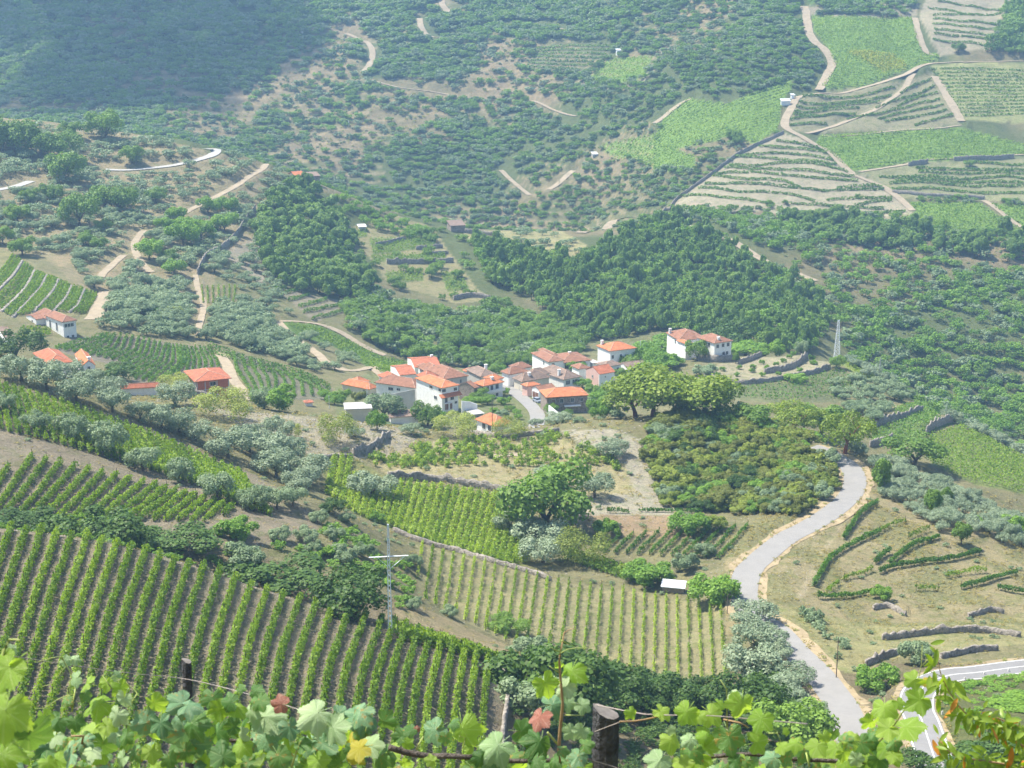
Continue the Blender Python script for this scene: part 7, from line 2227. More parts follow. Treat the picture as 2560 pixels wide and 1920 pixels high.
# finial on the villa roof
# parked car in the village street
cp = cast(*px('L', [(375, 745)])[0], 455, 540)
car = ob('parked_car', None, None, cp + Vector((0, 0, 0.03)))
car.rotation_euler = (0, 0, R(118))
tag(car, 'grey blue hatchback car parked in the village street', 'car')
sec = [(-2.0, 0.35, 0.75), (-1.95, 0.30, 0.98), (-1.0, 0.28, 1.02), (-0.55, 0.28, 1.02), (1.3, 0.28, 1.02), (1.95, 0.30, 0.95), (2.0, 0.4, 0.7)]
b = MB()
V, Fs = [], []
for x_, z0, z1 in sec:
    V += [(x_, -0.82, z0), (x_, 0.82, z0), (x_, 0.84, (z0 + z1) / 2), (x_, 0.76, z1), (x_, -0.76, z1), (x_, -0.84, (z0 + z1) / 2)]
for i in range(len(sec) - 1):
    for k in range(6):
        Fs.append((i * 6 + k, i * 6 + (k + 1) % 6, (i + 1) * 6 + (k + 1) % 6, (i + 1) * 6 + k))
Fs += [tuple(range(6))[::-1], tuple(range(36, 42))]
b.add(V, Fs).build('body', M['carpaint'], car)
b = MB()
b.add([(-1.0, -0.72, 1.01), (1.75, -0.72, 1.01), (1.75, 0.72, 1.01), (-1.0, 0.72, 1.01), (-0.35, -0.6, 1.45), (1.3, -0.6, 1.45), (1.3, 0.6, 1.45), (-0.35, 0.6, 1.45)],
      [(0, 1, 5, 4), (1, 2, 6, 5), (2, 3, 7, 6), (3, 0, 4, 7)]).build('windows', M['glass'], car)
MB().box(-0.38, 1.33, -0.62, 0.62, 1.445, 1.50).build('roof', M['carpaint'], car)
for x_ in (-1.3, 1.3):
    for y_ in (-0.78, 0.78):
        MB().tube([(x_, y_ - 0.1, 0.31), (x_, y_ + 0.1, 0.31)], 0.31, 12).build('wheel', M['rubber'], car)
for y_ in (-0.55, 0.55):
    MB().box(-2.02, -1.96, y_ - 0.15, y_ + 0.15, 0.68, 0.82).build('headlight', M['tin'], car)
# white roadside bollards along the lower road
for x, y in [(1530, 650), (1755, 590), (2035, 555), (1215, 830), (1230, 890), (1248, 970), (1270, 1045)]:
    q = cast(*px('g', [(x, y)])[0], 150, 300)
    o = ob('road_marker', None, None, q)
    MB().box(-0.12, 0.12, -0.1, 0.1, -0.2, 0.5).build('block', M['white'], o)
    MB().box(-0.08, 0.08, -0.105, 0.105, 0.5, 0.62).build('cap', M['concrete'], o)
    tag(o, 'small white marker stone along the lower road', 'marker stone', 'marker stones of the lower road')
# ------------------------------------------------------------------ the vines right in front of the camera
def mat_grape(name, dark, lite, trans, tcol, vein=(0.42, 0.50, 0.20), blotch=None, rough=0.42):
    m = N(name)
    oi = m.n('ObjectInfo')
    tc = m.n('TexCoord')
    va = m.n('Attribute', attribute_name='vein')
    ns = m.noise(2.2, 4, 0.6, tc.outputs['Object'])
    r = m.math('ADD', m.math('MULTIPLY', oi.outputs['Random'], 0.65), m.math('MULTIPLY', ns.outputs[0], 0.35))
    c = m.ramp(r, [(0.1, dark), (0.9, lite)]).outputs[0]
    if blotch:
        nb = m.noise(3.0, 3, 0.6, tc.outputs['Object'])
        sh = m.math('ADD', nb.outputs[0], m.math('MULTIPLY', m.math('SUBTRACT', oi.outputs['Random'], 0.5), 0.16))
        c = m.mix(m.ramp(sh, [(0.60, (0, 0, 0)), (0.68, (1, 1, 1))]).outputs[0], c, blotch)
    c = m.mix(m.math('MULTIPLY', va.outputs['Fac'], 0.45), c, vein)
    nf = m.noise(14.0, 3, 0.6, tc.outputs['Object'])
    nrm = m.bump(nf.outputs[0], 0.35, 0.05)
    b = m.bsdf(c, rough, 0.5, nrm)
    t = m.n('BsdfTranslucent')
    tm = m.mix(0.55, c, tcol)
    m.l(tm, t.inputs[0])
    mx = m.n('MixShader')
    mx.inputs[0].default_value = trans
    m.l(b, mx.inputs[1])
    m.l(t.outputs[0], mx.inputs[2])
    return m.done(mx.outputs[0])


GL = {
    'g': mat_grape('grape_leaf_green', (0.06, 0.17, 0.035), (0.17, 0.33, 0.08), 0.34, (0.30, 0.50, 0.04), blotch=(0.40, 0.25, 0.05)),
    'b': mat_grape('grape_leaf_sky_sheen', (0.09, 0.21, 0.09), (0.20, 0.36, 0.17), 0.22, (0.25, 0.45, 0.08), blotch=(0.35, 0.26, 0.07)),  # the blue-green sheen of the sky is put into the leaf colour
    'l': mat_grape('grape_leaf_lime_backlit', (0.20, 0.38, 0.035), (0.38, 0.54, 0.09), 0.52, (0.60, 0.80, 0.05), vein=(0.6, 0.68, 0.3)),  # young leaves; the glow of light through them is put into the colour
    'p': mat_grape('grape_leaf_pale', (0.26, 0.42, 0.17), (0.46, 0.58, 0.30), 0.32, (0.45, 0.62, 0.15), vein=(0.6, 0.68, 0.45)),
    'r': mat_grape('grape_leaf_red', (0.26, 0.08, 0.05), (0.42, 0.17, 0.11), 0.25, (0.5, 0.2, 0.1), vein=(0.62, 0.38, 0.28), blotch=(0.55, 0.42, 0.25)),
    'y': mat_grape('grape_leaf_yellowing', (0.40, 0.36, 0.03), (0.52, 0.46, 0.05), 0.45, (0.75, 0.6, 0.04), vein=(0.62, 0.6, 0.2), blotch=(0.50, 0.15, 0.04)),
}
M['cane'] = mat_plain('green_shoot', (0.34, 0.40, 0.12), 0.15, 20.0, 0.5)
M['cane_brown'] = mat_plain('brown_cane', (0.36, 0.24, 0.12), 0.25, 20.0, 0.6)
M['old_wood'] = mat_plain('old_vine_wood', (0.14, 0.12, 0.105), 0.4, 30.0, 0.9, 0.1, 0.8, 60.0)
M['post_wood'] = mat_plain('grey_post_wood', (0.085, 0.085, 0.09), 0.5, 14.0, 0.9, 0.15, 0.9, 40.0)
M['post_top'] = mat_plain('cut_post_wood', (0.20, 0.18, 0.16), 0.3, 25.0)
M['wire'] = mat_plain('rusty_wire', (0.40, 0.34, 0.30), 0.2, 30.0, 0.5, 0.5)


def leaf_radius(ph, rng, ragged=0.0):
    """outline of a vine leaf; ph = angle from the tip"""
    d = np.degrees(np.arctan2(np.sin(ph), np.cos(ph)))
    L = [(0, 1.0, 26), (62, 0.92, 24), (-62, 0.92, 24), (122, 0.78, 24), (-122, 0.78, 24)]
    r = np.full(len(ph), 0.64)
    for c, l, w in L:
        r = np.maximum(r, 0.64 + (l - 0.64) * np.exp(-((d - c) / w) ** 2) * 1.0)
    back = np.clip((np.abs(d) - 150) / 30.0, 0, 1)
    r = r * (1 - 0.86 * back ** 1.4)
    teeth = ((d / 360 * 36) % 1.0)
    r *= 1 + 0.13 * (teeth - 0.5) * (1 - back)
    return r * (1 + ragged * rng.normal(size=len(ph)))


def grape_leaf_mesh(name, mat, seed, cup=0.25, fold=0.2, wave=0.06):
    rng = np.random.default_rng(seed)
    n, rings = 180, [0.0, 0.18, 0.4, 0.62, 0.82, 1.0]
    ph = np.linspace(-PI, PI, n, endpoint=False)
    ro = leaf_radius(ph, rng, 0.006)
    V, vein = [], []
    axes = np.radians([0, 60, -60, 122, -122])
    p1, p2, p3 = rng.uniform(0, 6.28, 3)
    for q in rings:
        r = ro * q
        x, y = np.sin(ph) * r, np.cos(ph) * r
        dv = np.min(np.abs(np.arctan2(np.sin(ph[:, None] - axes), np.cos(ph[:, None] - axes))), 1)
        lin = np.sin(np.minimum(dv, 1.2)) * r
        sec = np.abs(((r * 5.5 + dv * 1.8) % 1.0) - 0.5)
        vv = np.where(dv < 0.05, 1.0 - 0.5 * q, 0.0) * (q > 0.1)
        z = -cup * r ** 2 - fold * np.abs(x) * 0.6 + wave * np.sin(ph * 3 + p1) * q ** 2 + wave * 0.6 * np.sin(ph * 7 + p2) * q ** 3 \
            + 0.018 * np.sin(np.clip(dv / 0.52, 0, 1) * PI) * q - 0.10 * y * q * math.sin(p3)
        V.append(np.stack([x, y, z], 1))
        vein.append(np.maximum(vv, 0.0))
    V = np.vstack(V)
    vein = np.concatenate(vein)
    Qd = []
    for k in range(len(rings) - 1):
        a = np.arange(n)
        b = (a + 1) % n
        m_ = b != 0
        Qd.append(np.stack([k * n + a, k * n + b, (k + 1) * n + b, (k + 1) * n + a], 1)[m_])
    Qd = np.vstack(Qd)
    st = MB().tube([(0, 0.0, 0.0), (0, -0.35, -0.10), (0.02, -0.75, -0.34)], [0.024, 0.022, 0.028], 5, False)
    o = len(V)
    V = np.vstack([V, np.array(st.v)])
    Qd = np.vstack([Qd, np.array(st.f)[:, ::-1] + o])
    vein = np.concatenate([vein, np.ones(len(st.v))])
    me = quads_mesh(name, V, Qd[:, ::-1], [mat], smooth=True)
    at_ = me.attributes.new('vein', 'FLOAT', 'POINT')
    at_.data.foreach_set('value', vein.astype(np.float32))
    return me


LEAF = {k: [grape_leaf_mesh('leaf', GL[k], 40 * i + ord(k), *((0.22, 0.12, 0.05), (0.40, 0.35, 0.08), (0.10, 0.45, 0.07), (0.55, 0.10, 0.10), (0.15, -0.15, 0.09))[i]) for i in range(5)] for k in GL}
FR = random.Random(3)


def face_rot(tip, face, roll=0.0):
    """rotation of a leaf: its tip along tip, its upper side towards face"""
    z = face.normalized()
    y = (tip - z * tip.dot(z)).normalized()
    x = y.cross(z)
    return Matrix((x, y, z)).transposed().to_4x4()


def put_leaf(root, tag_, x, y, size, col, Y=5.4, tipdeg=None, spread=0.5, face=None):
    u, v = px(tag_, [(x, y)])[0]
    Yl = Y + FR.gauss(0, 0.10)
    P = at(u, v, Yl)
    s = size / ZT[tag_][2] / F * depth_of(P) / 1.62
    td = FR.gauss(180, 60) if tipdeg is None else tipdeg + FR.gauss(0, 12)
    tr = R(td)
    tip = Vector((math.sin(tr), 0.25 * FR.uniform(-1, 1), math.cos(tr)))
    if face is None:
        f = Vector((FR.gauss(-0.1, spread), -1.0 + FR.gauss(0, 0.25), 0.75 + FR.gauss(0, spread)))
    else:
        f = Vector(face)
    m = face_rot(tip, f)
    o = ob('leaf', FR.choice(LEAF[col]), root)
    off = m.to_3x3() @ Vector((0, 0.22 * s, 0))
    o.matrix_local = Matrix.Translation(P - off - root.location) @ m @ Matrix.Scale(s, 4)
    return o


def grapevine(label, spots, Y):
    P = at(*spots, Y)
    g = ob('grapevine', None, None, Vector((P.x, P.y, float(hgt(P.x, P.y)))))
    return tag(g, label, 'grapevine')


def cane(root, tag_, pts, Y, r0, r1, mat='cane', name='shoot', jit=0.0):
    P = [at(*px(tag_, [p])[0], Y + FR.gauss(0, 0.02)) - root.location for p in pts]
    q = resample(np.array([tuple(p) for p in P]), 0.03)
    if jit:
        q = q + np.random.default_rng(len(pts)).normal(size=q.shape) * jit
    rr = np.linspace(r0, r1, len(q))
    return MB().tube([Vector(p) for p in q], list(rr), 6).build(name, M[mat], root, True)


gl = grapevine('dense grapevine with yellowing leaves filling the lower left', (420, 1900), 5.5)
gc = grapevine('grapevine with one tall backlit shoot left of the dark post', (1270, 1900), 5.45)
gr = grapevine('bright lime green grapevine trained along the wire at lower right', (1950, 1900), 5.4)
gb = grapevine('close grapevine leaf cluster cut by the left edge', (20, 1900), 3.4)
put_leaf(gb, 'a', 60, 560, 520, 'l', 3.35, 190, 0.2, (-0.35, -0.75, 0.6))
put_leaf(gb, 'a', 50, 1080, 600, 'l', 3.35, 185, 0.2, (0.15, -0.8, 0.6))
put_leaf(gb, 'a', 330, 1340, 560, 'g', 3.5, 180, 0.2, (0.25, -0.9, -0.15))
put_leaf(gb, 'a', 40, 1560, 480, 'l', 3.45, 160, 0.3)
put_leaf(gb, 'a', -160, 900, 560, 'l', 3.3, 170, 0.3)
put_leaf(gb, 'a', -260, 1400, 560, 'g', 3.4, 170, 0.3)
put_leaf(gb, 'a', 140, 300, 150, 'p', 3.3, 130, 0.4)
cane(gb, 'a', [(-60, 1650), (-40, 900), (10, 420), (80, 230), (120, 180), (235, 185)], 3.38, 0.006, 0.0015)
LL = '''a 860 640 200 p;a 1000 690 240 l;a 770 430 150 p;a 870 410 130 p;a 1230 700 190 l;a 1350 600 130 p;a 1400 760 240 l;a 1100 930 360 l;a 1430 880 260 p;a 1000 840 160 g;a 750 880 150 g;a 1640 1150 330 b;a 1850 1180 310 b;a 1800 940 300 l;a 2080 930 350 b;a 520 1090 230 l;a 640 1150 270 g;a 620 1330 220 p;a 870 1150 220 g;a 1060 1250 400 l;a 1340 1080 260 p;a 1290 1270 200 p;a 1180 1420 340 g;a 800 1500 340 b;a 700 1580 240 l;a 1050 1500 240 p;a 1400 1560 230 p;a 1550 1480 230 g;a 1750 1500 260 l;a 1930 1330 300 b;a 2120 1300 360 b;a 2150 1500 260 g;a 1960 1580 220 g;a 1260 1180 230 l;a 950 1350 240 g;a 560 1620 240 l
b 420 880 280 g;b 600 900 240 g;b 760 740 120 g;b 940 770 190 g;b 970 910 240 g;b 1190 920 230 r;b 850 1030 240 p;b 1080 1060 440 p;b 180 940 310 b;b 200 1200 390 g;b 200 1430 390 b;b 480 1000 270 l;b 470 1280 290 g;b 720 1000 240 l;b 640 1180 220 g;b 540 1480 360 g;b 750 1420 260 l;b 770 1280 190 p;b 1040 1300 440 b;b 1320 1220 290 b;b 1330 1470 270 l;b 1580 1050 440 p;b 1900 1030 220 b;b 1830 1240 390 p;b 1720 1400 360 b;b 2100 1050 340 b;b 2000 1450 390 y;b 1480 1400 220 g;b 1650 1600 290 l;b 990 1590 170 p;b 1200 1560 310 g;b 350 1560 260 l;b 860 1600 240 g'''
LC = '''c 100 1090 410 b;c 400 1130 290 g;c 60 1450 310 y;c 240 1400 290 p;c 300 1540 340 g;c 560 1290 220 g;c 660 1230 170 g;c 650 1390 160 l;c 930 1250 340 b;c 1160 1140 170 g;c 1300 1260 420 l;c 1080 1330 180 g;c 1340 1460 130 l;c 1640 1440 430 p;c 1620 1590 430 b;c 1480 1570 220 g;c 750 1210 80 r;c 900 1570 160 l;c 620 1610 170 l
e 400 720 340 l;e 600 740 270 p;e 680 590 340 l;e 540 490 120 l;e 500 930 310 b;e 640 930 230 p;e 830 950 210 p;e 310 1100 300 r;e 150 1240 310 g;e 300 1390 390 g;e 670 1260 210 p;e 780 1250 210 p;e 870 1260 140 g;e 860 1390 210 g;e 740 1560 240 b;e 600 1450 170 g;e 500 1590 220 g;e 260 1600 260 g'''
LX = '''e 1380 1035 165 l;e 1740 1030 240 l;e 1990 1050 310 l;e 2180 1080 160 l;e 1840 1370 280 l;e 1840 1230 130 p;e 2030 1340 200 p;e 2190 1290 170 l;e 1680 1600 340 p;e 2050 1500 310 g;e 1980 1610 270 l
f 50 1050 210 l;f 150 1080 130 l;f 290 1060 290 l;f 370 930 160 l;f 550 830 180 p;f 600 960 340 l;f 480 1350 400 g;f 830 1130 310 l;f 830 1350 310 l;f 200 1270 240 l;f 220 1450 230 l;f 60 1330 110 p;f 80 1560 360 l;f 1130 1240 110 l;f 1090 1420 190 l;f 1220 1380 210 l;f 1300 1450 330 g;f 1480 1430 270 l;f 1580 1310 160 l;f 1680 1280 160 g;f 1700 1450 260 l;f 1860 1330 240 l;f 1900 1480 230 p;f 950 1540 260 b;f 1150 1560 230 g;f 560 1600 210 g;f 660 1600 160 g;f 2000 1400 260 g;f 1800 1580 290 l;f 1950 1580 190 p;f 2130 1340 240 g;f 2160 1450 240 l;f 2100 1580 260 l
g 920 660 240 l;g 1100 680 150 y;g 980 900 340 l;g 600 1000 320 l;g 430 1150 240 l;g 770 930 160 l;g 620 1220 290 l;g 900 1180 410 l;g 470 1300 220 g;g 480 1430 290 p;g 160 1350 210 g;g 280 1400 160 p;g 300 1570 170 p;g 150 1500 230 l;g 600 1450 260 l;g 700 1380 210 g;g 560 1570 310 g;g 730 1520 210 l'''
for g_, txt, Y_ in ((gl, LL, 5.5), (gc, LC, 5.45), (gr, LX, 5.4)):
    for q in txt.replace('\n', ';').split(';'):
        t_, x, y, s_, c_ = q.split()
        put_leaf(g_, t_, float(x), float(y), float(s_) * 0.98, c_, Y_)
# leaves deeper in the canopy
env_u = [-200, 0, 200, 400, 520, 700, 920, 1000, 1240, 1300, 1460, 1490, 1640, 1700, 1800, 1900, 2000, 2080, 2240, 2290, 2360]
env_v = [1800, 1810, 1800, 1790, 1775, 1785, 1790, 1900, 1905, 1850, 1870, 1990, 1990, 1880, 1870, 1880, 1890, 1865, 1860, 1990, 2050]
for i in range(270):
    u = FR.uniform(-180, 2330)
    top_ = float(np.interp(u, env_u, env_v))
    v = top_ + 22 + FR.random() ** 1.2 * 170
    if v > 2050:
        continue
    g_ = gl if u < 900 else (gc if u < 1560 else gr)
    lim = FR.choice('gggbblll') if u < 900 else (FR.choice('ggbl') if u < 1560 else FR.choice('glllgp'))
    put_leaf(g_, 's', u, v, FR.uniform(36, 74), lim, 5.62 + FR.uniform(0, 0.35), spread=0.7)
# shoots, tendrils and old wood
for g_, t_, p_, Y_, a_, b_, m_ in [
    (gl, 'a', [(830, 1000), (850, 860), (870, 700), (820, 570), (740, 440), (700, 370), (660, 380), (540, 405), (425, 440)], 5.5, 0.004, 0.0012, 'cane'),
    (gl, 'a', [(820, 960), (805, 780), (800, 670)], 5.5, 0.003, 0.0015, 'cane'), (gl, 'a', [(760, 490), (690, 560), (640, 650), (560, 715), (490, 720)], 5.5, 0.0018, 0.001, 'cane'),
    (gl, 'a', [(840, 810), (700, 850), (560, 940), (480, 980), (410, 975)], 5.5, 0.002, 0.001, 'cane'), (gl, 'a', [(1300, 760), (1305, 640), (1280, 560), (1180, 590)], 5.5, 0.003, 0.001, 'cane'),
    (gl, 'a', [(1480, 960), (1560, 820), (1600, 790), (1540, 760), (1450, 670)], 5.5, 0.0025, 0.001, 'cane'), (gl, 'a', [(930, 1440), (990, 1320), (960, 1290), (820, 1290)], 5.5, 0.005, 0.004, 'cane_brown'),
    (gl, 'b', [(1330, 1650), (1380, 1480), (1440, 1350)], 5.45, 0.004, 0.003, 'cane'), (gl, 'b', [(620, 1340), (750, 1350), (880, 1330)], 5.55, 0.007, 0.006, 'old_wood'),
    (gc, 'e', [(560, 1650), (545, 1500), (540, 1400), (565, 1100), (585, 880), (545, 500), (565, 280), (600, 130), (610, 85), (725, 50)], 5.45, 0.0075, 0.0012, 'cane_brown'),
    (gc, 'e', [(545, 345), (620, 300), (690, 275), (800, 278), (920, 268)], 5.45, 0.002, 0.001, 'cane'), (gc, 'e', [(560, 320), (500, 300), (430, 262)], 5.45, 0.003, 0.001, 'cane'), (gc, 'e', [(575, 190), (620, 210), (670, 245)], 5.45, 0.003, 0.001, 'cane'),
    (gc, 'e', [(540, 1400), (470, 1320), (410, 1250)], 5.45, 0.005, 0.004, 'cane'), (gc, 'e', [(600, 1050), (700, 1052), (830, 1050)], 5.45, 0.003, 0.002, 'cane'), (gc, 'e', [(545, 560), (480, 510), (430, 490)], 5.45, 0.0025, 0.002, 'cane'),
    (gc, 'c', [(430, 1420), (600, 1475), (760, 1505), (900, 1520), (1100, 1520), (1340, 1535), (1600, 1560), (1880, 1580), (2080, 1575), (2350, 1570)], 5.5, 0.012, 0.008, 'old_wood'),
    (gc, 'c', [(740, 1450), (780, 1370), (820, 1300)], 5.5, 0.004, 0.003, 'cane'), (gc, 'c', [(1280, 1430), (1310, 1320), (1240, 1290)], 5.5, 0.003, 0.002, 'cane'),
    (gr, 'e', [(1240, 1125), (1400, 1120), (1560, 1095), (1700, 1060)], 5.4, 0.003, 0.003, 'cane_brown'), (gr, 'f', [(450, 1200), (440, 1000), (455, 850), (435, 720), (370, 640)], 5.4, 0.004, 0.0012, 'cane'),
    (gr, 'f', [(410, 1100), (600, 1140), (690, 1190)], 5.4, 0.003, 0.003, 'cane_brown'), (gr, 'f', [(930, 1260), (1060, 1260), (1100, 1330), (1090, 1400)], 5.4, 0.0025, 0.002, 'cane'), (gr, 'f', [(950, 1190), (1010, 1190), (1060, 1255)], 5.4, 0.002, 0.001, 'cane'),
    (gr, 'f', [(1400, 1650), (1390, 1540), (1360, 1480)], 5.4, 0.004, 0.003, 'cane'), (gr, 'g', [(540, 1350), (700, 1180), (830, 990), (950, 790), (1010, 580), (1040, 400), (1040, 240)], 5.4, 0.005, 0.0012, 'cane'),
    (gr, 'g', [(1020, 500), (1080, 430), (1170, 365)], 5.4, 0.002, 0.001, 'cane'), (gr, 'g', [(1120, 540), (1250, 600), (1420, 690)], 5.4, 0.002, 0.001, 'cane'), (gr, 'g', [(980, 880), (1100, 850), (1240, 865)], 5.4, 0.002, 0.001, 'cane'),
    (gr, 'f', [(-60, 1560), (700, 1500), (1300, 1560), (2200, 1600)], 5.55, 0.008, 0.008, 'old_wood')]:
    cane(g_, t_, p_, Y_, a_, b_, m_)
for g_, u0 in ((gl, 430), (gc, 1290), (gr, 1960)):
    P = at(u0, 1960, 5.6)
    q = [(P.x, P.y, float(hgt(P.x, P.y)) - 0.1), (P.x + 0.03, P.y, P.z - 0.6), (P.x - 0.02, P.y, P.z - 0.2), (P.x, P.y, P.z)]
    MB().tube([Vector(a) - g_.location for a in q], [0.035, 0.03, 0.024, 0.015], 7).build('trunk', M['old_wood'], g_, True)


# posts and wires of the trellis
def vine_post(tag_, xl, xr, ytop, Y, label, lean=0.0):
    (ul, vt), (ur, _) = px(tag_, [(xl, ytop), (xr, ytop)])
    P = at((ul + ur) / 2, vt, Y)
    r = (ur - ul) / 2 / F * depth_of(P)
    g = float(hgt(P.x, P.y))
    o = ob('trellis_post', None, None, Vector((P.x, P.y, g)))
    rng = random.Random(int(xl))
    mb = MB()
    n, lv = 12, 9
    V, Fs = [], []
    hh = P.z - g
    for k in range(lv + 1):
        z = -0.3 + (hh + 0.3) * k / lv
        for i in range(n):
            a = 2 * PI * i / n
            rr = r * (1 + 0.10 * math.sin(3 * a + xl) + rng.uniform(-0.05, 0.05))
            V.append((rr * math.cos(a) + lean * (z - hh), rr * math.sin(a), z + (-(math.cos(a) + 1) * r * 0.45 if k == lv else 0)))
    for k in range(lv):
        for i in range(n):
            Fs.append((k * n + i, k * n + (i + 1) % n, (k + 1) * n + (i + 1) % n, (k + 1) * n + i))
    mb.add(V, Fs)
    mb.build('shaft', M['post_wood'], o)
    c = [V[lv * n + i] for i in range(n)]
    MB().add(c + [(0, 0, sum(p[2] for p in c) / n)], [(i, (i + 1) % n, n) for i in range(n)]).build('cut_top', M['post_top'], o)
    return tag(o, label, 'post')


vine_post('e', 930, 1235, 945, 5.7, 'thick dark weathered trellis post between the vines')
vine_post('b', 68, 175, 400, 7.2, 'thin grey trellis post with a notched top at lower left', 0.02)


def wire(tag_, pts, Y, label, r=0.0016):
    P = [at(*px(tag_, [p])[0], y_) for p, y_ in zip(pts, Y)]
    q = resample(np.array([tuple(p) for p in P]), 0.08)
    mb = MB().tube([Vector(p) for p in q], r, 5)
    return tag(mb.build('trellis_wire', M['wire']), label, 'wire')


wire('s', [(-150, 1615), (41, 1642), (300, 1680), (463, 1697), (620, 1735), (760, 1778), (900, 1830)], [6.6, 6.8, 7.0, 7.1, 6.8, 6.5, 6.2], 'thin wire running past the grey post at lower left')
wire('e', [(970, 930), (1300, 1000), (1450, 1030), (1690, 1048), (2000, 1050), (2230, 1052), (2600, 1080), (3400, 1150)], [5.62, 5.5, 5.45, 5.42, 5.4, 5.4, 5.4, 5.4], 'wire stretched right from the top of the dark post', 0.0022)
wire('e', [(830, 1540), (1000, 1580), (1200, 1655), (1500, 1760)], [5.55, 5.58, 5.6, 5.6], 'slack wire crossing the front of the dark post')
wire('e', [(950, 1240), (1080, 1230), (1160, 1200), (1240, 1130)], [5.55, 5.52, 5.5, 5.5], 'wire loop tied around the dark post')

# peach branch hanging in from the right
M['peach'] = mat_leaf('peach_leaves', (0.12, 0.24, 0.04), (0.34, 0.48, 0.12), 0.45, 0.4, spec=0.5)
M['peach_red'] = mat_leaf('reddening_peach_leaves', (0.45, 0.16, 0.05), (0.60, 0.32, 0.10), 0.4, 0.4)


def lance_mesh(name, mat, seed):
    rng = random.Random(seed)
    n = 9
    V = []
    for i in range(n):
        t = i / (n - 1)
        w = 0.16 * math.sin(PI * min(1, t * 0.97 + 0.03)) ** 0.8
        z = -0.30 * t * t + 0.03 * math.sin(t * 5 + seed)
        V += [(-w, t, z + 0.05), (0, t, z), (w, t, z + 0.05)]
    Q4 = []
    for i in range(n - 1):
        for k in range(2):
            Q4.append((i * 3 + k, i * 3 + k + 1, (i + 1) * 3 + k + 1, (i + 1) * 3 + k))
    return quads_mesh(name, V, Q4, [M[mat]], smooth=True)


LANCE = [lance_mesh('leaf', 'peach', i) for i in range(4)]
LANCER = [lance_mesh('leaf', 'peach_red', 9)]
Pb = at(*px('g', [(2500, 1900)])[0], 5.0)
pb = ob('peach_tree', None, None, Vector((Pb.x, Pb.y, float(hgt(Pb.x, Pb.y)))))
tag(pb, 'peach branches with narrow drooping leaves at the lower right corner', 'peach tree')
TW = [([(2500, 1700), (2212, 1420), (1900, 1150), (1560, 1040), (1380, 830), (1290, 650), (1235, 540), (1200, 350), (1150, 180)], 105),
      ([(2500, 1800), (2212, 1660), (1900, 1600), (1500, 1540), (1350, 1480), (1250, 1350), (1150, 1230)], 90), ([(2500, 1650), (2250, 1300), (2050, 1150), (1800, 1040)], 50)]
for pts, nl in TW:
    P = resample(np.array([tuple(at(*px('g', [p])[0], 5.0) - pb.location) for p in pts]), 0.01)
    MB().tube([Vector(p) for p in P[::3]], list(np.linspace(0.0055, 0.0015, len(P[::3]))), 6).build('twig', M['cane_brown'], pb, True)
    for i in range(nl):
        f_ = FR.random() ** 0.9
        q = Vector(P[int(f_ * (len(P) - 1))])
        q = q + Vector((FR.gauss(0, 0.02), FR.gauss(0, 0.03), FR.gauss(0, 0.015)))
        tip = Vector((FR.gauss(0, 0.6), FR.gauss(0, 0.4), FR.gauss(-0.7, 0.4)))
        fc = Vector((FR.gauss(0, 0.5), -0.8, 0.6 + FR.gauss(0, 0.4)))
        o = ob('leaf', FR.choice(LANCER) if FR.random() < 0.08 else FR.choice(LANCE), pb)
        s_ = FR.uniform(0.035, 0.07)
        o.matrix_local = Matrix.Translation(q) @ face_rot(tip, fc) @ Matrix.Scale(s_, 4)
P = [Vector((0, 0, -0.1)), Vector((0.05, 0, 0.6)), Vector(tuple(at(*px('g', [(2500, 1800)])[0], 5.0) - pb.location)), Vector(tuple(at(*px('g', [(2500, 1700)])[0], 5.0) - pb.location))]
MB().tube(P, [0.05, 0.04, 0.015, 0.008], 8).build('trunk', M['bark'], pb, True)
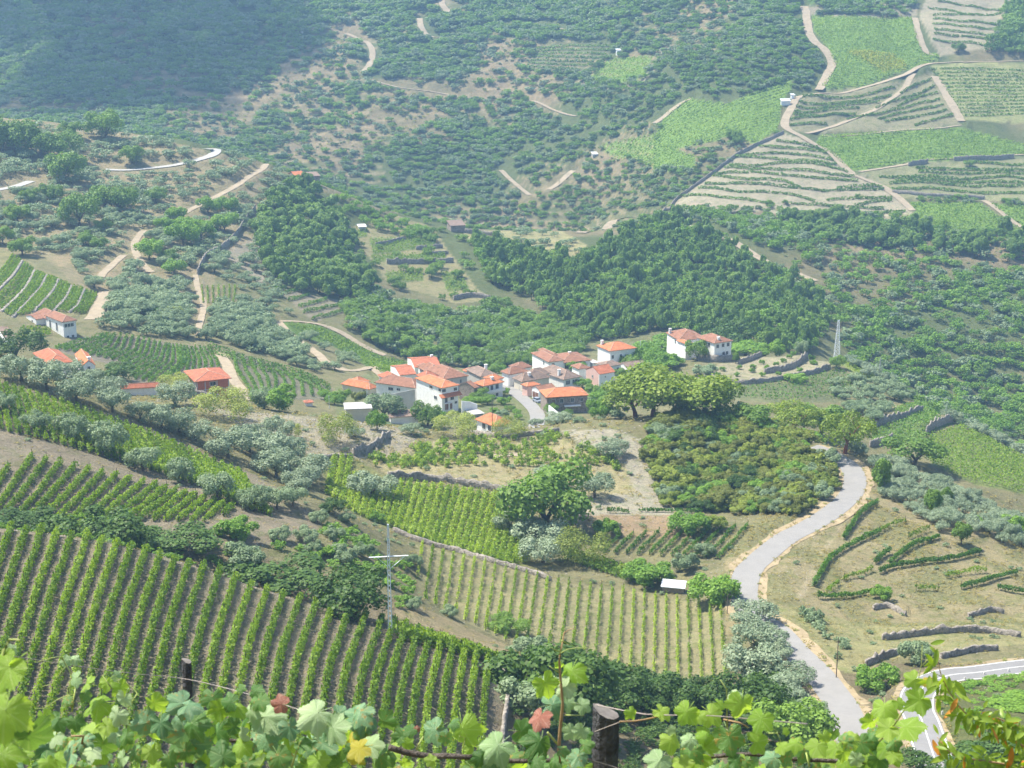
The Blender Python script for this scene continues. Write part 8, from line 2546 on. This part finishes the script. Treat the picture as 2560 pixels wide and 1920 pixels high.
# ------------------------------------------------------------------ the air
HZ = N('haze_air')
pv = HZ.n('VolumePrincipled')
pv.inputs['Color'].default_value = (0.40, 0.68, 1.0, 1)
pv.inputs['Density'].default_value = 0.00023
pv.inputs['Anisotropy'].default_value = 0.2
HZ.l(pv.outputs[0], HZ.out.inputs['Volume'])
zt = max(float(GZ.max()), 25.0) + 40.0
hz = MB().box(-3500, 3500, -420, 2700, float(GZ.min()) - 1.5, zt).build('haze', HZ.m)
kind(hz, 'stuff', 'thin pale summer haze over the valley', 'haze')

# ------------------------------------------------------------------ a summer cloud above the far left hills, outside the view; its shade lies on them
CL = N('cloud')
tb = CL.n('BsdfTranslucent')
tb.inputs[0].default_value = (0.9, 0.9, 0.9, 1)
tr = CL.n('BsdfTransparent')
mx = CL.n('MixShader')
mx.inputs[0].default_value = 0.5
CL.l(tr.outputs[0], mx.inputs[1])
CL.l(tb.outputs[0], mx.inputs[2])
CL.done(mx.outputs[0])
rng = np.random.default_rng(77)
ground_c = cast(230, 60, 1000, 2400)
tc_ = 1100.0
ctr = ground_c + to * tc_
V, Qd = [], []
nu, nv_ = 18, 10
for k in range(34):
    a = rng.uniform(0, 6.283)
    rr = math.sqrt(rng.random())
    c0 = np.array([ctr.x + math.cos(a) * rr * 190, ctr.y + math.sin(a) * rr * 210, ctr.z + rng.uniform(0, 50) * (1 - rr)])
    rad = rng.uniform(45, 85) * (1.1 - 0.5 * rr)
    th_, ph_ = np.meshgrid(np.linspace(0, 2 * PI, nu, endpoint=False), np.linspace(0.02, PI - 0.02, nv_))
    x, y, z = np.cos(th_) * np.sin(ph_), np.sin(th_) * np.sin(ph_), np.cos(ph_)
    b_ = 1 + 0.12 * fbm(x.ravel() * 3 + k, y.ravel() * 3 + z.ravel() * 2, 1.0, 3, k).reshape(x.shape)
    o_ = sum(len(v) for v in V)
    V.append(np.stack([c0[0] + x * b_ * rad, c0[1] + y * b_ * rad, c0[2] + z * b_ * rad * np.where(z < 0, 0.35, 0.8)], -1).reshape(-1, 3))
    ii = np.arange(nu * nv_).reshape(nv_, nu)
    jj = np.roll(ii, -1, 1)
    Qd.append(np.stack([ii[:-1], jj[:-1], jj[1:], ii[1:]], -1).reshape(-1, 4) + o_)
cl = ob('cloud', quads_mesh('cloud', np.vstack(V), np.vstack(Qd), [CL.m], smooth=True))
kind(cl, 'stuff', 'small white summer cloud high above the far left hills', 'cloud')
